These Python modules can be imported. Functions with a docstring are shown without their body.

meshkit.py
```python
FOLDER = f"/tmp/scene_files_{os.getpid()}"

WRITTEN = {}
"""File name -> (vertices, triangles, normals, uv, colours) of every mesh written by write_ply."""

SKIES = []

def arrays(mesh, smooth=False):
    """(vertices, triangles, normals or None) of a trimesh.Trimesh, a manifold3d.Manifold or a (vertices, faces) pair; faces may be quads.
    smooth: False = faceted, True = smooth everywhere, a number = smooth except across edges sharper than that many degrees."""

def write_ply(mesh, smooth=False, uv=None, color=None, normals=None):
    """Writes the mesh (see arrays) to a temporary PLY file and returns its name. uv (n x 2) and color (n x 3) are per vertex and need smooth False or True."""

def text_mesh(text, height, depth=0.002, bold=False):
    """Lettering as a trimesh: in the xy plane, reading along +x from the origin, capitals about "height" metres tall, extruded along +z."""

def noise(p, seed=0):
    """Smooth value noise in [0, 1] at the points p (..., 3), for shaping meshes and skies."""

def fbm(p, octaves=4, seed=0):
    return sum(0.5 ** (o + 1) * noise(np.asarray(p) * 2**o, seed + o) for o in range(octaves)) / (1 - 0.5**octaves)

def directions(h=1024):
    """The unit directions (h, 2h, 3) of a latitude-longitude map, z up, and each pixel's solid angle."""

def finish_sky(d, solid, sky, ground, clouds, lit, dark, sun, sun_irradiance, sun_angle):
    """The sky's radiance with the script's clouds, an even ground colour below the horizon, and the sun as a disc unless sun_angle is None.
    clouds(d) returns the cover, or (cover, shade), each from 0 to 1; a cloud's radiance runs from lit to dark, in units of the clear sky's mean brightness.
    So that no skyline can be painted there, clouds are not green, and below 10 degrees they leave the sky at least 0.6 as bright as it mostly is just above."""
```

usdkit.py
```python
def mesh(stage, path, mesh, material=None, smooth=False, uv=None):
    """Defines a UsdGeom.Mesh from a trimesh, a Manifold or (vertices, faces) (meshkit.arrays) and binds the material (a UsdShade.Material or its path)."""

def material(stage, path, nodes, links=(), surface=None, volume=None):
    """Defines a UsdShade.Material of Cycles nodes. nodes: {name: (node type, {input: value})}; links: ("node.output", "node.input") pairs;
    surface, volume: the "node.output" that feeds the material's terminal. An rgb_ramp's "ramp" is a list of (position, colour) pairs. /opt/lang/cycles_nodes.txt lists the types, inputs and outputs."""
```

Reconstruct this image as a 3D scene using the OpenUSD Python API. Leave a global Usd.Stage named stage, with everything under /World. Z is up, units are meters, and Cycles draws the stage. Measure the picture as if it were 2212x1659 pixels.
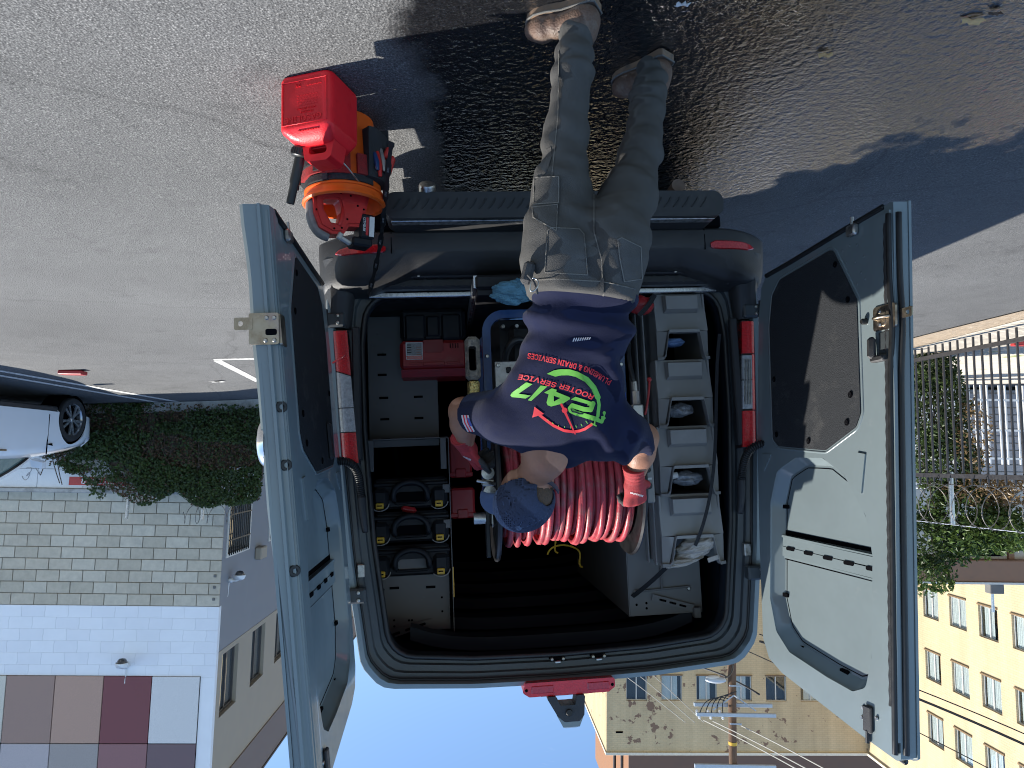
import math, random
import numpy as np, trimesh, shapely, usdkit, meshkit
import manifold3d as m3
from shapely.geometry import Polygon, LineString, Point, box as sbox
from shapely.ops import unary_union
from shapely import affinity
from pxr import Usd, UsdGeom, UsdLux, UsdShade, Gf, Sdf, Vt

random.seed(7); rng = np.random.default_rng(7)
stage = Usd.Stage.CreateInMemory()
UsdGeom.SetStageUpAxis(stage, UsdGeom.Tokens.z)
UsdGeom.SetStageMetersPerUnit(stage, 1.0)
UsdGeom.Xform.Define(stage, '/World')
UsdGeom.Scope.Define(stage, '/World/Looks')

# ---------------------------------------------------------------- camera (the phone was held upside down)
FPX, CAM_H, Y_H = 1533.0, 1.36, 990.0
PITCH, ROLL = math.atan((Y_H - 829.5) / FPX), math.atan(.0186)
FW = np.array([0, math.cos(PITCH), -math.sin(PITCH)])
_R = np.array([1.0, 0, 0]); _U = np.cross(_R, FW)
XC = math.cos(ROLL) * _R + math.sin(ROLL) * _U
YC = -math.sin(ROLL) * _R + math.cos(ROLL) * _U
CAM = np.array([0, 0, CAM_H])
cam = UsdGeom.Camera.Define(stage, '/World/camera')
cm = np.eye(4); cm[0, :3] = -XC; cm[1, :3] = -YC; cm[2, :3] = -FW; cm[3, :3] = CAM
cam.AddTransformOp().Set(Gf.Matrix4d(*cm.ravel().tolist()))
cam.CreateHorizontalApertureAttr(36.0); cam.CreateVerticalApertureAttr(27.0)
cam.CreateFocalLengthAttr(36.0 * FPX / 2212)
cam.CreateClippingRangeAttr(Gf.Vec2f(.05, 2000))
EXPOSURE = 1.22
cam.CreateExposureAttr(EXPOSURE)

# ---------------------------------------------------------------- sky and sun
SUN = np.array([.87, .215, 1.0]); SUN /= np.linalg.norm(SUN)
S_EL, S_ROT = math.asin(SUN[2]), math.atan2(SUN[0], SUN[1])
sky_m = usdkit.material(stage, '/World/Looks/sky_air', {
    'sky': ('sky_texture', {'sky_type': 'single_scattering', 'sun_disc': False, 'sun_elevation': S_EL, 'sun_rotation': S_ROT, 'air_density': 1.25, 'aerosol_density': .9, 'ozone_density': 2.2}),
    'tc': ('texture_coordinate', {}),
    'mp': ('mapping', {'scale': (2.2, 2.2, 7.0), 'location': (.32, 0, .1)}),
    'n': ('noise_texture', {'scale': 1.6, 'detail': 7.0, 'roughness': .62, 'distortion': .4}),
    'r': ('map_range', {'from_min': .60, 'from_max': .82, 'to_min': 0.0, 'to_max': .45, 'clamp': True}),
    'tint': ('mix_color', {'blend_type': 'multiply', 'fac': 1.0, 'b': (.84, .96, 1.12)}), 'mx': ('mix_color', {'b': (6.0, 6.4, 7.0)}),
    'bg': ('background_shader', {'strength': .075})},
    [('tc.generated', 'mp.vector'), ('mp.vector', 'n.vector'), ('n.fac', 'r.value'), ('r.result', 'mx.fac'), ('sky.color', 'tint.a'), ('tint.result', 'mx.a'), ('mx.result', 'bg.color')], surface='bg.background')
dome = UsdLux.DomeLight.Define(stage, '/World/sky')
dome.CreateIntensityAttr(1.05)
UsdShade.MaterialBindingAPI.Apply(dome.GetPrim()).Bind(sky_m)
dome.GetPrim().SetCustomDataByKey('kind', 'structure')
dome.GetPrim().SetCustomDataByKey('label', 'clear blue sky with one thin wisp of cloud')
sun = UsdLux.DistantLight.Define(stage, '/World/sun')
sun.CreateIntensityAttr(1.05); sun.CreateAngleAttr(.53); sun.CreateNormalizeAttr(True) if hasattr(sun, 'CreateNormalizeAttr') else None
sun.CreateColorAttr(Gf.Vec3f(1.0, .955, .885))
zx = SUN; xx = np.cross([0, 0, 1.0], zx); xx /= np.linalg.norm(xx); yx = np.cross(zx, xx)
sm = np.eye(4); sm[0, :3] = xx; sm[1, :3] = yx; sm[2, :3] = zx
sun.AddTransformOp().Set(Gf.Matrix4d(*sm.ravel().tolist()))

# ---------------------------------------------------------------- frames and design helpers
def frame(o, yaw, roll=0.0):
    yaw, roll = math.radians(yaw), math.radians(roll)
    a = np.array([math.cos(yaw), -math.sin(yaw), 0]); f = np.array([math.sin(yaw), math.cos(yaw), 0]); z = np.array([0, 0, 1.0])
    return np.array([math.cos(roll) * a + math.sin(roll) * z, f, -math.sin(roll) * a + math.cos(roll) * z]).T, np.array(o, float)
W = (np.eye(3), np.zeros(3))
V = frame((-.126, 3.28, -.0075), 5.2, 3.4)          # the van stands on a road that falls to its left
A = frame((0, 0, 0), 2.3)                           # the alley
def toW(F, p): return np.asarray(p, float) @ F[0].T + F[1]
def fromW(F, p): return (np.asarray(p, float) - F[1]) @ F[0]
SLOPE = .0594
def gz(x, y):
    """height of the ground"""
    x = np.asarray(x, float); y = np.asarray(y, float)
    z = -.0075 + SLOPE * 14 * np.tanh((x + .126) / 14)
    s = np.clip((x - 2.0) / 3.0, 0, 1); s = s * s * (3 - 2 * s)
    return z + s * .021 * np.clip(y - 6, 0, 9)
def ray(px, py):
    return FW + (1106 - px) / FPX * XC + (py - 829.5) / FPX * YC
def at(px, py, Y):
    """the point seen at a place of the photograph, Y metres ahead"""
    k = ray(px, py); return CAM + k * (Y / k[1])
def gp(px, py):
    k = ray(px, py); t = (-.0075 + .126 * SLOPE - CAM[2]) / (k[2] - SLOPE * k[0]); return CAM + t * k
def vp(px, py, d=0.0):
    o = fromW(V, CAM); k = ray(px, py) @ V[0]; return o + k * ((d - o[1]) / k[1])
def project(P):
    d = np.asarray(P, float) - CAM; z = d @ FW
    return np.stack([1106 - FPX * (d @ XC) / z, 829.5 + FPX * (d @ YC) / z], -1)

# ---------------------------------------------------------------- mesh helpers
def J(*ms):
    out = []
    for m in ms: out += list(m) if isinstance(m, (list, tuple)) else [m]
    return trimesh.util.concatenate(out) if len(out) > 1 else out[0]
def TM(v, f): return trimesh.Trimesh(np.asarray(v, float), np.asarray(f, int), process=False)
def rx(deg, axis, m, about=(0, 0, 0)):
    m = m.copy(); m.apply_transform(trimesh.transformations.rotation_matrix(math.radians(deg), axis, about)); return m
def mv(m, d): m = m.copy(); m.apply_translation(d); return m
def bx(c, s, r=0.0, rot=None):
    """box with chamfered edges"""
    s = np.asarray(s, float); h = s / 2; r = min(r, .45 * s.min())
    if r <= 0: m = trimesh.creation.box(s)
    else:
        P = []
        for sg in np.array(np.meshgrid([-1, 1], [-1, 1], [-1, 1])).reshape(3, -1).T:
            for k in range(3):
                q = h - r; q[k] = h[k]; P.append(sg * q)
        m = trimesh.convex.convex_hull(np.array(P))
    if rot is not None: m = rx(rot[0], rot[1], m)
    m.apply_translation(c); return m
def bb(lo, hi, r=0.0): lo, hi = np.array(lo, float), np.array(hi, float); return bx((lo + hi) / 2, np.abs(hi - lo), r)
def hull(P): return trimesh.convex.convex_hull(np.asarray(P, float))
def rings(R, cap=True, closed=True):
    """skin over rings (k, n, 3)"""
    R = np.asarray(R, float); k, n = R.shape[:2]; v = R.reshape(-1, 3); f = []
    i = np.arange(n if closed else n - 1); j = (i + 1) % n
    for a in range(k - 1):
        p, q = a * n, (a + 1) * n
        f += [np.stack([p + i, p + j, q + j], 1), np.stack([p + i, q + j, q + i], 1)]
    if cap and closed:
        v = np.vstack([v, R[0].mean(0), R[-1].mean(0)]); b = (k - 1) * n
        f += [np.stack([j, i, np.full(n, k * n)], 1), np.stack([b + i, b + j, np.full(n, k * n + 1)], 1)]
    m = TM(v, np.vstack(f))
    if cap and closed and m.volume < 0: m.invert()
    return m
def tube(P, r, n=8, cap=True, closed=False):
    P = np.asarray(P, float)
    if closed: P = np.vstack([P, P[:1]])
    T = np.gradient(P, axis=0) if len(P) > 2 else np.repeat(P[1:] - P[:1], 2, 0)
    if closed: T[0] = T[-1] = P[1] - P[-2]
    T /= np.linalg.norm(T, axis=1, keepdims=True) + 1e-12
    u = np.cross(T[0], [0, 0, 1.0] if abs(T[0][2]) < .9 else [1.0, 0, 0]); u /= np.linalg.norm(u)
    r = np.broadcast_to(r, len(P)); a = np.linspace(0, 2 * np.pi, n, endpoint=False); R = []
    for p, t, q in zip(P, T, r):
        u = u - t * (u @ t); u /= np.linalg.norm(u); w = np.cross(t, u)
        R.append(p + q * (np.cos(a)[:, None] * u + np.sin(a)[:, None] * w))
    return rings(R, cap and not closed)
def bez(*P, n=12):
    """smooth curve through points"""
    P = np.asarray(P, float)
    if len(P) < 3: return np.linspace(P[0], P[-1], n)
    from scipy.interpolate import CubicSpline
    t = np.r_[0, np.cumsum(np.linalg.norm(np.diff(P, axis=0), axis=1) + 1e-9)]
    return CubicSpline(t, P)(np.linspace(0, t[-1], n * (len(P) - 1)))
def cyl(a, b, r, n=16, r2=None): return tube([a, b], [r, r if r2 is None else r2], n)
def lathe(prof, n=32, c=(0, 0, 0), axis=None):
    a = np.linspace(0, 2 * np.pi, n, endpoint=False)
    m = rings([np.stack([r * np.cos(a), r * np.sin(a), np.full(n, z)], 1) for r, z in prof], cap=False)
    if axis is not None: m.apply_transform(trimesh.geometry.align_vectors([0, 0, 1], axis))
    m.apply_translation(c); return m
def prism(poly, d0, d1, f=None):
    """extrude a polygon from d0 to d1; f maps (a, b, d) arrays to points"""
    if not isinstance(poly, (Polygon,)) and hasattr(poly, 'geoms'): return J([prism(g, d0, d1, f) for g in poly.geoms if g.area > 1e-9])
    if not isinstance(poly, Polygon): poly = Polygon(poly)
    m = trimesh.creation.extrude_polygon(poly.buffer(0) if not poly.is_valid else poly, d1 - d0, engine='earcut')
    v = m.vertices.copy(); v[:, 2] += d0
    if f is not None: v = np.stack(f(v[:, 0], v[:, 1], v[:, 2]), 1)
    m = TM(v, m.faces)
    if m.volume < 0: m.invert()
    return m
XZ = lambda a, b, d: (a, d, b)
YZ = lambda a, b, d: (d, a, b)
def rrect(x0, y0, x1, y1, r, seg=6): return sbox(x0 + r, y0 + r, x1 - r, y1 - r).buffer(r, quad_segs=seg)
def grid(P): return rings(P, cap=False, closed=False)
def man(m):
    return m3.Manifold(m3.Mesh(np.asarray(m.vertices, np.float32), np.asarray(m.faces, np.uint32)))
def unman(M):
    q = M.to_mesh(); return TM(q.vert_properties[:, :3], q.tri_verts)
def cut(a, *bs):
    a = a.copy(); a.merge_vertices(); Ma = man(a)
    for b in bs:
        b = b.copy(); b.merge_vertices(); Ma = Ma - man(b)
    return unman(Ma)
def nets(f, lo, hi, h):
    """smooth surface where f(points) = 0 (surface nets)"""
    lo, hi = np.array(lo, float), np.array(hi, float); n = np.ceil((hi - lo) / h).astype(int) + 1
    ax = [lo[k] + h * np.arange(n[k]) for k in range(3)]
    G = np.stack(np.meshgrid(*ax, indexing='ij'), -1)
    D = f(G.reshape(-1, 3)).reshape(n); S = D < 0
    c = n - 1; acc = np.zeros((*c, 3)); cnt = np.zeros(c)
    offs = [(i, j, k) for i in (0, 1) for j in (0, 1) for k in (0, 1)]
    sl = lambda X, o: X[o[0]:o[0] + c[0], o[1]:o[1] + c[1], o[2]:o[2] + c[2]]
    for a in offs:
        for k in range(3):
            if a[k]: continue
            b = list(a); b[k] = 1
            da, db = sl(D, a), sl(D, b); x = sl(S, a) != sl(S, b)
            t = np.where(x, da / np.where(x, da - db, 1), 0)
            p = np.array(a, float)[None, None, None] + np.zeros((*c, 3)); p[..., k] += t
            acc += p * x[..., None]; cnt += x
    on = cnt > 0; idx = -np.ones(c, int); idx[on] = np.arange(on.sum())
    v = lo + h * (np.argwhere(on) + acc[on] / cnt[on][:, None]); F = []
    for k in range(3):
        i, j = (k + 1) % 3, (k + 2) % 3
        a = [slice(None)] * 3; b = [slice(None)] * 3; a[k] = slice(0, -1); b[k] = slice(1, None)
        x = S[tuple(a)] != S[tuple(b)]; P = np.argwhere(x)
        P = P[(P[:, i] > 0) & (P[:, j] > 0) & (P[:, i] < c[i]) & (P[:, j] < c[j])]
        s = S[tuple(P.T)]
        def at_(di, dj):
            q = P.copy(); q[:, i] -= di; q[:, j] -= dj; return idx[tuple(q.T)]
        q = np.stack([at_(1, 1), at_(0, 1), at_(0, 0), at_(1, 0)], 1)
        q[~s] = q[~s][:, ::-1]; F.append(q)
    F = np.vstack(F); return TM(v, np.vstack([F[:, [0, 1, 2]], F[:, [0, 2, 3]]]))
def rcone(p, a, b, ra, rb):
    """distance to a tapered capsule"""
    a, b = np.asarray(a, float), np.asarray(b, float); ab = b - a
    t = np.clip((p - a) @ ab / (ab @ ab), 0, 1)
    return np.linalg.norm(p - a - t[:, None] * ab, axis=1) - (ra + (rb - ra) * t)
def smin(a, b, k):
    h = np.clip(.5 + .5 * (b - a) / k, 0, 1); return b + (a - b) * h - k * h * (1 - h)
def ell(p, c, R, r):
    """distance to an ellipsoid with axes R (rows), radii r"""
    q = (p - np.asarray(c)) @ np.asarray(R).T / np.asarray(r); n = np.linalg.norm(q, axis=1)
    return (n - 1) * min(r) * np.clip(n, .5, 1.5) ** 0
def fbm(p, s=1.0, o=3, seed=0): return meshkit.fbm(np.asarray(p) * s, o, seed) - .5

# ---------------------------------------------------------------- scene helpers
_used = {}
def numbered(parent, name):
    k = parent + '/' + name; n = _used.get(k, 0); _used[k] = n + 1
    return k if n == 0 else f'{k}_{n:03d}'
def data(prim, **kw):
    for k, v in kw.items():
        if v: prim.SetCustomDataByKey(k, v)
class Thing:
    """an Xform at the thing's base; part meshes are given in frame coordinates"""
    def __init__(s, name, label=None, cat=None, base=(0, 0, 0), F=W, group=None, kind=None):
        s.path = numbered('/World', name); s.base = np.array(base, float); s.F = F
        x = UsdGeom.Xform.Define(stage, s.path); m = np.eye(4); m[:3, :3] = F[0].T; m[3, :3] = toW(F, s.base)
        x.AddTransformOp().Set(Gf.Matrix4d(*m.ravel().tolist())); s.prim = x.GetPrim()
        data(s.prim, label=label, category=cat, group=group, kind=kind)
    def put(s, name, mesh, mat, smooth=35, under=None, label=None, kind=None):
        p = numbered(under or s.path, name)
        m = mesh.copy(); m.apply_translation(-s.base)
        q = usdkit.mesh(stage, p, m, mat, smooth); data(q.GetPrim(), label=label, kind=kind); return p
def one(name, mesh, mat, label, cat=None, base=None, F=W, kind=None, group=None, smooth=35):
    """a thing that is a single mesh"""
    base = np.array(base if base is not None else [mesh.bounds.mean(0)[0], mesh.bounds.mean(0)[1], mesh.bounds[0][2]], float)
    p = numbered('/World', name); m = mesh.copy(); m.apply_translation(-base)
    q = usdkit.mesh(stage, p, m, mat, smooth); t = np.eye(4); t[:3, :3] = F[0].T; t[3, :3] = toW(F, base)
    q.AddTransformOp().Set(Gf.Matrix4d(*t.ravel().tolist()))
    data(q.GetPrim(), label=label, category=cat, kind=kind, group=group); return p
def twin(src, F, base, name, label, cat, group=None):
    """a copy of a thing under the next number"""
    p = numbered('/World', name); x = UsdGeom.Xform.Define(stage, p); m = np.eye(4); m[:3, :3] = F[0].T; m[3, :3] = toW(F, base)
    x.GetPrim().GetReferences().AddInternalReference(src.path); x.GetPrim().SetInstanceable(True)
    x.ClearXformOpOrder(); x.MakeMatrixXform().Set(Gf.Matrix4d(*m.ravel().tolist()))
    data(x.GetPrim(), label=label, category=cat, group=group); return x

# ---------------------------------------------------------------- materials
def pm(name, col, rough=.5, metal=0.0, var=.12, vs=9.0, bump=0.0, bs=60.0, dirt=None, coat=0.0, spec=.5, rvar=.1, stretch=None, bdist=.01, dirt_at=(.55, .75), ds=3.0, sheen=0.0, trans=0.0):
    """painted / plastic / metal surface with uneven colour, gloss and fine relief"""
    col = np.array(col, float)
    N = {'g': ('geometry', {}), 'p': ('principled_bsdf', {'metallic': metal, 'roughness': rough, 'coat_weight': coat, 'coat_roughness': .06, 'specular_ior_level': spec, 'sheen_weight': sheen, 'transmission_weight': trans}),
         'n': ('noise_texture', {'scale': vs, 'detail': 5.0, 'roughness': .6}),
         'r': ('rgb_ramp', {'ramp': [(.25, tuple(col * (1 - var))), (.5, tuple(col)), (.75, tuple(np.clip(col * (1 + var), 0, 1)))]}),
         'rr': ('map_range', {'from_min': .3, 'from_max': .7, 'to_min': max(.02, rough - rvar), 'to_max': min(1, rough + rvar)})}
    L = [('n.fac', 'r.fac'), ('n.fac', 'rr.value'), ('rr.result', 'p.roughness')]
    src = 'g.position'
    if stretch:
        N['mp'] = ('mapping', {'scale': stretch}); L.append(('g.position', 'mp.vector')); src = 'mp.vector'
    L.append((src, 'n.vector')); out = 'r.color'
    if dirt is not None:
        N['dn'] = ('noise_texture', {'scale': ds, 'detail': 8.0, 'roughness': .7}); N['dr'] = ('map_range', {'from_min': dirt_at[0], 'from_max': dirt_at[1], 'clamp': True, 'to_min': 0.0, 'to_max': 1.0})
        N['dm'] = ('mix_color', {'b': tuple(dirt)})
        L += [('g.position', 'dn.vector'), ('dn.fac', 'dr.value'), ('dr.result', 'dm.fac'), (out, 'dm.a')]; out = 'dm.result'
    L.append((out, 'p.base_color'))
    if bump:
        N['bn'] = ('noise_texture', {'scale': bs, 'detail': 3.0}); N['b'] = ('bump', {'strength': bump, 'distance': bdist})
        L += [(src, 'bn.vector'), ('bn.fac', 'b.height'), ('b.normal', 'p.normal')]
    return usdkit.material(stage, '/World/Looks/' + name, N, L, surface='p.BSDF')
# ================================================================ ground
def asphalt():
    N = {'g': ('geometry', {}), 'x': ('separate_xyz', {}),
         'fine': ('noise_texture', {'scale': 150.0, 'detail': 3.0, 'roughness': .65}),
         'fr': ('rgb_ramp', {'ramp': [(.30, (.030, .030, .031)), (.44, (.084, .085, .085)), (.58, (.136, .137, .135)), (.72, (.33, .33, .32))]}),
         'vor': ('voronoi_texture', {'scale': 115.0, 'feature': 'f1'}),
         'big': ('noise_texture', {'scale': .55, 'detail': 6.0, 'roughness': .6}),
         'br': ('map_range', {'from_min': .3, 'from_max': .7, 'to_min': .74, 'to_max': 1.14}),
         'patch': ('noise_texture', {'scale': 3.1, 'detail': 7.0, 'roughness': .68}),
         'pr': ('map_range', {'from_min': .56, 'from_max': .76, 'to_min': 1.0, 'to_max': .62, 'clamp': True}),
         'mul': ('math', {'math_type': 'multiply'}), 'dry': ('mix_color', {'blend_type': 'multiply', 'fac': 1.0}), 'cc': ('combine_color', {}),
         # cracks
         'cw': ('noise_texture', {'scale': .8, 'detail': 4.0}), 'cmix': ('mix_vector', {'fac': .35}),
         'crk': ('voronoi_texture', {'feature': 'distance_to_edge', 'scale': .33}), 'ckr': ('map_range', {'from_min': 0.0, 'from_max': .0035, 'to_min': .3, 'to_max': 0.0, 'clamp': True}), 'ckm': ('mix_color', {'b': (.02, .02, .02)}),
         # where water lies
         'wn': ('noise_texture', {'scale': 2.3, 'detail': 6.0, 'roughness': .6}), 'wo': ('math', {'math_type': 'multiply_add', 'value2': 1.15, 'value3': -.575}),
         'yy': ('math', {'math_type': 'add'}), 'xx': ('math', {'math_type': 'add'}), 'xo': ('math', {'math_type': 'multiply', 'value2': .42}),
         'wk': ('map_range', {'from_min': -1.7, 'from_max': -.7, 'to_min': 0.0, 'to_max': -1.25, 'clamp': True}), 'ys': ('math', {'math_type': 'add'}),
         'wy': ('map_range', {'from_min': 2.99, 'from_max': 3.09, 'to_min': 1.0, 'to_max': 0.0, 'clamp': True}),
         'wx': ('map_range', {'from_min': .30, 'from_max': .42, 'to_min': 1.0, 'to_max': 0.0, 'clamp': True}),
         'wl': ('map_range', {'from_min': -9.0, 'from_max': -6.0, 'to_min': 0.0, 'to_max': 1.0, 'clamp': True}),
         'w1': ('math', {'math_type': 'multiply'}), 'wet': ('math', {'math_type': 'multiply'}),
         'wc': ('mix_color', {'blend_type': 'multiply', 'fac': 1.0, 'b': (.10, .10, .11)}), 'col': ('mix_color', {}),
         'rg': ('mix_float', {'a': .85, 'b': .02}), 'sp': ('mix_float', {'a': .30, 'b': .7}),
         'wb': ('noise_texture', {'scale': 38.0, 'detail': 3.0, 'roughness': .55}), 'wbm': ('math', {'math_type': 'multiply'}), 'wbs': ('math', {'math_type': 'multiply', 'value2': 2.7}),
         'b1': ('bump', {'strength': .55, 'distance': .006}), 'bsum': ('math', {'math_type': 'add'}), 'bs2': ('math', {'math_type': 'add'}), 'bd': ('math', {'math_type': 'multiply'}), 'wf': ('math', {'math_type': 'multiply_add', 'value2': -.86, 'value3': 1.0}),
         'p': ('principled_bsdf', {'coat_roughness': .03, 'coat_ior': 1.38})}
    L = [('g.position', 'x.vector')] + [('g.position', k + '.vector') for k in ('fine', 'vor', 'big', 'patch', 'wn', 'cw')]
    L += [('fine.fac', 'fr.fac'), ('big.fac', 'br.value'), ('patch.fac', 'pr.value'), ('br.result', 'mul.value1'), ('pr.result', 'mul.value2'),
          ('mul.value', 'cc.r'), ('mul.value', 'cc.g'), ('mul.value', 'cc.b'), ('fr.color', 'dry.a'), ('cc.color', 'dry.b'),
          ('g.position', 'cmix.a'), ('cw.color', 'cmix.b'), ('cmix.result', 'crk.vector'), ('crk.distance', 'ckr.value'), ('ckr.result', 'ckm.fac'), ('dry.result', 'ckm.a'),
          ('wn.fac', 'wo.value1'), ('x.y', 'yy.value1'), ('wo.value', 'yy.value2'), ('x.x', 'xx.value1'), ('wo.value', 'xo.value1'), ('xo.value', 'xx.value2'),
          ('yy.value', 'ys.value1'), ('x.x', 'wk.value'), ('wk.result', 'ys.value2'), ('ys.value', 'wy.value'), ('xx.value', 'wx.value'), ('x.x', 'wl.value'), ('wy.result', 'w1.value1'), ('wx.result', 'w1.value2'), ('w1.value', 'wet.value1'), ('wl.result', 'wet.value2'),
          ('ckm.result', 'wc.a'), ('ckm.result', 'col.a'), ('wc.result', 'col.b'), ('wet.value', 'col.fac'), ('wet.value', 'rg.fac'), ('wet.value', 'sp.fac'),
          ('col.result', 'p.base_color'), ('rg.result', 'p.roughness'), ('sp.result', 'p.specular_ior_level'),
          ('fine.fac', 'bsum.value1'), ('vor.distance', 'bsum.value2'), ('g.position', 'wb.vector'), ('wb.fac', 'wbs.value1'), ('wbs.value', 'wbm.value1'), ('wet.value', 'wbm.value2'), ('wet.value', 'wf.value1'), ('bsum.value', 'bd.value1'), ('wf.value', 'bd.value2'), ('bd.value', 'bs2.value1'), ('wbm.value', 'bs2.value2'), ('bs2.value', 'b1.height'), ('b1.normal', 'p.normal'), ('b1.normal', 'p.coat_normal'), ('wet.value', 'p.coat_weight')]
    return usdkit.material(stage, '/World/Looks/asphalt', N, L, surface='p.BSDF')
m_asph = asphalt()
xs = np.unique(np.r_[np.linspace(-300, -30, 10), np.linspace(-30, -8, 23), np.linspace(-8, 10, 73), np.linspace(10, 30, 21), np.linspace(30, 300, 10)])
ys = np.unique(np.r_[np.linspace(-60, -4, 8), np.linspace(-4, 18, 89), np.linspace(18, 60, 22), np.linspace(60, 500, 12)])
GX, GY = np.meshgrid(xs, ys); GP = np.stack([GX, GY, gz(GX, GY)], -1)
one('asphalt_ground', grid(GP), m_asph, 'worn grey asphalt, wet and black behind the van', base=(0, 0, 0), kind='structure', smooth=True)
def drape(poly, dz=.004, h=None):
    """a thin sheet laid on the ground"""
    poly = poly.segmentize(.4) if hasattr(poly, 'segmentize') else poly
    v, f = trimesh.creation.triangulate_polygon(poly, engine='earcut'); return TM(np.c_[v, gz(v[:, 0], v[:, 1]) + dz], f)
m_line = pm('road_paint', (.62, .61, .57), .75, var=.25, vs=30, dirt=(.15, .15, .145), dirt_at=(.5, .62), ds=26)
def stripe(pts, w, name='parking_line', label='worn white parking line'):
    one(name, drape(LineString([p[:2] for p in pts]).buffer(w / 2, cap_style=2)), m_line, label, base=(0, 0, 0), kind='structure', smooth=False)
stripe([gp(462, 772), gp(620, 772)], .10); stripe([gp(470, 774), gp(560, 816)], .10)
stripe([(6.7, 7.0), (6.28, 12.55)], .1); stripe([(6.45, 7.0), (5.92, 12.55)], .1)
m_conc = pm('kerb_concrete', (.36, .35, .325), .85, var=.2, vs=14, bump=.4, bs=90, dirt=(.12, .115, .10), dirt_at=(.58, .8), ds=2.5)
KY = 12.62
def kerb(x0, x1, y, h, t, name, label):
    X = np.linspace(x0, x1, 24); P = []
    for k in X:
        z = float(gz(k, y)); P.append([(k, y, z - .2), (k, y + .015, z + h - .02), (k, y + .035, z + h), (k, y + t, z + h), (k, y + t, z - .2)])
    one(name, rings(np.array(P)), m_conc, label, base=(X.mean(), y, float(gz(X.mean(), y))), kind='structure', smooth=20)
kerb(3.9, 14, KY, .17, .17, 'kerb', 'pale concrete kerb in front of the ivy')
m_soil = pm('dry_soil', (.30, .235, .165), .95, var=.3, vs=22, bump=.9, bs=60, dirt=(.42, .37, .29), ds=7)
one('planting_bed', J([bb((3.9 + i * .8, KY + .17, -.2 + float(gz(4.3 + i * .8, 12.7))), (4.7 + i * .8, 13.5, float(gz(4.3 + i * .8, 12.7)) + .15)) for i in range(13)]), m_soil, 'dry soil strip behind the kerb', kind='structure')
# strip of dirt and yard behind the steel fence (left of the van)
one('dirt_strip', drape(Polygon([(-5.1, 9.9), (-5.25, 8.5), (-5.6, 6.0), (-7.4, 4), (-9, 4), (-9, 18), (-5.6, 18), (-5.2, 12)]).segmentize(.5), .012), m_soil, 'tan strip of dirt and dead leaves along the black fence', base=(0, 0, 0), kind='structure', smooth=True)
m_yard = pm('yard_ground', (.47, .42, .34), .95, var=.25, vs=5, bump=.6, bs=40, dirt=(.20, .24, .06), dirt_at=(.60, .68), ds=1.4)
one('yard', drape(Polygon([(-6.0, 5.5), (-5.75, 8), (-5.55, 16), (-24, 16), (-24, 5.5)]).segmentize(.6), .02), m_yard, 'bright dry yard with patches of weeds behind the black fence', base=(0, 0, 0), kind='structure', smooth=True)
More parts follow.
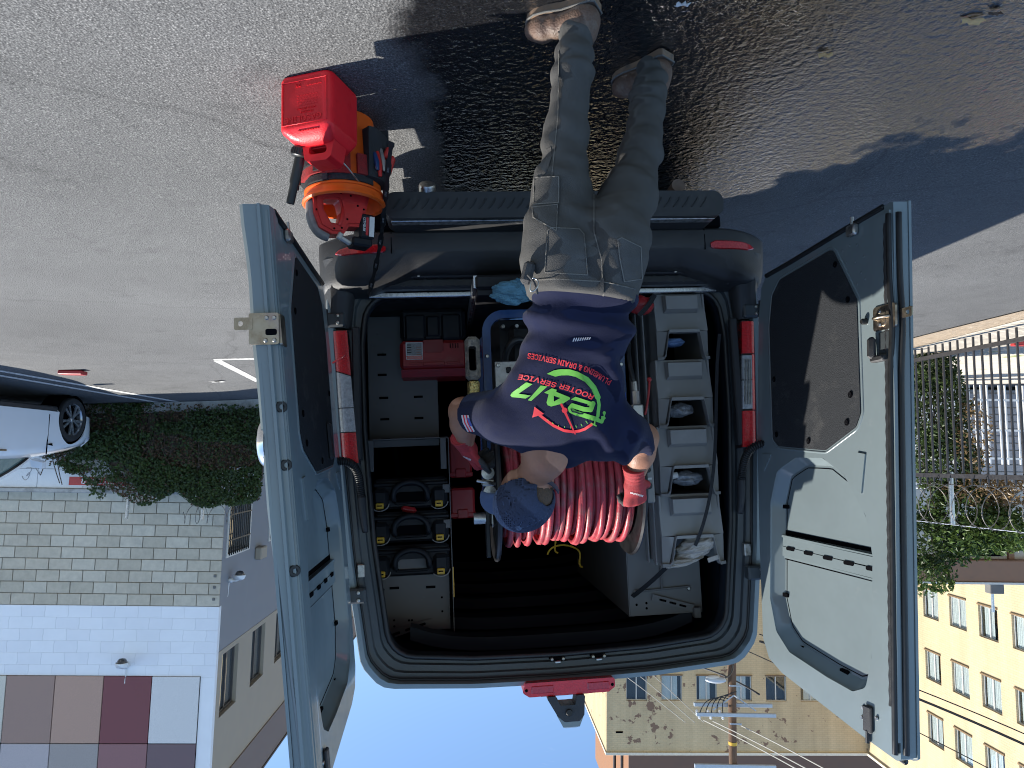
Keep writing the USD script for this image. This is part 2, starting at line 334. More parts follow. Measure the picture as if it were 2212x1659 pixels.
# ================================================================ the van (frame V: x to its right, y forward, z up)
GREY = (.150, .184, .191)
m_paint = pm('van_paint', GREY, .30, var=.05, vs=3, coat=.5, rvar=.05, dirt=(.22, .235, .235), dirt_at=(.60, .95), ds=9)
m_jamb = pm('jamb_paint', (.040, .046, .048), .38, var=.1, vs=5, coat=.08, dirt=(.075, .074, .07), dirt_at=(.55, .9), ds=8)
m_blk = pm('black_plastic', (.020, .020, .021), .52, var=.2, vs=14, bump=.18, bs=320, dirt=(.055, .052, .047), dirt_at=(.55, .85), ds=7)
m_bump = pm('bumper_plastic', (.024, .024, .0245), .50, var=.16, vs=9, bump=.22, bs=420, dirt=(.055, .052, .047), dirt_at=(.56, .86), ds=6)
m_rub = pm('rubber_seal', (.012, .012, .012), .42, var=.2, vs=30)
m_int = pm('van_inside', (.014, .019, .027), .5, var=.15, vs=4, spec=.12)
m_floor = pm('van_floor', (.022, .022, .022), .8, spec=.1, var=.25, vs=9, bump=.3, bs=200, dirt=(.09, .085, .075), dirt_at=(.5, .8), ds=5)
m_alu = pm('brushed_aluminium', (.62, .63, .64), .33, 1.0, var=.1, vs=40, dirt=(.22, .21, .2), dirt_at=(.6, .8), ds=14)
m_steel = pm('zinc_steel', (.52, .50, .46), .34, 1.0, var=.18, vs=35, dirt=(.20, .17, .13), dirt_at=(.6, .85), ds=18)
m_gold = pm('yellow_zinc', (.42, .36, .27), .36, 1.0, var=.15, vs=18, dirt=(.30, .22, .26), dirt_at=(.5, .8), ds=12)
m_lensr = pm('red_lens', (.50, .006, .010), .12, var=.25, vs=60, coat=1, stretch=(1, 1, 3), bump=.35, bs=150)
m_lensw = pm('clear_lens', (.34, .34, .34), .14, var=.3, vs=60, coat=1, bump=.3, bs=150)
m_refl = pm('red_reflector', (.36, .008, .012), .2, var=.3, vs=120, coat=.8)
m_felt = pm('felt_panel', (.034, .036, .039), .97, var=.45, vs=240, bump=.5, bs=300, spec=.1, dirt=(.09, .088, .085), dirt_at=(.56, .85), ds=7)
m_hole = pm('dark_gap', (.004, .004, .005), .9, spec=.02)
van = Thing('cargo_van', 'blue-grey panel van parked with both rear doors wide open', 'van', (0, 0, 0), V)

def outline(half, n=160):
    """closed outline from a right-hand half given bottom to top as (x, z); corners rounded"""
    P = np.array(half); L = np.vstack([P, P[::-1] * [-1, 1]])
    g = Polygon(L); return g
def samp(poly, n=200):
    """n points of a polygon's outline, by angle from its centre, so that outlines pair up"""
    c = np.array([0, 1.42]); a = np.linspace(0, 2 * np.pi, n, endpoint=False); out = []
    for t in a:
        l = LineString([c, c + 4 * np.array([math.cos(t), math.sin(t)])]).intersection(poly.exterior)
        q = l if l.geom_type == 'Point' else max(l.geoms, key=lambda g: g.distance(Point(*c))); out.append((q.x, q.y))
    return np.array(out)
def rounded(poly, r): return poly.buffer(-r, quad_segs=12).buffer(r, quad_segs=12)
op = rounded(outline([(.845, .575), (.872, .80), (.868, 1.2), (.838, 1.7), (.775, 2.215), (.4, 2.248), (0, 2.257)]), .13)
body = rounded(outline([(1.03, .42), (1.03, .78), (.998, 1.35), (.955, 1.85), (.905, 2.24), (.82, 2.342), (.4, 2.368), (0, 2.374)]), .11)
def ofs(t):  # outline between the body (0) and the opening (1)
    return samp(op) * t + samp(body) * (1 - t)
def ring(t, y): q = ofs(t); return np.stack([q[:, 0], np.full(len(q), y), q[:, 1]], 1)
skin = rings([ring(0, 1.0), ring(0, .06), ring(.02, .015), ring(.06, .0), ring(.22, -.002), ring(.25, .006), ring(.27, .035)], cap=False)
van.put('rear_frame', skin, m_paint)
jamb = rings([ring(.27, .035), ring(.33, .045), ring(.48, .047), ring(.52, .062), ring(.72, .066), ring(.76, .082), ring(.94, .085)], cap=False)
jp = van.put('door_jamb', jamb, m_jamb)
q = ofs(.975)
van.put('door_seal', tube(np.stack([q[:, 0], np.full(len(q), .072), q[:, 1]], 1), .0125, 8, closed=True), m_rub, True, under=jp)
q = ofs(.30)
van.put('outer_seal', tube(np.stack([q[:, 0], np.full(len(q), .034), q[:, 1]], 1), .006, 6, closed=True), m_rub, True, under=jp)
inner = rings([ring(.94, .085), ring(1.0, .10), ring(1.0, .16), ring(.80, .24), ring(.62, .26), ring(.58, 3.2)], cap=False)
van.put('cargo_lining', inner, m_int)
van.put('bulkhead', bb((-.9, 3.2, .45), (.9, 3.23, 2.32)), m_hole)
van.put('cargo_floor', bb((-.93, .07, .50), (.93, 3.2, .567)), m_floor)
# outer shell forward of the rear frame
shell = rings([ring(0, 1.0), ring(0, 3.6), ring(.08, 4.3), np.stack([ofs(.1)[:, 0], 4.6 + 1.2 * (2.3 - ofs(.1)[:, 1]) / 1.9, .42 + (ofs(.1)[:, 1] - .42) * .97], 1)], cap=False)
van.put('outer_body', shell, m_paint)
nq = shell.vertices[-200:]; van.put('nose', TM(np.vstack([nq, nq.mean(0)]), [[i, (i + 1) % 200, 200] for i in range(200)]), m_paint)
for sx in (-1, 1):
    for yy in (.95, 4.75):
        w = van.put('wheel', lathe([(.0, -.11), (.2, -.11), (.215, -.125), (.33, -.125), (.348, -.09), (.348, .09), (.33, .125), (0, .125)], 32, (sx * .88, yy, .345), (1, 0, 0)), m_rub)
        van.put('hub', lathe([(0, .128), (.2, .128), (.21, .11)], 24, (sx * (.89 if sx > 0 else .89), yy, .345), (sx, 0, 0)), m_steel, under=w)
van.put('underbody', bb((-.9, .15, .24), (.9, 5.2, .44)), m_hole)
# ribs of roof and side walls
for i, y in enumerate((.30, .72, 1.25, 1.75, 2.25, 2.8)):
    X = np.linspace(-.70, .70, 15); Z = 2.275 - .10 * (X / .75) ** 4 - .02
    van.put('roof_rib', rings(np.array([[(x, y, z + .03), (x, y + .01, z - .03), (x, y + .10, z - .03), (x, y + .11, z + .03)] for x, z in zip(X, Z)])), m_int, 30)
# striker brackets at the roof edge
for x in (.025, -.165):
    b = van.put('door_striker', bb((x - .036, .055, 2.268), (x + .036, .080, 2.28), .004), m_hole)
    for s in (-1, 1): van.put('bolt', lathe([(0, .012), (.006, .011), (.009, .006), (.009, 0)], 10, (x + s * .026, .057, 2.274), (0, -1, 0)), m_gold, under=b)
    van.put('hook', bb((x - .014, .040, 2.28), (x + .014, .07, 2.292), .003), m_steel, under=b)
# sill: aluminium rail and black ribbed tread
van.put('sill_rail', bb((-.835, .030, .5675), (.835, .062, .590), .003), m_alu)
tread = van.put('sill_tread', bb((-.80, -.035, .515), (.80, .028, .566), .012), m_blk)
for i in range(26):
    x = -.76 + i * .06
    van.put('tread_rib', hull([(x, -.0375, .522), (x + .016, -.0375, .522), (x + .06, -.0375, .556), (x + .044, -.0375, .556), (x + .003, -.030, .522), (x + .05, -.030, .556)]), m_rub, under=tread)
X = np.linspace(-.86, .86, 60); lip = np.stack([X, np.full(60, -.06), .512 + .06 * np.clip((np.abs(X) - .70) / .16, 0, 1) ** 2], 1)
van.put('sill_lip', tube(lip, .014, 8), m_blk, True)
for x in (.60, -.60): van.put('sill_screw', lathe([(0, .004), (.008, .003), (.010, 0)], 12, (x, -.074, .512), (0, -1, 0)), m_steel)
# bumper: profile lofted across, corners rise up beneath the lamps
def bump_ring(x):
    a = abs(x); c = np.clip((a - .80) / .25, 0, 1); e = .13 * c ** 2.2
    t = .515 + .06 * np.clip((a - .62) / .2, 0, 1); b = .335 + .02 * c; yb = -.175 + e
    return [(x, yb + .09, b - .005), (x, yb + .02, b), (x, yb - .002, b + .018), (x, yb, b + .08), (x, yb + .006, b + .105), (x, yb + .022, t - .05), (x, yb + .045, t - .015), (x, yb + .075, t), (x, .06, t + .012), (x, .06, b)]
bX = np.r_[np.linspace(-1.045, -.6, 22), np.linspace(-.5, .5, 9), np.linspace(.6, 1.045, 22)]
bp = van.put('rear_bumper', rings(np.array([bump_ring(x) for x in bX])), m_bump, 50)
for s in (-1, 1):
    cor = []
    for z in np.linspace(.44, .735, 10):
        xo = 1.045 - .02 * np.clip((z - .5) / .2, 0, 1); k = np.clip((z - .44) / .3, 0, 1); xi = .885 + .035 * k; y0 = -.115 + .105 * k ** .8
        cor.append([(s * xi, .05, z), (s * xi, y0 + .04, z), (s * (xi + .025), y0 + .01, z), (s * (xi + .09), y0, z), (s * (xo - .03), y0 + .025, z), (s * xo, y0 + .08, z), (s * xo, .3, z), (s * (xo - .04), .3, z)])
    van.put('bumper_corner', rings(np.array(cor)), m_bump, 50)
    rf = [(.735, .402), (.76, .396), (.90, .398), (.945, .405), (.965, .422), (.93, .436), (.80, .440), (.742, .438)]
    ym = lambda x: -.175 + .13 * np.clip((np.abs(x) - .80) / .25, 0, 1) ** 2.2
    rX = np.linspace(.737, .962, 24); zlo = np.interp(rX, [.735, .76, .90, .945, .965], [.412, .400, .404, .412, .424]); zhi = np.interp(rX, [.735, .742, .80, .93, .965], [.426, .436, .440, .440, .428])
    van.put('reflector', rings(np.array([[(s * x, ym(x) - .004, a), (s * x, ym(x) - .007, a + .004), (s * x, ym(x) - .007, b - .003), (s * x, ym(x) - .003, b), (s * x, ym(x) + .01, b), (s * x, ym(x) + .01, a)] for x, a, b in zip(rX, zlo, zhi)])), m_refl, 30, under=bp)
    van.put('bumper_seam', bb((s * .712 - .002, -.1765, .345), (s * .712 + .002, -.17, .44)), m_hole, under=bp)
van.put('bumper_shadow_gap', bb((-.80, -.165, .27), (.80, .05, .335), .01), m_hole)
# rear step
stp = van.put('rear_step', J(prism(rrect(-.735, .232, .725, .345, .045), -.36, -.17, XZ)), m_bump, 30)
van.put('step_plate', bb((-.70, -.335, .3455), (.70, -.285, .3505), .002), m_alu, under=stp)
for i in range(34):
    x = -.66 + i * .04; van.put('step_tread', tube(bez((x, -.3615, .262), (x + .012, -.3615, .285), (x + .03, -.3615, .305), n=4), .003, 5), m_rub, under=stp)
van.put('tow_cap', lathe([(0, .03), (.032, .03), (.036, .02), (.036, -.05), (0, -.05)], 20, (.545, -.33, .215), (0, -.7, -.7)), m_steel)
van.put('exhaust_pipe', tube([(-.56, -.16, .19), (-.56, -.30, .185)], .03, 14), pm('rusty_pipe', (.16, .11, .085), .7, .6, var=.3, vs=40))
# tail lamps
for s in (1, -1):
    def lp(z, f): # lamp outline in x at height z, f 0 inner 1 outer
        xo = 1.018 - .058 * (z - .74); xi = xo - (.085 if z > .8 else .085 + .0 * z) - .01 * (z - .74); return s * (xi + (xo - xi) * f)
    def lens(z0, z1, y, slant=(0, 0), f0=0, f1=1):
        F = np.linspace(f0, f1, 7); R = []
        for t in np.linspace(0, 1, 9):
            R.append([(lp(z0 + (z1 - z0) * t, f), y + .07 * max(0, f - .55) ** 1.6 / .45 - .012 * math.sin(math.pi * min(max(t, .02), .98)) * 0, z0 + slant[0] * f + (z1 + slant[1] * f - z0 - slant[0] * f) * t) for f in F] +
                     [(lp(z0 + (z1 - z0) * t, f), y + .10, z0 + slant[0] * f + (z1 + slant[1] * f - z0 - slant[0] * f) * t) for f in F[::-1]])
        m = rings(np.array(R)); 
        if m.volume < 0: m.invert()
        return m
    if s > 0:
        lamp = van.put('tail_lamp', lens(.745, 1.355, .0), m_blk, label='tail lamp with red ends and a clear middle behind the open door')
        for a, b, sl, mm in ((.75, .955, (0, -.03), m_lensr), (.960, 1.10, (-.03, .0), m_lensw), (1.104, 1.21, (0, 0), m_lensw), (1.214, 1.35, (0, 0), m_lensr)): van.put('lens', lens(a, b, -.014, sl), mm, under=lamp)
        van.put('light_bar', tube([(lp(.84, .15), -.018, .865), (lp(.9, .9), .0, .895)], .005, 6), m_lensr, under=lamp)
    else:
        lamp = van.put('tail_lamp', lens(.745, 1.355, .0), m_blk, label='narrow tail lamp with red rim and clear middle')
        for a, b, f0, f1, mm in ((.75, .905, 0, 1, m_lensr), (.91, 1.175, .55, 1, m_lensr), (1.18, 1.35, 0, 1, m_lensr)): van.put('lens', lens(a, b, -.014, f0=f0, f1=f1), mm, under=lamp)
        for a, b in ((.915, 1.03), (1.035, 1.17)): van.put('lens', lens(a, b, -.016, f0=0, f1=.54), m_lensw, under=lamp)
        for k in range(5): van.put('lens_rib', tube([(lp(.93, .08 + .09 * k), -.019, .935), (lp(1.14, .08 + .09 * k), -.019, 1.15)], .0025, 5), m_steel, under=lamp)
    van.put('lamp_bezel', bb((s * .895 - .018, -.004, .73), (s * .895 + .018, .03, 1.34), .006), m_blk)
    # hinges: upper, lower
    for z, hx in ((.70, .985), (1.93, .915)):
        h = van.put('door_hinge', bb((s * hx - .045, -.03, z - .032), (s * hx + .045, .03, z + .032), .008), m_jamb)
        van.put('hinge_pin', cyl((s * (hx + .04), -.035, z - .045), (s * (hx + .04), -.035, z + .045), .013, 12), m_blk, under=h)
        for k in (-1, 1): van.put('hinge_bolt', lathe([(0, .008), (.007, .007), (.009, 0)], 10, (s * hx - .015, -.031, z + k * .016), (0, -1, 0)), m_steel, under=h)
    van.put('pillar_bracket', hull([(s * .88, .03, 1.19), (s * .93, .03, 1.25), (s * .88, .03, 1.34), (s * .88, .05, 1.19), (s * .93, .05, 1.25), (s * .88, .05, 1.34)]), m_blk)
    # corrugated wiring hose
    c = bez((s * .885, .02, 1.50), (s * .893, -.03, 1.40), (s * .93, -.075, 1.345), (s * .985, -.10, 1.345), (s * 1.005, -.12, 1.40), (s * 1.00, -.14, 1.45), n=22)
    rr = .0165 + .0028 * np.sign(np.sin(np.arange(len(c)) * 2.1)); rr[-18:] = .018
    hs = van.put('wiring_hose', tube(c, rr, 10), m_rub, 60)
    van.put('hose_socket', tube(bez((s * .885, .02, 1.50), (s * .880, .018, 1.58), (s * .872, .03, 1.66), n=8), np.linspace(.020, .014, 16), 10), m_blk, True, under=hs)
    van.put('jamb_clip', bb((s * .895 - .016, .02, 1.80), (s * .895 + .016, .05, 1.86), .004), m_steel)
# high brake light and camera housing on the roof edge
bl = van.put('brake_light', prism(rounded(Polygon([(-.215, 2.345), (.185, 2.345), (.20, 2.385), (.17, 2.405), (-.185, 2.405), (-.215, 2.385)]), .012), -.035, .08, XZ), m_lensr)
for a, b in ((-.19, -.09), (.06, .16)): van.put('lens_panel', bb((a, -.038, 2.358), (b, -.030, 2.392), .004), m_refl, under=bl)
for x in (-.203, .182): van.put('screw', lathe([(0, .003), (.006, .002), (.007, 0)], 10, (x, -.036, 2.375), (0, -1, 0)), m_hole, under=bl)
ch = [(-.075, 2.405), (-.068, 2.49), (-.045, 2.515), (.02, 2.515), (.05, 2.49), (.098, 2.405), (.058, 2.405), (.035, 2.445), (-.03, 2.445), (-.04, 2.405)]
cb = van.put('camera_housing', prism(rounded(Polygon(ch), .008), -.05, .03, XZ), m_blk)
van.put('housing_cap', hull([(x, y, z) for x, z in ((-.067, 2.492), (-.045, 2.518), (.022, 2.518), (.052, 2.49)) for y in (-.045, .10)] + [(-.045, -.05, 2.537), (.028, -.05, 2.537), (-.03, -.03, 2.548), (.015, -.03, 2.548), (-.05, .06, 2.540), (.03, .06, 2.540)]), m_paint, under=cb)
van.put('camera_lens', lathe([(0, .012), (.012, .012), (.016, 0)], 14, (.0, -.05, 2.475), (0, -1, -.2)), m_rub, under=cb)
van.put('housing_foot', bb((-.10, -.02, 2.402), (.12, .06, 2.412), .003), m_jamb, under=cb)
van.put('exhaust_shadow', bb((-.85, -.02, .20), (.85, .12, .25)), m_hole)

# ------------------------------------------------ rear doors
def door_x(d, z, s):
    return 1.02 - .07 * (z - .55) + .05 * d if s > 0 else -(1.005 - .085 * (z - .55) + .16 * d)
def D(s, off=0.0):
    """maps (d, z, depth) to the open door; depth runs outwards (away from the opening)"""
    return lambda a, b, c: (door_x(a, b, s) + s * (c + off), -a, b)
edge = Polygon([(.075, .60), (.115, .552), (.30, .535), (.60, .50), (.885, .475), (.90, .50), (.905, 1.2), (.90, 2.40), (.87, 2.425), (.70, 2.40), (.24, 2.312), (.15, 2.275), (.105, 2.20), (.075, 1.8), (.05, 1.3), (.055, .75)])
edge = rounded(edge, .02)
recess = rounded(Polygon([(.155, 1.60), (.20, 1.46), (.33, 1.402), (.50, 1.405), (.62, 1.47), (.735, 1.62), (.765, 1.76), (.755, 2.12), (.725, 2.23), (.66, 2.262), (.52, 2.25), (.29, 2.215), (.20, 2.15), (.155, 2.02)]), .04)
panel = rounded(Polygon([(.165, .66), (.22, .60), (.565, .560), (.70, .80), (.715, 1.24), (.69, 1.29), (.52, 1.375), (.215, 1.352), (.175, 1.32), (.145, .80)]), .03)
def door(s):
    global edge_s; edge_s = edge if s > 0 else edge.intersection(sbox(0, 0, .884, 3)); f = D(s); dn = 'rear_door'
    base = (s * 1.0, 0, 1.4)
    g = edge_s.difference(recess)
    body = prism(g.segmentize(.08), 0, .055, f)
    fp = van.put(dn, body, m_paint, 25, label='sunlit open rear door seen from inside' if s < 0 else 'shaded open rear door seen nearly edge-on with a chrome badge on its outside')
    # outer skin curves, floor and walls of the recess
    van.put('outer_skin', prism(edge_s.buffer(.004).segmentize(.08), .056, .066, f), m_paint, 25, under=fp)
    a = samp2(recess, 90); b = samp2(recess.buffer(-.035), 90)
    wl = rings([np.stack(f(a[:, 0], a[:, 1], np.full(90, 0.0)), 1), np.stack(f(a[:, 0] * .93 + b[:, 0] * .07, a[:, 1] * .93 + b[:, 1] * .07, np.full(90, .012)), 1), np.stack(f(b[:, 0], b[:, 1], np.full(90, .049)), 1)], cap=False)
    van.put('recess_wall', wl, m_paint, 40, under=fp)
    fl = recess.buffer(-.034)
    van.put('recess_floor', prism(fl.segmentize(.08), .0485, .055, f), m_paint, 25, under=fp)
    gl = np.vstack([samp2(fl.buffer(-.012), 90)]); van.put('panel_gap', tube(np.stack(f(gl[:, 0], gl[:, 1], np.full(90, .0485)), 1), .0022, 4, closed=True), m_hole, under=fp)
    # stiffening rail across
    def band(z0, z1, c0, c1, d0=.19, d1=.765): return Polygon([(d0, z0), (d1, z0 + .02), (d1, z1 + .015), (d0, z1)]).segmentize(.08), c0, c1
    for z0, z1, c0, mm in ((1.742, 1.752, .030, m_paint), (1.752, 1.792, .036, m_paint), (1.792, 1.832, .034, m_paint), (1.832, 1.842, .042, m_paint)):
        p_, c_0, c_1 = band(z0, z1, c0, .05); van.put('stiffener', prism(p_, c_0, c_1, f), mm, 25, under=fp)
    p_, _, _ = band(1.722, 1.742, 0, 0); van.put('stiffener_gap', prism(p_, .0475, .05, f), m_hole, under=fp)
    p_, _, _ = band(1.842, 1.849, 0, 0); van.put('stiffener_gap', prism(p_, .0470, .05, f), m_hole, under=fp)
    for k in range(5):
        d = .245 + k * .118; z = 1.795 + .02 * (d - .19) / .57
        van.put('slot', prism(affinity.translate(rrect(-.028, -.0075, .028, .0075, .0074), d, z), .0325, .04, f), m_hole, under=fp)
    # clips at the recess edge
    for d, z in ((.30, 2.195), (.56, 2.222), (.195, 1.62), (.193, 2.0)): van.put('panel_clip', prism(rrect(d - .022, z - .008, d + .022, z + .008, .004), .040, .052, f), m_hole, under=fp)
    # felt panel below
    pp = van.put('felt_panel', prism(panel.segmentize(.05), -.004, .004, f), m_felt, 25, under=fp, label='black felt trim panel')
    for d, z in ((.585, .63), (.655, .79), (.665, 1.165), (.645, 1.27), (.42, 1.335), (.205, 1.30), (.185, 1.05)): van.put('panel_stud', lathe([(0, .0), (.007, .0), (.012, .003), (.013, 0)], 12, f(d, z, -.005), (-s, 0, 0)), m_hole, under=fp)
    rim = samp2(panel.buffer(.010), 120); van.put('panel_rim', tube(np.stack(f(rim[:, 0], rim[:, 1], np.full(120, .002)), 1), .006, 6, closed=True), m_paint, True, under=fp)
    # stamped ridge, embossed triangle, dimples
    van.put('stamped_ridge', prism(Polygon([(.70, 1.39), (.735, 1.395), (.715, 1.535), (.672, 1.505)]).buffer(.004), -.006, .002, f), m_paint, 20, under=fp)
    van.put('stamped_triangle', prism(rounded(Polygon([(.085, 1.385), (.165, 1.385), (.10, 1.475)]), .008), -.004, .002, f), m_paint, 20, under=fp)
    for k, (d, z) in enumerate([(.62, .585), (.66, .575), (.70, .585), (.64, .64), (.69, .65), (.735, .64), (.72, .70), (.70, .74), (.74, .73)]): van.put('spot_weld', lathe([(0, .0022), (.005, .0014), (.0065, 0)], 8, f(d, z, 0), (-s, 0, 0)), m_paint, True, under=fp)
    # free-edge flange with step, rubber seals
    van.put('edge_step', prism(Polygon([(.80, .52), (.875, .505), (.89, 1.2), (.885, 2.36), (.82, 2.33), (.815, 1.1), (.79, .80)]).segmentize(.1), -.010, .002, f), m_paint, 25, under=fp)
    zz = np.linspace(.52, 2.40, 40); dd = .874 + .012 * np.exp(-((zz - .93) / .12) ** 2)
    if s < 0: van.put('edge_seal', tube(np.stack(f(dd, zz, np.full(40, -.012)), 1), .010, 8), m_rub, True, under=fp)
    if s < 0: van.put('edge_seal', tube(np.stack(f(dd + .012, zz, np.full(40, .018)), 1), .011, 8), m_rub, True, under=fp)
    zz = np.linspace(.55, 2.25, 70); dd = np.full(70, .855)
    if s < 0: van.put('ribbed_seal', tube(np.stack(f(dd, zz, np.full(70, -.006)), 1), .008 + .0025 * (np.arange(70) % 2), 7), m_blk, 20, under=fp)
    # lower seal ledge
    q = np.array([(.12, .556), (.30, .540), (.60, .506), (.84, .482)]); van.put('bottom_seal', tube(np.stack(f(q[:, 0], q[:, 1], np.full(4, -.004)), 1), .011, 8), m_rub, True, under=fp)
    q = np.array([(.16, 2.283), (.245, 2.317), (.45, 2.357), (.70, 2.405), (.87, 2.43)]); van.put('top_seal', tube(np.stack(f(q[:, 0], q[:, 1], np.full(5, .03)), 1), .010, 8), m_rub, True, under=fp)
    return fp, f
def samp2(poly, n):
    e = poly.exterior; return np.array([e.interpolate(k / n, normalized=True).coords[0] for k in range(n)])
dl, fl_ = door(-1); dr, fr_ = door(1)
def dbox(f, d0, d1, z0, z1, c0, c1, r=0): # little box on a door
    m = bb((d0, z0, c0), (d1, z1, c1), r); v = m.vertices; m2 = TM(np.stack(f(v[:, 0], v[:, 1], v[:, 2]), 1), m.faces)
    if m2.volume < 0: m2.invert()
    return m2
for fp, f, s in ((dl, fl_, -1), (dr, fr_, 1)):
    if s < 0:
        lt = van.put('latch_plate', prism(rrect(.80, .855, .905, .945, .012), -.016, -.008, f), m_gold, 25, under=dl)
        van.put('latch_boss', prism(rrect(.813, .868, .862, .932, .02), -.020, -.015, f), m_gold, 25, under=dl)
        van.put('latch_loop', tube(bez(f(.815, .90, -.018), f(.83, .90, -.038), f(.865, .90, -.040), f(.885, .90, -.02), n=6), .006, 8), m_gold, True, under=dl)
        for z in (.876, .924): van.put('torx_bolt', lathe([(0, .006), (.006, .006), (.008, 0)], 10, f(.837, z, -.020), (1, 0, 0)), m_steel, under=dl)
        van.put('latch_tab', cut(prism(rrect(.905, .880, .955, .915, .004), .004, .009, f), cyl(f(.937, .898, -.05), f(.937, .898, .05), .0085, 12)), m_gold, under=dl)
        van.put('inner_handle', J(dbox(f, .795, .825, .965, 1.045, -.045, -.018, .010), dbox(f, .80, .865, 1.035, 1.06, -.035, .0, .006)), m_blk, under=dl)
        van.put('handle_plate', dbox(f, .82, .875, .95, 1.05, -.014, -.002, .004), m_jamb, under=dl)
        van.put('stop_pin', lathe([(0, .02), (.009, .02), (.012, .014), (.012, 0)], 14, f(.745, .895, 0), (1, 0, 0)), m_rub, under=dl)
    else:
        van.put('latch_bracket', J(prism(rrect(1.028, .852, 1.122, .955, .006), -.928, -.918, XZ), prism(rrect(.86, .852, .915, .955, .006), -.018, -.010, f)), m_gold, 25, under=dr, label='zinc latch bracket on the edge of the shaded door')
        van.put('latch_tab', cut(prism(rrect(1.11, .866, 1.168, .906, .005), -.930, -.924, XZ), cyl((1.148, -1, .886), (1.148, -.9, .886), .0085, 12)), m_gold, under=dr)
        van.put('latch_slot', prism(rrect(1.034, .905, 1.070, .925, .006), -.9292, -.927, XZ), m_hole, under=dr)
        for x, z in ((1.042, .868), (1.066, .868), (1.042, .942), (1.07, .942)): van.put('torx_bolt', lathe([(0, .005), (.005, .005), (.008, 0)], 10, (x, -.928, z), (0, -1, 0)), m_steel, under=dr)
        van.put('inner_grip', dbox(f, .245, .30, 1.18, 1.33, -.02, -.002, .01), m_blk, under=dr)
    # bottom and top lock rods
    van.put('lock_rod', J(dbox(f, .665, .715, .50, .545, -.024, -.002, .006), cyl(f(.69, .50, -.012), f(.69, .47, -.012), .007, 8)), m_steel, under=fp)
    van.put('lock_rod', J(dbox(f, .725, .765, 2.285, 2.375, -.014, -.002, .004), cyl(f(.745, 2.37, -.01), f(.745, 2.41, -.01), .007, 8)), m_blk, under=fp)
    for d, z in ((.715, 2.30), (.712, 2.335), (.78, 2.315)): van.put('torx_bolt', lathe([(0, .005), (.006, .005), (.008, 0)], 10, f(d, z, -.002), (-s, 0, 0)), m_steel, under=fp)
# right door: deep stepped edge facing the camera, rubber plugs, chrome badge outside
ef = np.array([(.905, .455), (.905, 2.42)])
zz = np.linspace(.48, 2.42, 30)
E0 = []
for z in zz:
    x0 = door_x(.90, z, 1); k = .045 * math.exp(-((z - .50) / .16) ** 2) + .02 * math.exp(-((z - .92) / .15) ** 2)
    q_ = .075 - .04 * np.clip((z - 1.5) / .8, 0, 1); E0.append([(x0 - .012, -.80, z), (x0 - .014, -.86, z), (x0 - .006, -.895, z), (x0 + .016, -.903, z), (x0 + .020, -.915, z), (x0 + .030, -.915, z), (x0 + .034, -.906, z), (x0 + q_ - .012 + k * .3, -.908, z), (x0 + q_ + k * .3, -.90, z), (x0 + q_ + k * .3, -.82, z), (x0 + .01, -.80, z)])
van.put('stepped_edge', rings(np.array(E0)), m_paint, 18, under=dr)
for z in (1.157, 1.345, 1.68):
    c = (door_x(.9, z, 1) + .006, -.900, z); n_ = np.array([-.45, -.89, 0])
    van.put('rubber_plug', lathe([(0, .0), (.006, .001), (.009, .006), (.017, .006), (.02, 0)], 18, c, n_), m_rub, under=dr)
bgx = door_x(.80, 1.29, 1) + .075
van.put('badge', lathe([(0, .03), (.06, .028), (.072, .022), (.080, .012), (.085, 0), (.07, -.012)], 30, (bgx, -.83, 1.27), (1, .0, 0)), pm('chrome', (.85, .86, .87), .08, 1.0, var=.03), label='chrome round badge boss')
# ================================================================ what the van carries
m_shelf = pm('shelf_steel', (.135, .132, .125), .55, spec=.25, var=.08, vs=6, dirt=(.22, .215, .205), dirt_at=(.62, .9), ds=9)
m_case = pm('case_black', (.011, .012, .014), .45, spec=.25, var=.2, vs=20, bump=.1, bs=260)
m_yel = pm('yellow_latch', (.62, .37, .03), .42, var=.1, vs=30, dirt=(.25, .16, .04), dirt_at=(.6, .8), ds=25)
m_redbox = pm('red_box_plastic', (.33, .020, .022), .46, var=.12, vs=9, bump=.12, bs=250, dirt=(.22, .035, .03), dirt_at=(.55, .85), ds=10)
m_bin = pm('grey_bin_plastic', (.255, .245, .225), .50, var=.07, vs=7, bump=.1, bs=220, dirt=(.32, .31, .29), dirt_at=(.58, .85), ds=10)
m_web = pm('black_webbing', (.012, .012, .013), .8, var=.3, vs=150, bump=.4, bs=300)
m_white = pm('white_label', (.62, .61, .58), .6, var=.08, vs=40)
# shelf units: lower end panel, upper end panel, side posts
sh = Thing('shelf_unit', 'grey steel shelf unit on the right wall holding the black cases', 'shelf', (.72, .6, .567), V)
def slots(S, pts, y, w=.024, h=.006):
    for x, z in pts: S.put('slot', prism(sbox(x - w, z - h, x + w, z + h), y - .0025, y + .002, XZ), m_hole)
sh.put('end_panel', bb((.535, .60, .567), (.905, .604, 1.275), .001), m_shelf)
slots(sh, [(.83, .775), (.83, .885), (.825, 1.01), (.64, 1.01), (.822, 1.125), (.64, 1.125), (.82, 1.235), (.635, 1.235)], .60)
for x, z in ((.85, .66), (.88, .72), (.60, 1.03), (.77, 1.06), (.86, 1.04)): sh.put('rivet', lathe([(0, .0015), (.006, .001), (.008, 0)], 10, (x, .60, z), (0, -1, 0)), m_shelf)
sh.put('upper_panel', bb((.505, .50, 1.90), (.862, .504, 2.215), .001), m_shelf)
slots(sh, [(.60, 2.0), (.785, 1.995)], .50)
for x, z in ((.84, 2.0), (.545, 2.055), (.545, 2.125), (.70, 2.16), (.715, 2.16), (.79, 2.155), (.79, 2.185)): sh.put('hole', prism(Point(x, z).buffer(.0055), .4985, .503, XZ), m_hole)
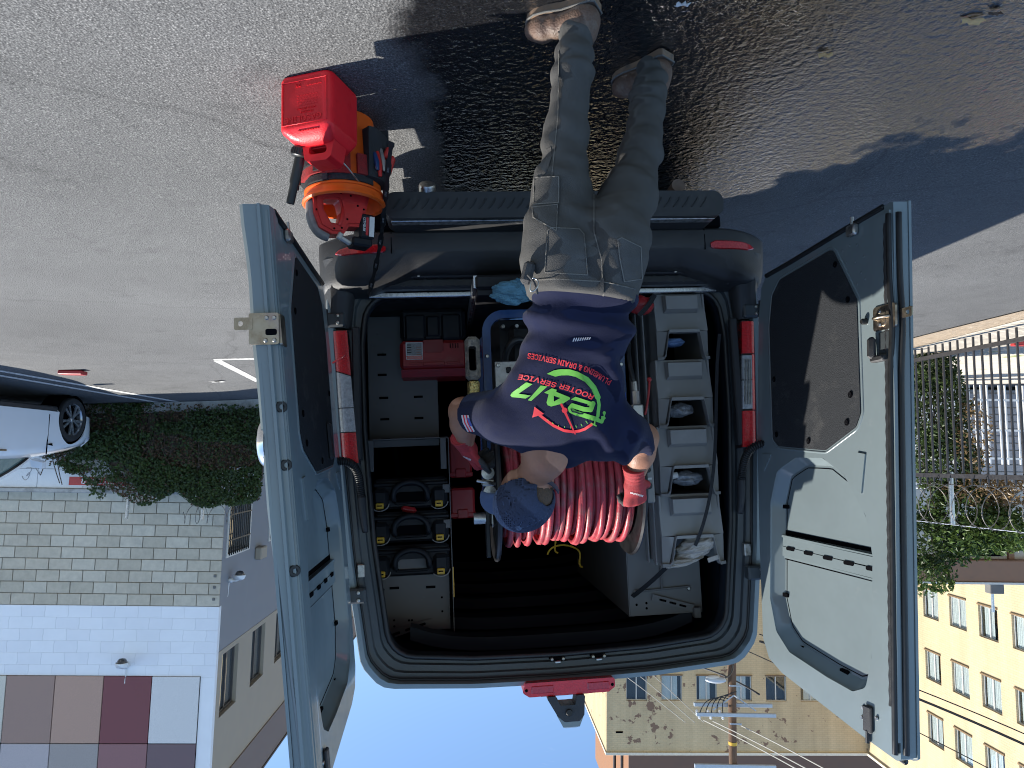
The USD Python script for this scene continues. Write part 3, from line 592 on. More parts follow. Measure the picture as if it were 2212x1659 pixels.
br = sh.put('brace', prism(Polygon([(.600, 2.155), (.605, 2.185), (.855, 2.255), (.85, 2.21)]), .485, .490, XZ), m_shelf)
for k in range(3): sh.put('brace_slot', prism(affinity.rotate(rrect(-.02, -.006, .02, .006, .005), 15), .483, .487, lambda a, b, d, k=k: (a + .65 + k * .065, d, b + 2.182 + k * .018)), m_hole, under=br)
sh.put('brace_bolt', lathe([(0, .012), (.008, .010), (.011, 0)], 10, (.70, .485, 2.19), (0, -1, 0)), m_steel)
sh.put('shelf_post', bb((.500, .44, 1.24), (.530, .455, 1.40), .002), m_shelf)
sh.put('shelf_post', bb((.87, .44, 1.24), (.90, .455, 1.40), .002), m_shelf)
for z in (1.50, 1.68): sh.put('shelf_ledge', bb((.49, .445, z - .022), (.525, .46, z + .022), .002), m_shelf)
sh.put('shelf_side', bb((.485, .46, 1.24), (.489, 1.6, 2.22)), m_shelf)
sh.put('shelf_board', bb((.49, .46, 1.235), (.90, 1.6, 1.24)), m_shelf)
sh.put('yellow_strip', bb((.480, .46, 1.90), (.486, .475, 2.05)), m_yel)
# three flat black cases with yellow latches
def case(z, label, i):
    c = Thing('tool_case', label, 'tool case', (.69, .45, z), V, 'black cases on the shelf unit')
    x0, x1 = .505 + i * .0, .875
    c.put('case_body', J(bb((x0, .46, z + .052), (x1, .80, z + .125), .012), bb((x0, .445, z + .10), (x1, .80, z + .128), .008), bb((x0 + .004, .452, z + .046), (x1 - .004, .80, z + .056), .004)), m_case)
    h = [(x0 + .09, .46, z + .12), (x0 + .095, .425, z + .118), (x0 + .105, .415, z + .075), (x0 + .12, .413, z + .055), (x1 - .10, .413, z + .055), (x1 - .085, .415, z + .075), (x1 - .075, .425, z + .118), (x1 - .07, .46, z + .12)]
    c.put('handle', tube(bez(*h, n=5), .0135, 8), m_case, True)
    c.put('handle_bar', bb((x0 + .10, .42, z + .010), (x1 - .08, .46, z + .028), .008), m_case)
    for s, xx in ((0, x0 + .045), (1, x1 - .03)):
        c.put('corner', bb((xx - .05, .437, z + .0), (xx + .04, .50, z + .115), .016), m_case)
        l = c.put('latch', bb((xx - .021, .428, z + .008), (xx + .021, .44, z + .042), .004), m_yel)
        c.put('latch_slot', bb((xx - .012, .4265, z + .018), (xx + .012, .4285, z + .024)), m_hole, under=l)
    return c
# z runs upwards: latches sit at the top of each front, so build with the latch edge up
for i, (zt, lab) in enumerate(((1.595, 'lowest of three black tool cases with yellow latches on the shelf'), (1.765, 'middle black tool case with yellow latches, something red on top of it'), (1.935, 'topmost black tool case with yellow latches, lit through its handle'))):
    c = Thing('tool_case', lab, 'tool case', (.69, .45, zt - .16), V, 'black cases on the shelf unit')
    x0, x1 = .495, .872
    T = lambda lo, hi, r=0: bb((lo[0], lo[1], zt - lo[2]), (hi[0], hi[1], zt - hi[2]), r)
    c.put('case_body', J(T((x0 + .005, .47, .06), (x1, .85, .155), .012), T((x0, .452, .115), (x1 + .004, .85, .135), .006)), m_case)
    c.put('case_lid', T((x0 + .01, .475, .0), (x1 - .006, .85, .058), .012), m_case)
    h = [(x0 + .105, .475, .055), (x0 + .108, .43, .06), (x0 + .112, .425, .09), (x0 + .130, .423, .115), (x1 - .12, .423, .115), (x1 - .100, .425, .09), (x1 - .096, .43, .06), (x1 - .094, .475, .055)]
    hp = bez(*[(a, b, zt - d) for a, b, d in h], n=5)
    c.put('handle', tube(hp, .015, 8), m_case, True)
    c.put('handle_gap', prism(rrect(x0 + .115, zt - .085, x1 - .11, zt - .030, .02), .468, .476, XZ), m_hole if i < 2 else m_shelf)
    c.put('handle_bar', T((x0 + .112, .455, .022), (x1 - .10, .475, .036), .006), m_case)
    for xx in (x0 + .050, x1 - .028):
        c.put('corner', T((xx - .045, .440, .0), (xx + .038, .50, .105), .018), m_case)
        c.put('corner_rim', tube(bez((xx - .046, .444, zt - .03), (xx - .03, .438, zt - .004), (xx + .02, .438, zt + .002), (xx + .038, .444, zt - .01), n=5), .003, 5), m_bin, True)
        l = c.put('latch', T((xx - .020, .428, .006), (xx + .020, .442, .036), .004), m_yel)
        c.put('latch_slot', T((xx - .012, .4262, .019), (xx + .012, .4285, .025)), m_hole, under=l)
one('red_cloth_scrap', bx((.70, .47, 1.600), (.08, .04, .03), .012, (12, (0, 1, 0))), m_redbox, 'red plastic thing lying on the lowest black case', 'clutter', F=V)
# red tool box on the floor
tb = Thing('red_toolbox', 'big red and black plastic toolbox on the van floor', 'toolbox', (.53, .4, .567), V)
x0, x1 = .375, .722; xm = (x0 + x1) / 2
tb.put('red_half', J(bb((x0, .395, .735), (x1, .72, .885), .018), hull([(x, y, z) for x in (x0 + .005, x1 - .005) for y, z in ((.40, .885), (.70, .885), (.43, .922), (.68, .922))])), m_redbox)
tb.put('black_half', J(bb((x0 + .004, .40, .568), (x1 - .004, .72, .735), .02), *[bb((a, .387, .60), (b, .41, .735), .01) for a, b in ((x0 + .03, x0 + .13), (x1 - .135, x1 - .03))]), m_case)
tb.put('latch', J(bb((xm - .035, .380, .61), (xm + .035, .41, .72), .010), bb((xm - .04, .386, .715), (xm + .04, .40, .73), .004)), m_case)
tb.put('latch_recess', J(prism(Polygon([(xm - .05, .735), (xm + .05, .735), (xm + .05, .79), (xm + .04, .80), (xm - .04, .80), (xm - .05, .79)]), .389, .396, XZ)), pm('red_box_dark', (.24, .014, .016), .5, var=.1))
for xx in (x0 + .075, x1 - .085):
    tb.put('foot_rib', J(bb((xx - .035, .388, .852), (xx + .035, .398, .860), .002), *[bb((xx + k * .014 - .002, .389, .842), (xx + k * .014 + .002, .397, .858)) for k in (-2, -1, 0, 1, 2)]), m_redbox)
tb.put('grip_bar', bb((xm - .055, .386, .85), (xm + .055, .397, .868), .003), m_redbox)
for k in range(4): tb.put('vent', bb((x0 + .045 + k * .013, .3925, .755), (x0 + .050 + k * .013, .397, .780)), m_hole)
lb = tb.put('label', bb((x1 - .118, .3915, .745), (x1 - .032, .396, .835)), m_white, label='white and grey printed label')
tb.put('label_red_band', bb((x1 - .116, .3905, .815), (x1 - .034, .3925, .833)), m_refl, under=lb)
tb.put('label_grey', bb((x1 - .114, .3908, .75), (x1 - .037, .3925, .812)), pm('grey_print', (.30, .29, .27), .7, var=.5, vs=300), under=lb)
for k in range(4):
    tb.put('printed_tool', bb((x1 - .060, .3900, .757 + k * .013), (x1 - .038, .3910, .761 + k * .013)), m_hole, under=lb)
    tb.put('printed_tool', bb((x1 - .110, .3900, .770 + k * .013), (x1 - .086, .3910, .773 + k * .013)), pm('print_orange%s' % 'abcd'[k], (.35, .12, .05), .6), under=lb)
# grey stacking bins on the left wall
bin_src = None
bl_ = [('lowest grey plastic bin, hanging directly above the sill', .585), ('second grey plastic bin from the sill, clear bag inside', .913), ('third grey plastic bin from the sill, under the strap', 1.237), ('topmost grey plastic bin, with a beige cloth in it', 1.563)]
def make_bin(z0, label, j):
    b = Thing('grey_bin', label, 'storage bin', (-.655, .1, z0), V, 'grey bins stacked along the left wall of the van')
    xa, xb = -.535 + .012 * j, -.790 - .003 * j; H = .325
    # the front: a sloping lower face with a raised block, above it the hopper opening with a folded rim
    def shell(x, y, z): return (x, y, z0 + z)
    prof_l, prof_r = xa, xb
    b.put('side_wall', J(bb((xa - .012, .085, z0), (xa, .55, z0 + H), .003)), m_bin)
    b.put('side_wall', J(bb((xb, .085, z0), (xb + .012, .55, z0 + H), .003)), m_bin)
    b.put('bin_floor', bb((xb, .12, z0), (xa, .55, z0 + .012)), m_bin)
    w = (xa - xb); c = (xa + xb) / 2
    b.put('front_face', J(hull([shell(c + sx * w * f, y, z) for sx in (-1, 1) for f, y, z in ((.50, .10, .0), (.50, .085, .09), (.50, .065, .19), (.48, .12, .0), (.48, .11, .19))])), m_bin)
    b.put('front_block', hull([shell(c + sx * w * f, y, z) for sx in (-1, 1) for f, y, z in ((.33, .082, .012), (.31, .046, .020), (.305, .046, .085), (.33, .075, .10))]), m_bin)
    # rim: goes up either side of the opening and across, as an inverted U
    rim = [(-.5, .075, .325), (-.40, .06, .325), (-.365, .052, .310), (-.30, .045, .205), (-.285, .043, .195), (.285, .043, .195), (.30, .045, .205), (.365, .052, .310), (.40, .06, .325), (.5, .075, .325)]
    R = np.array([shell(c + a * w * 1.02, y, z) for a, y, z in rim])
    b.put('rim', J(*[hull([p + np.array(o) for p in (R[k], R[k + 1]) for o in ((0, -.011, -.007), (0, .03, -.007), (0, -.011, .007), (0, .03, .007))]) for k in range(len(R) - 1)]), m_bin, 30)
    for sx in (-1, 1): b.put('front_cheek', hull([shell(c + sx * w * f, y, z) for f, y, z in ((.5, .07, .19), (.5, .08, .318), (.41, .062, .318), (.31, .055, .195), (.5, .10, .19), (.5, .11, .318), (.41, .095, .318), (.31, .09, .195))]), m_bin)
    return b
for j, (lab, z0) in enumerate(bl_): make_bin(z0, lab, j)
bk = Thing('bin_row', 'row of more grey bins standing behind the front stack, seen edge-on', 'storage bins', (-.45, .16, .6), V)
for i in range(5): bk.put('bin_edge', bb((-.50 + .012 * i, .16 + i * .09, .60), (-.492 + .012 * i, .20 + i * .09, 1.90), .003), m_bin)
m_bag = pm('clear_bag', (.45, .47, .50), .12, var=.3, vs=40, spec=.7, trans=.55)
def crumple(c, r, seed, n=3, amp=.35, s=9):
    m = trimesh.creation.icosphere(n); v = m.vertices; d = 1 + amp * fbm(v + seed * 7.3, s * .25, 4, seed) * 2; m.vertices = v * d[:, None] * np.array(r) + np.array(c); return m
one('clear_bag', crumple((-.645, .13, 1.16), (.07, .05, .035), 3), m_bag, 'crumpled clear bag in the second grey bin', 'plastic bag', F=V)
one('clear_bag', crumple((-.655, .12, 1.49), (.075, .05, .035), 5), m_bag, 'crumpled clear bag with a white fitting in the third grey bin', 'plastic bag', F=V)
one('blue_bag', crumple((-.63, .12, .825), (.055, .04, .022), 8), pm('blue_bag_plastic', (.12, .2, .36), .2, var=.3, vs=40), 'blue plastic bag poking out of the lowest grey bin', 'plastic bag', F=V)
one('pipe_fitting', tube([(-.565, .09, 1.475), (-.60, .09, 1.470)], [.017, .015], 12), m_white, 'white pipe fitting at the edge of the third bin', 'pipe fitting', F=V)
m_beige = pm('beige_cloth_mat', (.42, .385, .34), .95, var=.14, vs=12, bump=.5, bs=320)
def cloth(c, r, seed):
    m = trimesh.creation.icosphere(5); v = m.vertices; d = 1 + .42 * fbm(v * [1, 1, 2.4] + seed, 1.5, 4, seed) + .05 * np.sin(v[:, 0] * 7 + v[:, 2] * 9 + 4 * fbm(v, 1.3, 2, seed)); m.vertices = v * d[:, None] * np.array(r) + np.array(c); return m
one('beige_cloth', J(rx(-24, (0, 1, 0), cloth((-.665, .10, 1.815), (.105, .065, .055), 2), (-.66, .1, 1.80)), rx(-12, (0, 1, 0), cloth((-.60, .09, 1.875), (.10, .05, .022), 6), (-.6, .1, 1.87)), bx((-.735, .045, 1.865), (.06, .006, .022), .002, (-15, (0, 1, 0)))), m_beige, 'crumpled beige canvas cloth stuffed in the topmost grey bin', 'cloth', F=V)
def strap(name, P, w, label, m=None, n=10):
    P = bez(*P, n=n); T = np.gradient(P, axis=0); T /= np.linalg.norm(T, axis=1)[:, None]; S = np.cross(T, [0, 1, 0]); S /= np.linalg.norm(S, axis=1)[:, None] + 1e-9
    R = np.stack([P + S * w / 2, P + S * w / 2 + [0, .002, 0], P - S * w / 2 + [0, .002, 0], P - S * w / 2], 1)
    one(name, rings(R), m or m_web, label, 'strap', F=V)
strap('tie_strap', [(-.835, .03, .80), (-.775, .02, 1.30), (-.70, .015, 1.66), (-.645, .03, 1.80)], .016, 'long thin black strap running down across the grey bins')
strap('tie_strap', [(-.535, .12, 1.90), (-.46, .22, 2.0), (-.40, .30, 2.07)], .022, 'short black strap from the topmost bin to the shelf behind')
# left shelf end panel (upper)
ls = Thing('shelf_end', 'grey steel shelf end above the grey bins with a diagonal brace', 'shelf', (-.60, .30, 1.9), V)
ls.put('end_panel', bb((-.755, .30, 1.70), (-.385, .305, 2.165), .001), m_shelf)
ls.put('shelf_side', bb((-.384, .30, .60), (-.380, 1.7, 2.165)), m_shelf)
for x in (-.42, -.69): ls.put('bolt', lathe([(0, .008), (.006, .008), (.011, .003), (.012, 0)], 12, (x, .30, 2.045), (0, -1, 0)), m_steel)
ls.put('rod', tube([(-.42, .29, 2.045), (-.69, .29, 2.035)], .005, 6), m_shelf); ls.put('rod', tube([(-.55, .29, 1.93), (-.55, .29, 2.04)], .005, 6), m_shelf)
lbr = ls.put('brace', prism(Polygon([(-.495, 2.09), (-.50, 2.06), (-.71, 2.125), (-.705, 2.16)]), .285, .29, XZ), m_shelf)
for k in range(3): ls.put('brace_slot', prism(affinity.rotate(rrect(-.018, -.005, .018, .005, .004), -17), .283, .287, lambda a, b, d, k=k: (a - .55 - k * .05, d, b + 2.093 + k * .016)), m_hole, under=lbr)
for x, z in ((-.42, 2.11), (-.47, 2.105), (-.47, 2.13)): ls.put('hole', prism(Point(x, z).buffer(.006), .2985, .303, XZ), m_hole)
ls.put('foot_plate', bb((-.735, .26, 2.135), (-.70, .30, 2.185), .004), m_shelf)
# dim things deeper in the van
def mil(name, lo, hi, label):
    t = Thing(name, label, 'toolbox', ((lo[0] + hi[0]) / 2, lo[1], lo[2]), V); t.put('box_body', bb(lo, hi, .012), m_redbox)
    t.put('lid_rim', bb((lo[0] - .004, lo[1] - .006, hi[2] - .03), (hi[0] + .004, lo[1] + .02, hi[2] - .005), .004), m_redbox); t.put('latch', bb(((lo[0] + hi[0]) / 2 - .03, lo[1] - .012, hi[2] - .05), ((lo[0] + hi[0]) / 2 + .03, lo[1], hi[2]), .004), m_redbox)
mil('dim_red_case', (.355, .85, 1.22), (.485, 1.2, 1.46), 'dark red case in the shade behind the glove, upright')
mil('dim_red_case', (.345, .85, 1.52), (.485, 1.2, 1.69), 'dark red case in the shade below the black gap, higher one')
for x, z in ((-.02, 1.80), (-.155, 1.885)):
    one('yellow_hook', tube(bez((x + .01 + .10, .75, z + .02), (x + .02 + .08, .75, z), (x - .06, .75, z), (x - .07, .75, z + .01), (x - .075, .75, z + .095), (x - .085, .75, z + .10), n=4), .005, 6), m_yel, 'thin yellow bracket deep in the van, ' + ('nearer the roof' if z > 1.85 else 'closer to the hose'), 'bracket', F=V)
for z in (1.16, 1.45): one('chain', J(*[lathe([(.004, -.001), (.007, 0), (.004, .001)], 8, (.26, .30, z + k * .012), (0, 1, 0) if k % 2 else (1, 0, 0)) for k in range(10)]), m_steel, 'short steel chain hanging behind the jetter, ' + ('lower length' if z < 1.3 else 'upper length'), 'chain', F=V)

# ================================================================ the drain jetter on its slide-out tray
m_blue = pm('jetter_blue', (.009, .032, .092), .32, var=.15, vs=12, coat=.3, dirt=(.04, .048, .06), dirt_at=(.6, .85), ds=14)
m_jblk = pm('jetter_black', (.009, .009, .010), .35, spec=.3, var=.2, vs=20)
m_mud = pm('muddy_steel', (.21, .175, .135), .9, .0, var=.45, vs=50, bump=1.0, bs=110, dirt=(.10, .09, .075), dirt_at=(.45, .6), ds=40, bdist=.004)
m_brass = pm('brass_roll', (.55, .42, .16), .28, 1.0, var=.3, vs=60, bump=.5, bs=140)
m_plate = pm('bare_plate', (.44, .42, .39), .38, .8, var=.15, vs=30, dirt=(.2, .19, .17), dirt_at=(.58, .8), ds=22)
m_hose = pm('red_hose', (.36, .040, .052), .42, var=.25, vs=18, dirt=(.25, .13, .11), dirt_at=(.50, .72), ds=16, bump=.12, bs=120, spec=.35)
jt = Thing('drain_jetter', 'blue framed drain jetter with a red hose reel on the van sill', 'machine', (.04, -.25, .60), V)
fx0, fx1, fz0, fz1, fy = -.265, .335, .735, 1.62, -.30
fo = rrect(fx0, fz0, fx1, fz1, .09, 8)
jt.put('frame', prism(fo.difference(fo.buffer(-.034)), fy - .03, fy + .02, XZ), m_blue, 30)
jt.put('frame', prism(fo.difference(fo.buffer(-.034)), fy + .45, fy + .50, XZ), m_blue, 30, label='rear hoop of the blue frame')
for x in (fx0 + .015, fx1 - .015):
    for z in (fz0 + .12, fz1 - .1): jt.put('frame_tie', bb((x - .012, fy, z - .015), (x + .012, fy + .47, z + .015), .003), m_blue)
for x, z in ((fx1 - .017, .93), (fx1 - .017, 1.10), (fx0 + .017, .88), (fx0 + .017, .98), (fx0 + .017, 1.06)): jt.put('frame_bolt', lathe([(0, .006), (.006, .006), (.009, 0)], 10, (x, fy - .03, z), (0, -1, 0)), m_steel)
jt.put('tray', J(bb((fx0 - .02, -.38, .655), (fx1 + .02, .9, .685), .004), bb((.10, -.40, .60), (.36, -.20, .66), .01)), m_jblk)
jt.put('tray_rail', bb((.345, -.39, .60), (.368, .8, .655), .002), m_alu)
jt.put('tray_rail', bb((-.29, -.39, .60), (-.267, .8, .655), .002), m_alu)
jt.put('tray_foot', bb((.02, -.405, .612), (.11, -.385, .665), .003), m_white)
jt.put('engine', J(bb((-.20, -.05, .69), (.28, .35, 1.12), .04), bb((-.15, -.12, .76), (.20, -.03, .98), .02), bb((.0, -.18, .80), (.10, -.1, .9), .02)), m_jblk)
jt.put('fuel_tank', bb((-.2, .0, 1.13), (.26, .30, 1.25), .05), m_jblk)
for x in (.235, .175): jt.put('engine_bolt', lathe([(0, .02), (.008, .02), (.010, 0)], 10, (x, -.18, .78), (0, -1, 0)), m_steel)
jt.put('hose_loop', tube(bez((.20, -.15, .98), (.225, -.2, .90), (.19, -.22, .85), (.12, -.2, .86), (.06, -.2, .95), n=8), .015, 8), m_rub, True)
gpl = jt.put('gauge_plate', bb((.155, -.345, .955), (.29, -.335, 1.085), .003), m_plate)
for x, z in ((.275, .97), (.275, 1.07), (.175, 1.07)): jt.put('plate_bolt', lathe([(0, .007), (.007, .006), (.010, 0)], 10, (x, -.346, z), (0, -1, 0)), m_steel, under=gpl)
jt.put('switch', J(bb((.222, -.355, .98), (.243, -.34, 1.005), .003)), m_jblk, under=gpl)
jt.put('side_sticker', bb((fx1 - .030, -.334, 1.13), (fx1 - .004, -.331, 1.20)), pm('blue_sticker', (.02, .10, .30), .4, var=.2, vs=200))
jt.put('side_sticker', bb((fx0 + .004, -.334, 1.10), (fx0 + .030, -.331, 1.20)), pm('blue_sticker_b', (.03, .08, .34), .4, var=.4, vs=200))
# muddy roller guide and brass roll to the right of the frame
mg = jt.put('roller_bracket', J(cut(bb((.352, -.43, .86), (.412, -.35, 1.035), .014), bb((.368, -.5, .90), (.398, -.3, 1.0), .006))), m_mud, 20)
jt.put('brass_roll', lathe([(0, 0), (.024, 0), (.026, .01), (.025, .085), (.022, .095), (0, .095)], 18, (.382, -.39, 1.04)), m_brass)
# control column: chain side, valves
jt.put('upright', bb((.345, -.56, 1.16), (.362, -.52, 1.72), .003), m_jblk)
vl = jt.put('valve', J(cyl((.345, -.58, 1.405), (.352, -.58, 1.475), .009, 10), bx((.348, -.58, 1.44), (.05, .028, .028), .006), lathe([(0, 0), (.022, 0), (.024, .006), (.024, .014), (0, .016)], 16, (.350, -.61, 1.405), (0, -1, 0)), lathe([(0, 0), (.022, 0), (.024, .006), (.024, .014), (0, .016)], 16, (.345, -.61, 1.475), (0, -1, 0))), m_steel, 30)
jt.put('valve_lever', tube([(.39, -.595, 1.432), (.352, -.605, 1.44), (.30, -.60, 1.45)], .006, 8), m_steel, under=vl)
jt.put('hose_coupling', J(cyl((.405, -.54, 1.575), (.36, -.54, 1.575), .022, 16), cyl((.36, -.54, 1.575), (.345, -.54, 1.575), .011, 12), bx((.335, -.54, 1.573), (.03, .04, .075), .014)), m_steel, 30)
# left: ball valve with red lever, knob panel
bv = jt.put('ball_valve', J(bx((-.29, -.38, 1.19), (.05, .045, .07), .006), cyl((-.288, -.38, 1.10), (-.288, -.38, 1.155), .016, 6), cyl((-.288, -.38, 1.225), (-.29, -.38, 1.27), .016, 6), cyl((-.285, -.38, 1.06), (-.287, -.38, 1.10), .012, 10)), m_plate, 25)
jt.put('red_lever', J(tube(bez((-.318, -.40, 1.20), (-.325, -.405, 1.17), (-.345, -.40, 1.06), n=6), .005, 6), trimesh.creation.icosphere(2, .010).apply_translation((-.345, -.40, 1.055))), m_redbox, True, under=bv)
jt.put('feed_hose', tube(bez((-.285, -.38, 1.06), (-.28, -.36, 1.0), (-.29, -.3, .9), (-.30, -.2, .8), n=8), .010, 8), m_rub, True)
kp = jt.put('knob_panel', bb((-.345, -.385, 1.36), (-.265, -.375, 1.56), .004), m_bin)
for z, r in ((1.49, .014), (1.425, .012)):
    jt.put('knob', lathe([(0, .022), (r * .8, .022), (r, .016), (r * 1.1, 0)], 16, (-.318, -.386, z), (0, -1, 0)), m_rub, under=kp)
    jt.put('knob_label', bb((-.335, -.3865, z - .032), (-.302, -.3852, z - .024)), m_white, under=kp)
jt.put('warning_sticker', bb((-.262, -.334, 1.29), (-.236, -.331, 1.325)), m_white)
# reel: two dished flanges, hub, hose wound in layers
rc = np.array([.068, -.47, 1.445]); RX = (1, 0, 0)
for x, s in ((.312, 1), (-.192, -1)):
    jt.put('reel_flange', lathe([(.03, .012), (.16, .010), (.20, .004), (.262, .012), (.288, .020), (.300, .016), (.303, .008), (.298, .0), (.262, .002), (.20, -.006), (.03, .0)], 56, (x - rc[0] * 0, rc[1], rc[2]), (s, 0, 0)), m_jblk, 40)
jt.put('reel_hub', cyl((-.19, rc[1], rc[2]), (.31, rc[1], rc[2]), .14, 32), m_jblk)
for x in (.33, -.21): jt.put('reel_arm', J(hull([(x - .008, -.50, 1.42), (x + .008, -.50, 1.42), (x - .008, -.44, 1.47), (x + .008, -.44, 1.47), (x - .008, -.30, 1.30), (x + .008, -.30, 1.30), (x - .008, -.30, 1.42), (x + .008, -.30, 1.42)])), m_jblk)
r3 = np.random.default_rng(12); turns = []
layers = [(.174, 30), (.198, 28), (.221, 25)]
for L, (rad, nt) in enumerate(layers):
    xs_ = np.linspace(-.172, .288, nt)
    if L == 2: xs_ = xs_ + r3.normal(0, .004, nt)
    for k, x in enumerate(xs_):
        n = 40; a = np.linspace(0, 2 * np.pi, n, endpoint=False); ph = r3.uniform(0, 6.28)
        sl = r3.normal(.006, .007) if L == 2 else .004
        sag = r3.uniform(0, .022) if L == 2 else r3.uniform(0, .006)
        rr = rad + r3.normal(0, .003) + sag * np.maximum(0, np.sin(a + r3.normal(0, .3))) + .002 * np.sin(3 * a + ph)
        xx_ = x + sl * np.sin(a * .5 + ph) * 2 + .003 * np.sin(2 * a + ph)
        xx_ = np.clip(xx_, -.176, .300)
        turns.append(tube(np.stack([xx_, rc[1] + rr * np.cos(a), rc[2] + rr * np.sin(a)], 1), .0112, 9, closed=True))
        if L == 2: jt.put('hose_turn', turns.pop(), m_hose, True)
jt.put('hose_inner_layers', J(*turns), m_hose, True, kind='stuff')
one('blue_rag', J(cloth((.215, -.43, .685), (.085, .024, .050), 11), rx(25, (0, 1, 0), cloth((.135, -.43, .678), (.075, .028, .042), 13), (.135, -.43, .675)), rx(-30, (0, 1, 0), cloth((.085, -.43, .655), (.04, .022, .075), 15), (.085, -.43, .65))), pm('blue_rag_mat', (.085, .20, .27), .95, var=.25, vs=26, bump=.8, bs=240, bdist=.006), 'crumpled teal blue shop towel hanging on the jetter tray', 'rag', F=V)
one('red_bag', crumple((-.43, -.05, .67), (.06, .05, .045), 21, amp=.25), m_redbox, 'small red cloth bag beside the lowest grey bin', 'bag', F=V)
strap('bag_strap', [(-.40, -.11, .73), (-.44, -.115, .69), (-.485, -.10, .63)], .022, 'black strap over the small red bag')
# perforated rubber strap hanging from the sill corner
P = [tuple(fromW(V, at(*q))) for q in ((796, 636, 3.05), (806, 600, 2.98), (822, 520, 2.84), (834, 410, 2.66), (846, 306, 2.5))]
ps = Thing('rubber_strap', 'black rubber tie strap with oval holes hanging past the bumper', 'strap', P[0], V)
Q = bez(*P, n=14); T = np.gradient(Q, axis=0); T /= np.linalg.norm(T, axis=1)[:, None]; S = np.cross(T, [0, 1, .2]); S /= np.linalg.norm(S, axis=1)[:, None]
t = np.linspace(0, 1, len(Q)); wd = .0075 + .0045 * (np.abs(((t * 6.5) % 1) - .5) < .22)
ps.put('strap_body', rings(np.stack([Q + S * wd[:, None], Q + S * wd[:, None] + [0, .006, 0], Q - S * wd[:, None] + [0, .006, 0], Q - S * wd[:, None]], 1)), m_rub, 25)
for k in range(6):
    i = int((k + .5) / 6.5 * (len(Q) - 1)); c = Q[i] - np.array([0, .002, 0]); d = T[i]
    ps.put('hole', J(hull([c + d * a + S[i] * b + np.array([0, e, 0]) for a in (-.011, .011) for b in (-.004, .004) for e in (0, .002)])), m_alu if k < 2 else m_asph)
# ================================================================ the person
m_skin = pm('skin', (.29, .140, .085), .52, var=.10, vs=26, bump=.15, bs=260, spec=.35, dirt=(.32, .125, .075), dirt_at=(.55, .8), ds=14)
m_shirt = pm('navy_shirt', (.0095, .0120, .033), .9, var=.10, vs=22, bump=.22, bs=620, spec=.12, sheen=.04)
m_trous = pm('grey_trousers', (.074, .072, .068), .93, var=.16, vs=16, bump=.4, bs=520, spec=.15, dirt=(.060, .057, .056), dirt_at=(.57, .75), ds=5)
m_seam = pm('trouser_seam', (.125, .118, .105), .9, var=.2, vs=90, bump=.4, bs=400)
m_tdark = pm('trouser_waist', (.062, .059, .055), .93, var=.2, vs=40, bump=.3, bs=400)
m_boot = pm('boot_leather', (.098, .056, .037), .62, var=.25, vs=24, bump=.35, bs=160, dirt=(.17, .135, .105), dirt_at=(.48, .72), ds=16)
m_sole = pm('boot_sole', (.20, .125, .075), .8, var=.25, vs=40, dirt=(.07, .06, .05), dirt_at=(.5, .7), ds=20)
m_glove = pm('red_glove', (.33, .022, .026), .75, var=.15, vs=60, bump=.4, bs=700, dirt=(.20, .02, .022), dirt_at=(.55, .75), ds=30)
m_palm = pm('glove_palm', (.035, .034, .034), .7, var=.3, vs=90, bump=.4, bs=500)
m_cap = pm('cap_mesh', (.034, .044, .078), .85, var=.55, vs=420, bump=.15, bs=600, spec=.2)
m_capf = pm('cap_cloth', (.050, .078, .150), .88, var=.10, vs=60, bump=.25, bs=600, sheen=.1)
m_strapc = pm('cap_strap', (.03, .036, .055), .6, var=.1, vs=60)
m_hair = pm('hair_short', (.080, .052, .034), .8, var=.55, vs=420, stretch=(1, 1, .3), bump=.8, bs=500, bdist=.004)
P_ = lambda px, py, Y: at(px, py, Y)
per = Thing('person', 'person in a navy work shirt, grey trousers and cap bending over the hose reel', 'person', (-.26, 2.1, float(gz(-.26, 2.1))))
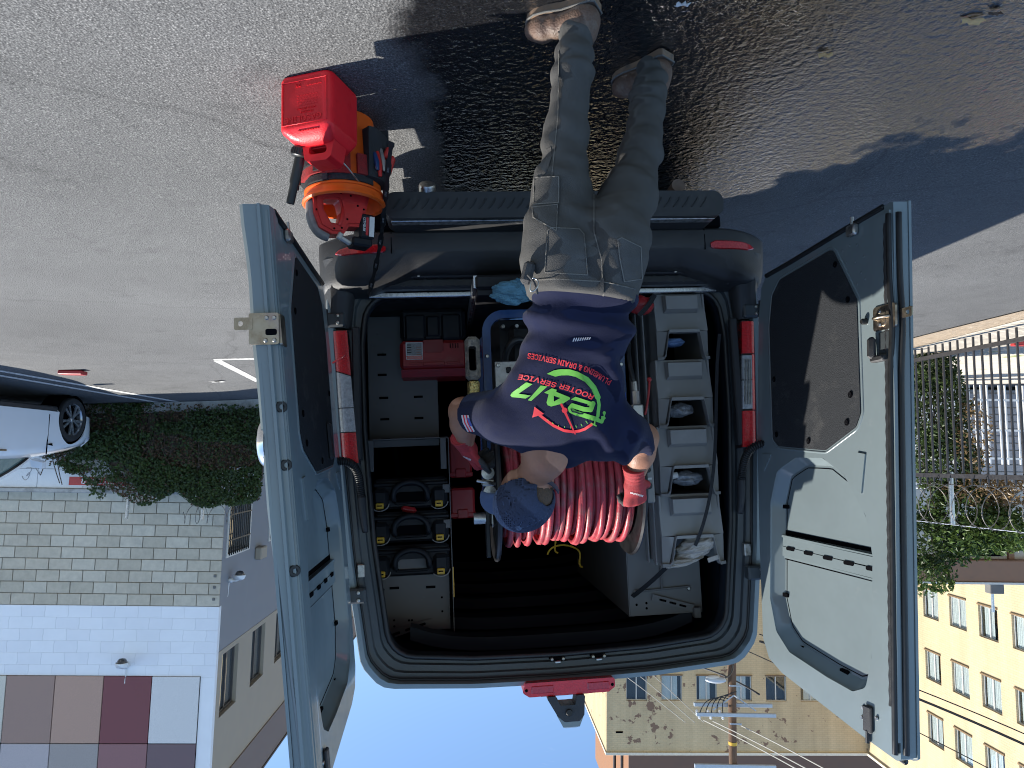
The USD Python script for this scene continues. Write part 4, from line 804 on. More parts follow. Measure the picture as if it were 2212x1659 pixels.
# --- trousers: chain of tapered capsules
hipR, hipL = P_(1202, 545, 1.90), P_(1322, 545, 1.90)
kneR, kneL = P_(1222, 296, 1.965), P_(1385, 330, 2.10)
ankR, ankL = P_(1250, 22, 2.05), P_(1410, 122, 2.375)
wst = P_(1258, 640, 1.93); rmp = P_(1262, 548, 1.87)
def wr(p, s, ax, seed, a):  # folds
    return a * fbm(p * ax, s, 4, seed) * 2
def trousers(p):
    w = .012 * fbm(p * [1, 1, 1.9], 9, 3, 5) + .007 * fbm(p * [.8, .8, 2.2], 24, 2, 31) + .012 * np.sin(p[:, 2] * 62 + 7 * fbm(p * [1, 1, .5], 7, 2, 9) + p[:, 0] * 26) * np.exp(-((p[:, 2] - .50) / .11) ** 2) * .36 + .008 * np.sin(p[:, 2] * 85 + 9 * fbm(p, 8, 2, 3)) * np.exp(-((p[:, 2] - .15) / .10) ** 2) + .008 * np.sin(p[:, 2] * 48 + p[:, 0] * 40 + 6 * fbm(p, 6, 2, 4)) * np.exp(-((p[:, 2] - .73) / .08) ** 2) * .5
    legs = []
    for h, k, a, sgn in ((hipR, kneR, ankR, 1), (hipL, kneL, ankL, -1)):
        mid = (h + k) / 2 + [0, -.012, 0]; calf = k + (a - k) * .45 + [0, -.028, 0]
        d = smin(rcone(p, h + [0, -.01, -.02], mid, .092, .075), rcone(p, mid, k, .075, .060), .05)
        d = smin(d, rcone(p, k, calf, .060, .055), .04); d = smin(d, rcone(p, calf, a + [0, -.006, .03], .054, .052), .03)
        legs.append(d)
    d = np.minimum(legs[0], legs[1]); d = smin(legs[0], legs[1], .028)
    pel = smin(ell(p, P_(1204, 560, 1.905), np.eye(3), (.085, .112, .135)), ell(p, P_(1318, 560, 1.905), np.eye(3), (.085, .112, .135)), .05)
    d = smin(d, pel, .06)
    tor = ell(p, (rmp + wst) / 2 + [0, .05, .02], np.eye(3), (.154, .136, .16))
    d = smin(d, tor, .05)
    d = d - w
    cutz = p[:, 2] - (wst[2] + .015 - .10 * (p[:, 0] - wst[0]))
    d = np.maximum(d, cutz)
    for a, k in ((ankR, kneR), (ankL, kneL)): pass
    return np.where(p[:, 2] < .3, np.maximum(d, -(p[:, 2] - np.where(p[:, 0] > -.31, ankR[2], ankL[2]) + .035)), d)
tm = nets(trousers, (-.72, 1.66, -.06), (.06, 2.62, 1.06), .0105)
tp = per.put('trousers', tm, m_trous, True)
# flat details projected along the view onto a mesh
def caster(mesh):
    v, f = mesh.vertices, mesh.faces; A3, B3, C3 = v[f[:, 0]], v[f[:, 1]], v[f[:, 2]]
    pa, pb, pc = project(A3), project(B3), project(C3); lo, hi = np.minimum(np.minimum(pa, pb), pc), np.maximum(np.maximum(pa, pb), pc)
    front = (np.cross(e1_ := B3 - A3, e2_ := C3 - A3) * (A3 - CAM)).sum(1) < 0
    def hit(q, lift):
        q = np.asarray(q, float); out = np.zeros((len(q), 3)); ok = np.zeros(len(q), bool)
        x0, y0 = q.min(0); x1, y1 = q.max(0)
        S = np.where(front & (lo[:, 0] <= x1) & (hi[:, 0] >= x0) & (lo[:, 1] <= y1) & (hi[:, 1] >= y0))[0]
        l2, h2, a2, b2, c2 = lo[S], hi[S], A3[S], e1_[S], e2_[S]
        for i, (x, y) in enumerate(q):
            c = np.where((l2[:, 0] <= x) & (h2[:, 0] >= x) & (l2[:, 1] <= y) & (h2[:, 1] >= y))[0]
            if not len(c): continue
            k = ray(x, y); e1, e2 = b2[c], c2[c]; h = np.cross(k, e2); a = (e1 * h).sum(1); a = np.where(abs(a) < 1e-14, 1e-14, a)
            s = CAM - a2[c]; u = (s * h).sum(1) / a; qq = np.cross(s, e1); w = (qq @ k) / a; t = (e2 * qq).sum(1) / a
            g = (u > -1e-4) & (w > -1e-4) & (u + w < 1.0001) & (t > 0)
            if g.any(): tt = t[g].min(); out[i] = CAM + k * tt - k / np.linalg.norm(k) * lift; ok[i] = True
        return out, ok
    return hit
def onto(hit, poly, lift=.002, seg=4.0, thick=.0015):
    """a thin piece of the polygon's shape (photograph units) lying on the surface"""
    polys = list(getattr(poly, 'geoms', [poly])); ms = []
    for g in polys:
        if g.area < .5: continue
        x0, y0, x1, y1 = g.bounds; gs = g.segmentize(seg)
        inner = np.stack(np.meshgrid(np.arange(x0, x1, seg), np.arange(y0, y1, seg)), -1).reshape(-1, 2); core = g.buffer(-seg * .45)
        pts = np.vstack([np.array([c for r in [gs.exterior, *gs.interiors] for c in r.coords[:-1]]), inner[shapely.contains_xy(core, inner[:, 0], inner[:, 1])]])
        from scipy.spatial import Delaunay
        tri = Delaunay(pts).simplices; cen = pts[tri].mean(1); gb = g.buffer(.02)
        tri = tri[shapely.contains_xy(gb, cen[:, 0], cen[:, 1])]
        if not len(tri): continue
        top, ok = hit(pts, lift); tri = tri[ok[tri].all(1)]
        if not len(tri): continue
        e1 = pts[tri[:, 1]] - pts[tri[:, 0]]; e2 = pts[tri[:, 2]] - pts[tri[:, 0]]; sgn = e1[:, 0] * e2[:, 1] - e1[:, 1] * e2[:, 0]
        tri[sgn > 0] = tri[sgn > 0][:, ::-1]; ms.append(TM(top, tri))
    return J(*ms) if ms else None
ht = caster(tm)
def deco(hit, under, name, poly, mat, lift=.003, seg=6.0, label=None):
    m = onto(hit, poly, lift, seg)
    if m is not None:
        m.remove_unreferenced_vertices()
        per.put(name, m, mat, True, under=under, label=label)
L_ = lambda *p: LineString(p)
# pockets: a raised patch with stitched border
for ply in ([(1181, 498), (1192, 490), (1252, 493), (1263, 505), (1271, 595), (1175, 590)], [(1333, 517), (1343, 512), (1386, 533), (1389, 604), (1348, 610), (1338, 560)], [(1152, 382), (1208, 380), (1208, 438), (1150, 442)], [(1148, 446), (1206, 440), (1203, 500), (1150, 470)]):
    g = Polygon(ply); deco(ht, tp, 'pocket', g, m_trous, .0045, 8); deco(ht, tp, 'pocket_stitching', g.buffer(-1.2).exterior.buffer(1.1).intersection(g), m_seam, .0062, 6)
deco(ht, tp, 'seam', L_((1283, 420), (1283, 500), (1299, 560), (1303, 640)).buffer(1.2), m_seam, .004, 8)
deco(ht, tp, 'seam', L_((1145, 606), (1200, 603), (1300, 608), (1372, 624)).buffer(1.2), m_seam, .004, 8)
deco(ht, tp, 'seam', L_((1207, 110), (1205, 250), (1192, 380)).buffer(.8), m_seam, .004, 8)
deco(ht, tp, 'belt_loop', L_((1301, 604), (1300, 632)).buffer(4), m_trous, .006, 6)
deco(ht, tp, 'damp_stain', Polygon([(1178, 322), (1190, 318), (1192, 335), (1182, 370), (1172, 380), (1170, 366), (1180, 345)]), m_tdark, .002, 6)
kr = P_(1140, 590, 1.82)
kp_ = per.put('key_pouch', J(bx(kr, (.03, .03, .06), .008, (12, (0, 1, 0))), tube(bez(kr + [0, -.02, .01], kr + [-.015, -.025, .03], kr + [-.025, -.02, .06], n=5), .004, 6)), m_palm)
per.put('key_ring', tube(bez(kr + [-.012, -.03, .02], kr + [-.026, -.03, .04], kr + [-.014, -.03, .055], kr + [-.008, -.03, .03], n=6), .0022, 6), m_steel, True, under=kp_)
# --- boots
def boot(heel, toe, ank, lab=None):
    z0 = float(gz(*((heel + toe) / 2)[:2])); d = toe - heel; d[2] = 0; Ln = np.linalg.norm(d); d /= Ln; s = np.cross(d, [0, 0, 1.0]); O_ = np.array([heel[0], heel[1], z0])
    W_ = lambda a, b, c: O_ + a * Ln * d + b * s + np.array([0, 0, c])
    prof = [(.0, .030), (.05, .038), (.25, .037), (.45, .035), (.65, .046), (.82, .047), (.94, .034), (1.0, .014)]
    so = np.array([[W_(a, w, z) for a, w in prof] + [W_(a, -w, z) for a, w in prof[::-1]] for z in (.001, .006, .022, .026)])
    bo = per.put('boot', nets(lambda p: smin(smin(rcone(p, W_(.22, 0, .06), W_(.80, .0, .045), .040, .034), rcone(p, W_(.80, 0, .045), W_(.92, 0, .043), .036, .028), .03), rcone(p, W_(.17, 0, .06), W_(.20, 0, .10), .040, .040), .04) - .0035 * np.sin(((p - O_) @ d) * 150) * np.exp(-(((p - O_) @ d / Ln - .62) / .12) ** 2), W_(.5, 0, .09) - .22, W_(.5, 0, .09) + .22, .008), m_boot, True, label=lab)
    per.put('sole', rings(so), m_sole, 40, under=bo)
    per.put('welt', tube(np.array([W_(a, w + .002, .027) for a, w in prof] + [W_(a, -w - .002, .027) for a, w in prof[::-1]]), .0035, 6, closed=True), m_seam, True, under=bo)
    for k in range(4): per.put('lace', tube([W_(.50 - .05 * k, -.026, .088 + .012 * k), W_(.50 - .05 * k, .026, .088 + .012 * k)], .003, 5), m_palm, under=bo)
boot(np.array([-.235, 1.985, 0]), np.array([-.03, 2.09, 0]), ankR)
boot(np.array([-.51, 2.28, 0]), np.array([-.358, 2.465, 0]), ankL)
# --- shirt: elliptical rows along a curved spine, sleeves, smooth union
rows = [(612, 1142, 1374, 1.93, .118), (650, 1140, 1372, 1.95, .118), (700, 1136, 1366, 1.99, .118), (760, 1118, 1355, 2.03, .124), (820, 1090, 1342, 2.08, .128), (870, 1068, 1340, 2.12, .126), (915, 1056, 1342, 2.15, .116), (950, 1078, 1340, 2.175, .095), (978, 1120, 1322, 2.19, .062), (994, 1150, 1290, 2.20, .03)]
RC = np.array([(P_((a + b) / 2, y, Y)) for y, a, b, Y, t in rows]); RW = np.array([(b - a) / 2 / FPX * Y for y, a, b, Y, t in rows]); RT = np.array([t for *_, t in rows])
from scipy.interpolate import CubicSpline, PchipInterpolator
zs = RC[:, 2]; cX, cY, cW, cT = (PchipInterpolator(zs, q) for q in (RC[:, 0], RC[:, 1], RW, RT))
shR, shL = P_(1090, 897, 2.14), P_(1330, 938, 2.14)
elR, elL = P_(1000, 889, 2.36), P_(1391, 946, 2.32)
wrR, wrL = P_(1008, 964, 2.50), P_(1371, 1038, 2.40)
cuR, cuL = shR + (elR - shR) * .70, shL + (elL - shL) * .60
def shirt(p):
    z = np.clip(p[:, 2], zs[0], zs[-1]); x = p[:, 0] - cX(z); y = p[:, 1] - cY(z); w, t = cW(z), cT(z)
    q = (np.abs(x / w) ** 2.5 + np.abs(y / t) ** 2.5) ** (1 / 2.5)
    d = (q - 1) * np.minimum(w, t) * .9 + np.maximum(p[:, 2] - zs[-1], 0)
    for s, c, r0, r1 in ((shR, cuR, .080, .066), (shL, cuL, .082, .068)):
        dd = (c - s) / np.linalg.norm(c - s)
        e = rcone(p, s, c + dd * .05, r0, r1); e = np.maximum(e, (p - c) @ dd)
        d = smin(d, e, .045)
    # folds: bunched at the hem, diagonal drag lines to the shoulders, ripples at the sleeves
    hz = p[:, 2] - zs[0]; sx = p[:, 0] - RC[0, 0]
    w = .0085 * np.sin(hz * 70 + sx * 7 + 5.5 * fbm(p * [.7, .7, 1], 5, 3, 11)) * np.exp(-((hz - .085) / .075) ** 2)
    w += .0050 * np.sin(hz * 42 - sx * 22 + 5 * fbm(p, 5, 3, 17)) * np.exp(-((hz - .20) / .07) ** 2)
    w += .006 * np.sin(52 * (p[:, 0] * .75 + p[:, 2] * .55) + 5 * fbm(p, 6, 2, 13)) * np.clip((np.abs(p[:, 0] - .0) - .14) * 7, 0, 1) * (hz > .2)
    w += .006 * np.sin(75 * p[:, 0] - 30 * p[:, 2] + 4 * fbm(p, 7, 2, 15)) * np.clip((-.10 - p[:, 0]) * 6, 0, 1) * np.clip((hz - .36) * 9, 0, 1)
    w *= 1.25
    w += .008 * fbm(p, 8, 3, 19) + .0065 * fbm(p * [.7, .7, 2.0], 20, 2, 33) * np.clip(1.3 - hz * 2.6, .25, 1)
    d = d - w
    d = np.maximum(d, -(p[:, 2] - zs[0] - .006 * np.sin(sx * 30) + .10 * (sx - .0)))
    # neck opening
    return np.maximum(d, -(ell(p, P_(1150, 1010, 2.22), np.eye(3), (.074, .085, .045))))
sm_ = nets(shirt, (-.56, 1.72, .82), (.30, 2.52, 1.46), .0095)
sp_ = per.put('shirt', sm_, m_shirt, True)
hs_ = caster(sm_)
m_pr = pm('print_red', (.58, .022, .030), .6, var=.08, vs=60); m_pg = pm('print_green', (.125, .40, .045), .6, var=.10, vs=40); m_pw = pm('print_grey', (.5, .5, .52), .5, var=.1, vs=60)
K = lambda x, y: ((1950 + x / 3.687) / 1.8228, (1350 + y / 3.687) / 1.8228)   # reading of an enlarged view of the back print
KP = lambda pts: [K(*p) for p in pts]
_gl = {}
def glyphs(text, bold=True):
    if text in _gl: return _gl[text]
    """lettering as a polygon: baseline at 0, capital height 1"""
    m = meshkit.text_mesh(text, 1.0, .01, bold); f = m.faces[m.face_normals[:, 2] > .9]; v = m.vertices
    _gl[text] = unary_union([Polygon(v[t][:, :2]).buffer(.002) for t in f]); return _gl[text]
def on_path(text, path, height, stretch=1.0, lean=0.0, spread=1.0):
    """one polygon per letter along a path (upright reading goes along the path; letter tops lie to the path's left in upright view)"""
    c = np.array(path); sp = CubicSpline(np.r_[0, np.cumsum(np.linalg.norm(np.diff(c, axis=0), axis=1))], c); Ltot = sp.x[-1]; out = []
    ws = [(.28 if ch == ' ' else (lambda b: b[2] - b[0])(glyphs(ch).bounds)) for ch in text]; gap = .13
    tot = sum(ws) + gap * (len(ws) - 1); k = Ltot / tot; s = 0
    for ch, w in zip(text, ws):
        if ch != ' ':
            g = glyphs(ch); x0 = g.bounds[0]; t = (s + w / 2) * k; o = sp(t); d = sp(t, 1); d /= np.linalg.norm(d); n = np.array([d[1], -d[0]])
            g = affinity.translate(g, -x0 - w / 2, 0); a = k
            out.append(affinity.affine_transform(g, [d[0] * a, n[0] * height + d[0] * lean * height, d[1] * a, n[1] * height + d[1] * lean * height, o[0], o[1]]))
        s += w + gap
    return out
for g in on_path('PLUMBING & DRAIN SERVICES', KP([(1690, 545), (1500, 432), (1370, 362), (1250, 325), (1100, 285), (950, 245), (800, 210), (650, 178), (475, 150)]), 11.5): deco(hs_, sp_, 'printed_letter', g, m_pr, .0028, 4)
for g in on_path('ROOTER SERVICE', KP([(1440, 765), (1290, 702), (1170, 660), (1060, 625), (930, 590), (800, 560), (700, 530), (600, 503), (480, 478), (345, 462)]), 10.5, lean=.18): deco(hs_, sp_, 'printed_letter', g, m_pr, .0028, 4)
def kpoly(*p): return Polygon(KP(p))
def kline(w, *p): return LineString(KP(p)).buffer(w / 6.72)
seven = kpoly((540, 600), (450, 572), (235, 728), (220, 765), (240, 787), (440, 808), (515, 765), (338, 738))
slash = kpoly((660, 620), (758, 632), (520, 846), (475, 832))
four = kpoly((710, 722), (820, 660), (892, 680), (885, 712), (1080, 790), (1087, 815), (985, 880), (960, 885), (812, 924), (762, 906), (745, 868), (775, 748)).difference(kpoly((850, 768), (945, 800), (852, 852)))
two = unary_union([kpoly((1098, 822), (1165, 782), (1442, 872), (1425, 920), (1330, 905), (1345, 890)), kline(34, (1420, 880), (1385, 972), (1290, 965), (1120, 912), (1088, 950), (1100, 985), (1170, 1020), (1480, 1112))])
arcg = unary_union([kpoly((750, 450), (850, 400), (950, 382), (1080, 385), (1200, 420), (1200, 500), (1060, 470), (960, 472), (870, 490)), kline(40, (1180, 455), (1330, 535), (1430, 650), (1490, 790)), kline(24, (1490, 790), (1508, 900), (1490, 1060))])
tap = unary_union([kline(26, (1440, 1105), (1545, 1145), (1570, 1085)), kpoly((1535, 1062), (1600, 1080), (1602, 1105), (1540, 1090)), kline(10, (1445, 1140), (1440, 1195)), kline(10, (1395, 1168), (1465, 1205)), Point(K(1583, 1015)).buffer(23 / 6.72), kpoly((1560, 1010), (1606, 1010), (1592, 1060), (1580, 1068))])
for g in (seven, slash, four, two, arcg, tap): deco(hs_, sp_, 'printed_sign', g, m_pg, .0026, 5)
fl = kline(9, (1100, 960), (1120, 1000), (1180, 1010), (1220, 1030), (1270, 1030))
deco(hs_, sp_, 'printed_wrench', fl, m_shirt, .0036, 4)
deco(hs_, sp_, 'printed_arc', kline(20, (1400, 1185), (1300, 1252), (1220, 1280), (1130, 1292), (1000, 1275), (850, 1205), (720, 1110), (620, 1030)).simplify(.2), m_pr, .0026, 5)
deco(hs_, sp_, 'printed_arrow', kpoly((570, 928), (708, 1032), (538, 1084)), m_pr, .0026, 5)
deco(hs_, sp_, 'printed_hand', unary_union([kline(16, (960, 895), (1005, 985)), Point(K(1007, 980)).buffer(40 / 6.72), kpoly((985, 990), (1030, 1000), (1170, 1325), (1155, 1330))]), m_pr, .003, 5)
for a, b in (((762, 1116), (770, 1126)), ((830, 1160), (842, 1172)), ((915, 1196), (922, 1212)), ((1003, 1212), (1006, 1232)), ((1090, 1216), (1090, 1240)), ((1170, 1204), (1178, 1228)), ((1245, 1180), (1260, 1208)), ((1315, 1136), (1338, 1170))): deco(hs_, sp_, 'printed_tick', kline(4.5, a, b), m_pg, .0026, 4)
for k in range(8):
    cx_, cy_ = 2256.5 + k * 9 - 0, 1338 - k * .8; q = lambda x, y: (x / 1.8228, y / 1.8228)
    deco(hs_, sp_, 'reflective_dash', LineString([q(cx_, cy_ + 6 - k * .3), q(cx_ + 5, cy_ - 6 + k * .4)]).buffer(1.0), m_pw, .003, 4)
# flag patch on the right sleeve
fw_ = lambda x, y: ((1700 + x * .7236) / 1.8228, (1100 + y * .7236) / 1.8228)
for k, mm in enumerate((m_pw, m_pr, m_pw, m_pr, m_pw)):
    a = 165 + k * 8; deco(hs_, sp_, 'flag_stripe', LineString([fw_(a, 742), fw_(a + 8, 780), fw_(a + 32, 826)]).buffer(1.7), mm, .003 + .0004 * k, 4)
deco(hs_, sp_, 'flag_corner', Polygon([fw_(190, 752), fw_(204, 757), (fw_(222, 800)), fw_(206, 798)]), pm('flag_blue', (.06, .09, .30), .7), .0055, 4)
# --- skin: neck, head, ears, arms
HC = P_(1131, 1074, 2.31)
def upr(u, v, w): return u * XC + v * YC - w * FW      # right, up, towards the camera
HT = upr(.18, .73, .66); HT /= np.linalg.norm(HT); HB = upr(-.67, -.36, .65); HB -= HT * (HB @ HT); HB /= np.linalg.norm(HB); HF = -HB; HR = np.cross(HF, HT)
HM = np.array([HR, HF, HT])
hp = lambda r, f, t: HC + HR * r + HF * f + HT * t
nk = P_(1178, 985, 2.20)
def skin_f(p):
    d = ell(p, hp(0, -.012, .012), HM, (.074, .094, .088)); d = smin(d, ell(p, hp(0, .028, -.052), HM, (.058, .066, .060)), .04)   # skull, face
    d = smin(d, rcone(p, hp(0, .080, -.068), hp(0, .078, -.070), .022, .022), .03)                                       # chin
    d = smin(d, rcone(p, hp(0, .098, -.004), hp(0, .108, -.028), .008, .012), .012)                                       # nose
    d = smin(d, rcone(p, hp(-.022, .088, -.054), hp(.022, .088, -.054), .008, .008), .012)                                # lips
    d = smin(d, rcone(p, hp(-.036, .082, .020), hp(.036, .082, .020), .010, .010), .018)                                  # brow
    for s in (-1, 1):
        d = smin(d, ell(p, hp(s * .078, -.010, -.022), HM, (.010, .022, .032)), .008)                                     # ears
        d = np.maximum(d, -(np.linalg.norm(p - hp(s * .032, .100, .002), axis=1) - .013))
    d = smin(d, rcone(p, hp(0, -.035, -.045), nk + [0, 0, -.01], .052, .062), .03)
    d = smin(d, rcone(p, nk, nk + [.0, -.0, -.07], .066, .085), .04)
    d = smin(d, smin(rcone(p, nk + [0, 0, -.05], shR, .05, .05), rcone(p, nk + [0, 0, -.05], shL, .05, .05), .03), .04)
    for s, e, w in ((shR, elR, wrR), (shL, elL, wrL)):
        ar = smin(rcone(p, s, e, .056, .045), rcone(p, e, e + (w - e) * .35, .045, .046), .02); ar = smin(ar, rcone(p, e + (w - e) * .35, w, .045, .026), .02)
        d = smin(d, ar, .02)
    return d - .002 * fbm(p, 30, 2, 5)
skm = nets(skin_f, (-.56, 2.05, 1.0), (.30, 2.64, 1.70), .0075)
body_path = per.put('body', skm, m_skin, True)
for s in (-1, 1): per.put('eye', trimesh.creation.icosphere(2, .012).apply_translation(hp(s * .031, .083, .002)), m_white, True, under=body_path)
# short hair on the back of the head, under the cap
hair = nets(lambda p: np.maximum(np.maximum(np.maximum(smin(ell(p, hp(0, -.014, .012), HM, (.0765, .0965, .090)), rcone(p, hp(0, -.040, -.035), hp(0, -.040, -.10) * .8 + nk * .2, .062, .058), .02), -((p - hp(0, 0, -.15)) @ HT)), (p - hp(0, .015, 0)) @ HF - .35 * ((p - HC) @ HT) * 0), -(skin_f(p) + .0045)) - .0015 * fbm(p, 90, 2, 2), HC - .14, HC + .14, .006)
per.put('hair', hair, m_hair, True, under=body_path)
# --- cap
def capf(p):
    d = ell(p, hp(0, -.006, .020), HM, (.090, .108, .096)); d = np.abs(d + .002) - .0035
    d = np.maximum(d, -((p - hp(0, 0, .010)) @ HT - .12 * ((p - HC) @ HF) + .012))
    return np.maximum(d, -ell(p, hp(0, -.118, .022), HM, (.038, .05, .040)))           # the gap above the strap
capm = nets(capf, HC - .15, HC + .16, .0062)
cf = capm.triangles_center; fr = ((cf - HC) @ HF) > .028
back_, front_ = TM(capm.vertices, capm.faces[~fr]), TM(capm.vertices, capm.faces[fr])
for m in (back_, front_): m.remove_unreferenced_vertices()
cp = per.put('cap', back_, m_cap, True, label='navy mesh back of a cap with a snap strap'); per.put('cap_front', front_, m_capf, True, under=cp)
per.put('button', lathe([(0, .008), (.006, .007), (.010, .002), (.010, -.004)], 14, hp(0, -.006, .115), HT), m_capf, True, under=cp)
for k in range(6):
    a = k * math.pi / 3 + .5; t = np.linspace(.06, .92, 14) * math.pi / 2
    per.put('cap_seam', tube(np.array([hp(.0895 * math.sin(u) * math.sin(a), -.006 + .1075 * math.sin(u) * math.cos(a), .020 + .0955 * math.cos(u)) for u in t]), .0016, 5), m_capf, True, under=cp)
a = np.linspace(-.95, .95, 17); inn = np.array([hp(.087 * math.sin(t), -.006 + .104 * math.cos(t), .012) for t in a]); out = np.array([hp(.092 * math.sin(t) * 1.02, .068 + .118 * math.cos(t) * .95, -.004 - .030 * math.sin(t) ** 2) for t in a])
mid = (inn + out) / 2 + HT * .006
per.put('cap_brim', rings(np.stack([inn, mid, out, out - HT * .004, mid - HT * .004, inn - HT * .004], 1)), m_capf, 40, under=cp)
st = np.array([hp(.098 * math.sin(t), -.006 - .118 * math.cos(t), -.006) for t in np.linspace(-.48, .48, 12)])
stp_ = per.put('cap_strap', rings(np.stack([st + HT * .007, st + HT * .007 + HB * .004, st - HT * .007 + HB * .004, st - HT * .007], 1)), m_strapc, 40, under=cp)
for k in range(2, 10): pass
# --- gloves
def glove(wr, el, fwd, palm_n, curl, thumb_dir, name, lab):
    """wr wrist, fwd along the hand, palm_n out of the palm; fingers as bent chains"""
    f = fwd / np.linalg.norm(fwd); n = palm_n - f * (palm_n @ f); n /= np.linalg.norm(n); s = np.cross(f, n)
    H_ = lambda a, b, c: wr + a * f + b * s + c * n
    chains = []
    for i, (b, L, r) in enumerate(((.030, .070, .0105), (.010, .078, .011), (-.011, .073, .0105), (-.030, .058, .0095))):
        p = H_(.088 - .006 * abs(i - 1), b, .0); q = [p]; ang = .15
        for seg, c in zip((.45, .32, .23), curl): ang += c; p = p + L * seg * (f * math.cos(ang) + n * math.sin(ang)) * 1.15; q.append(p)
        chains.append((q, r))
    tq = [H_(.030, .036, .008)]; td = thumb_dir / np.linalg.norm(thumb_dir)
    tq += [tq[0] + f * .018 + s * .020 + n * .008]; tq += [tq[-1] + td * .030]; tq += [tq[-1] + (td * .7 + f * .5) * .022]
    def g(p):
        d = smin(rcone(p, H_(.02, .020, 0), H_(.086, .028, 0), .019, .0165), rcone(p, H_(.02, -.018, 0), H_(.083, -.028, 0), .018, .015), .025)
        d = smin(d, rcone(p, H_(.02, 0, .002), H_(.085, 0, .0), .022, .018), .02)
        d = smin(d, rcone(p, H_(.012, 0, 0), H_(-.055, 0, 0), .030, .039), .02)
        for q, r in chains:
            for a, b in zip(q[:-1], q[1:]): d = smin(d, rcone(p, a, b, r + .001, r), .006)
        for a, b, r in zip(tq[:-1], tq[1:], (.0145, .0125, .011)): d = smin(d, rcone(p, a, b, r, r - .001), .008)
        k = (p - wr) @ f
        d = d - .0016 * np.sin(k * 420) * np.exp(-((k + .03) / .025) ** 2) - .002 * fbm(p, 45, 2, 8)
        return np.maximum(d, -(k + .056))
    m = nets(g, wr - .17, wr + .19, .0048); c = m.triangles_center; dk = (((c - wr) @ n) > .012) & (((c - wr) @ f) > .03)
    # grey dipped fingertips
    tips = np.zeros(len(c), bool)
    for q, r in chains: tips |= np.linalg.norm(c - q[-1], axis=1) < .026
    tips |= np.linalg.norm(c - tq[-1], axis=1) < .026
    dk |= tips; A_, B_ = TM(m.vertices, m.faces[~dk]), TM(m.vertices, m.faces[dk])
    for x in (A_, B_): x.remove_unreferenced_vertices()
    g_ = per.put('glove', A_, m_glove, True, label=lab); per.put('palm_coating', B_, m_palm, True, under=g_)
    per.put('cuff_rim', tube(np.array([H_(-.054, .037 * math.cos(t), .037 * math.sin(t)) for t in np.linspace(0, 6.28, 20, endpoint=False)]), .0035, 6, closed=True), m_glove, True, under=g_)
    return A_, g_
vw = toW(V, (.352, -.60, 1.44))
gA, ga = glove(wrR, elR, P_(1036, 1012, 2.60) - wrR, upr(-.8, .15, -.5), (.55, .75, .5), upr(-.5, .5, -.5), 'glove', 'red glove with black palm on the right hand, holding the valve lever')
gB, gb = glove(wrL, elL, P_(1372, 1100, 2.47) - wrL, upr(.35, -.15, -.9), (.55, .8, .6), upr(.7, .55, -.3), 'glove', 'red glove with grey fingertips on the left hand, gripping the reel rim')
hB = caster(gB); hA = caster(gA)
for w_, hh, gg, c0, c1 in (('Milwaukee', hB, gb, (1390, 1070), (1362, 1063)), ('Milwaukee', hA, ga, (1018, 992), (1000, 985))):
    for g in on_path(w_, [c0, ((c0[0] + c1[0]) / 2, (c0[1] + c1[1]) / 2), c1], 4.2, lean=.2): deco(hh, gg, 'printed_letter', g, m_white, .003, 2.5)
# ================================================================ gas can and bucket beside the right door
m_can = pm('gas_can_red', (.66, .012, .020), .40, var=.06, vs=20, bump=.12, bs=190, spec=.45, dirt=(.44, .018, .02), dirt_at=(.6, .85), ds=12)
m_org = pm('orange_bucket', (.72, .105, .010), .38, var=.06, vs=12, bump=.08, bs=90, dirt=(.42, .085, .02), dirt_at=(.58, .8), ds=10)
m_rcl = pm('red_canvas', (.30, .018, .018), .92, var=.2, vs=30, bump=.6, bs=420, dirt=(.10, .022, .02), dirt_at=(.48, .70), ds=13)
m_bcl = pm('black_canvas', (.022, .022, .024), .93, var=.3, vs=30, bump=.6, bs=420, dirt=(.06, .055, .05), dirt_at=(.55, .8), ds=16)
m_rtl = pm('red_tool_plastic', (.50, .022, .018), .44, var=.10, vs=22, bump=.12, bs=260, dirt=(.30, .03, .02), dirt_at=(.56, .8), ds=24)
ga0, ga1, ga2 = gp(622, 163), gp(714, 143.5), gp(757, 183)
ux = (ga1 - ga0); Lx = np.linalg.norm(ux); 
CF = frame(ga1, math.degrees(math.atan2(-(ga0 - ga1)[1], (ga0 - ga1)[0])), 3.0)     # x along the lettered face to the right, y away
Lx, Ly, Hc = .205, .205, .252
can = Thing('gas_can', 'red plastic gasoline can with a black spout standing on the sunlit asphalt', 'gas can', (Lx / 2, Ly / 2, 0), CF)
def rr_ring(x0, y0, x1, y1, z, r, n=5):
    g = rrect(x0, y0, x1, y1, r, n); return np.array([(x, y, z) for x, y in g.exterior.coords[:-1]])
body_ = [rr_ring(.012, .012, Lx - .012, Ly - .012, 0, .02), rr_ring(.004, .004, Lx - .004, Ly - .004, .006, .024), rr_ring(0, 0, Lx, Ly, .018, .026), rr_ring(0, 0, Lx, Ly, .19, .026), rr_ring(.003, .003, Lx - .003, Ly - .003, .202, .028), rr_ring(.016, .020, Lx - .022, Ly - .012, .222, .03), rr_ring(.030, .040, Lx - .055, Ly - .02, .236, .026), rr_ring(.045, .06, Lx - .075, Ly - .04, .240, .02)]
hull_can = rings(np.array([resamp for resamp in [np.array([LineString(np.vstack([b, b[:1]])).interpolate(k / 72, normalized=True).coords[0] for k in range(72)]) for b in body_]]))
cb_ = can.put('can_body', hull_can, m_can, 40)
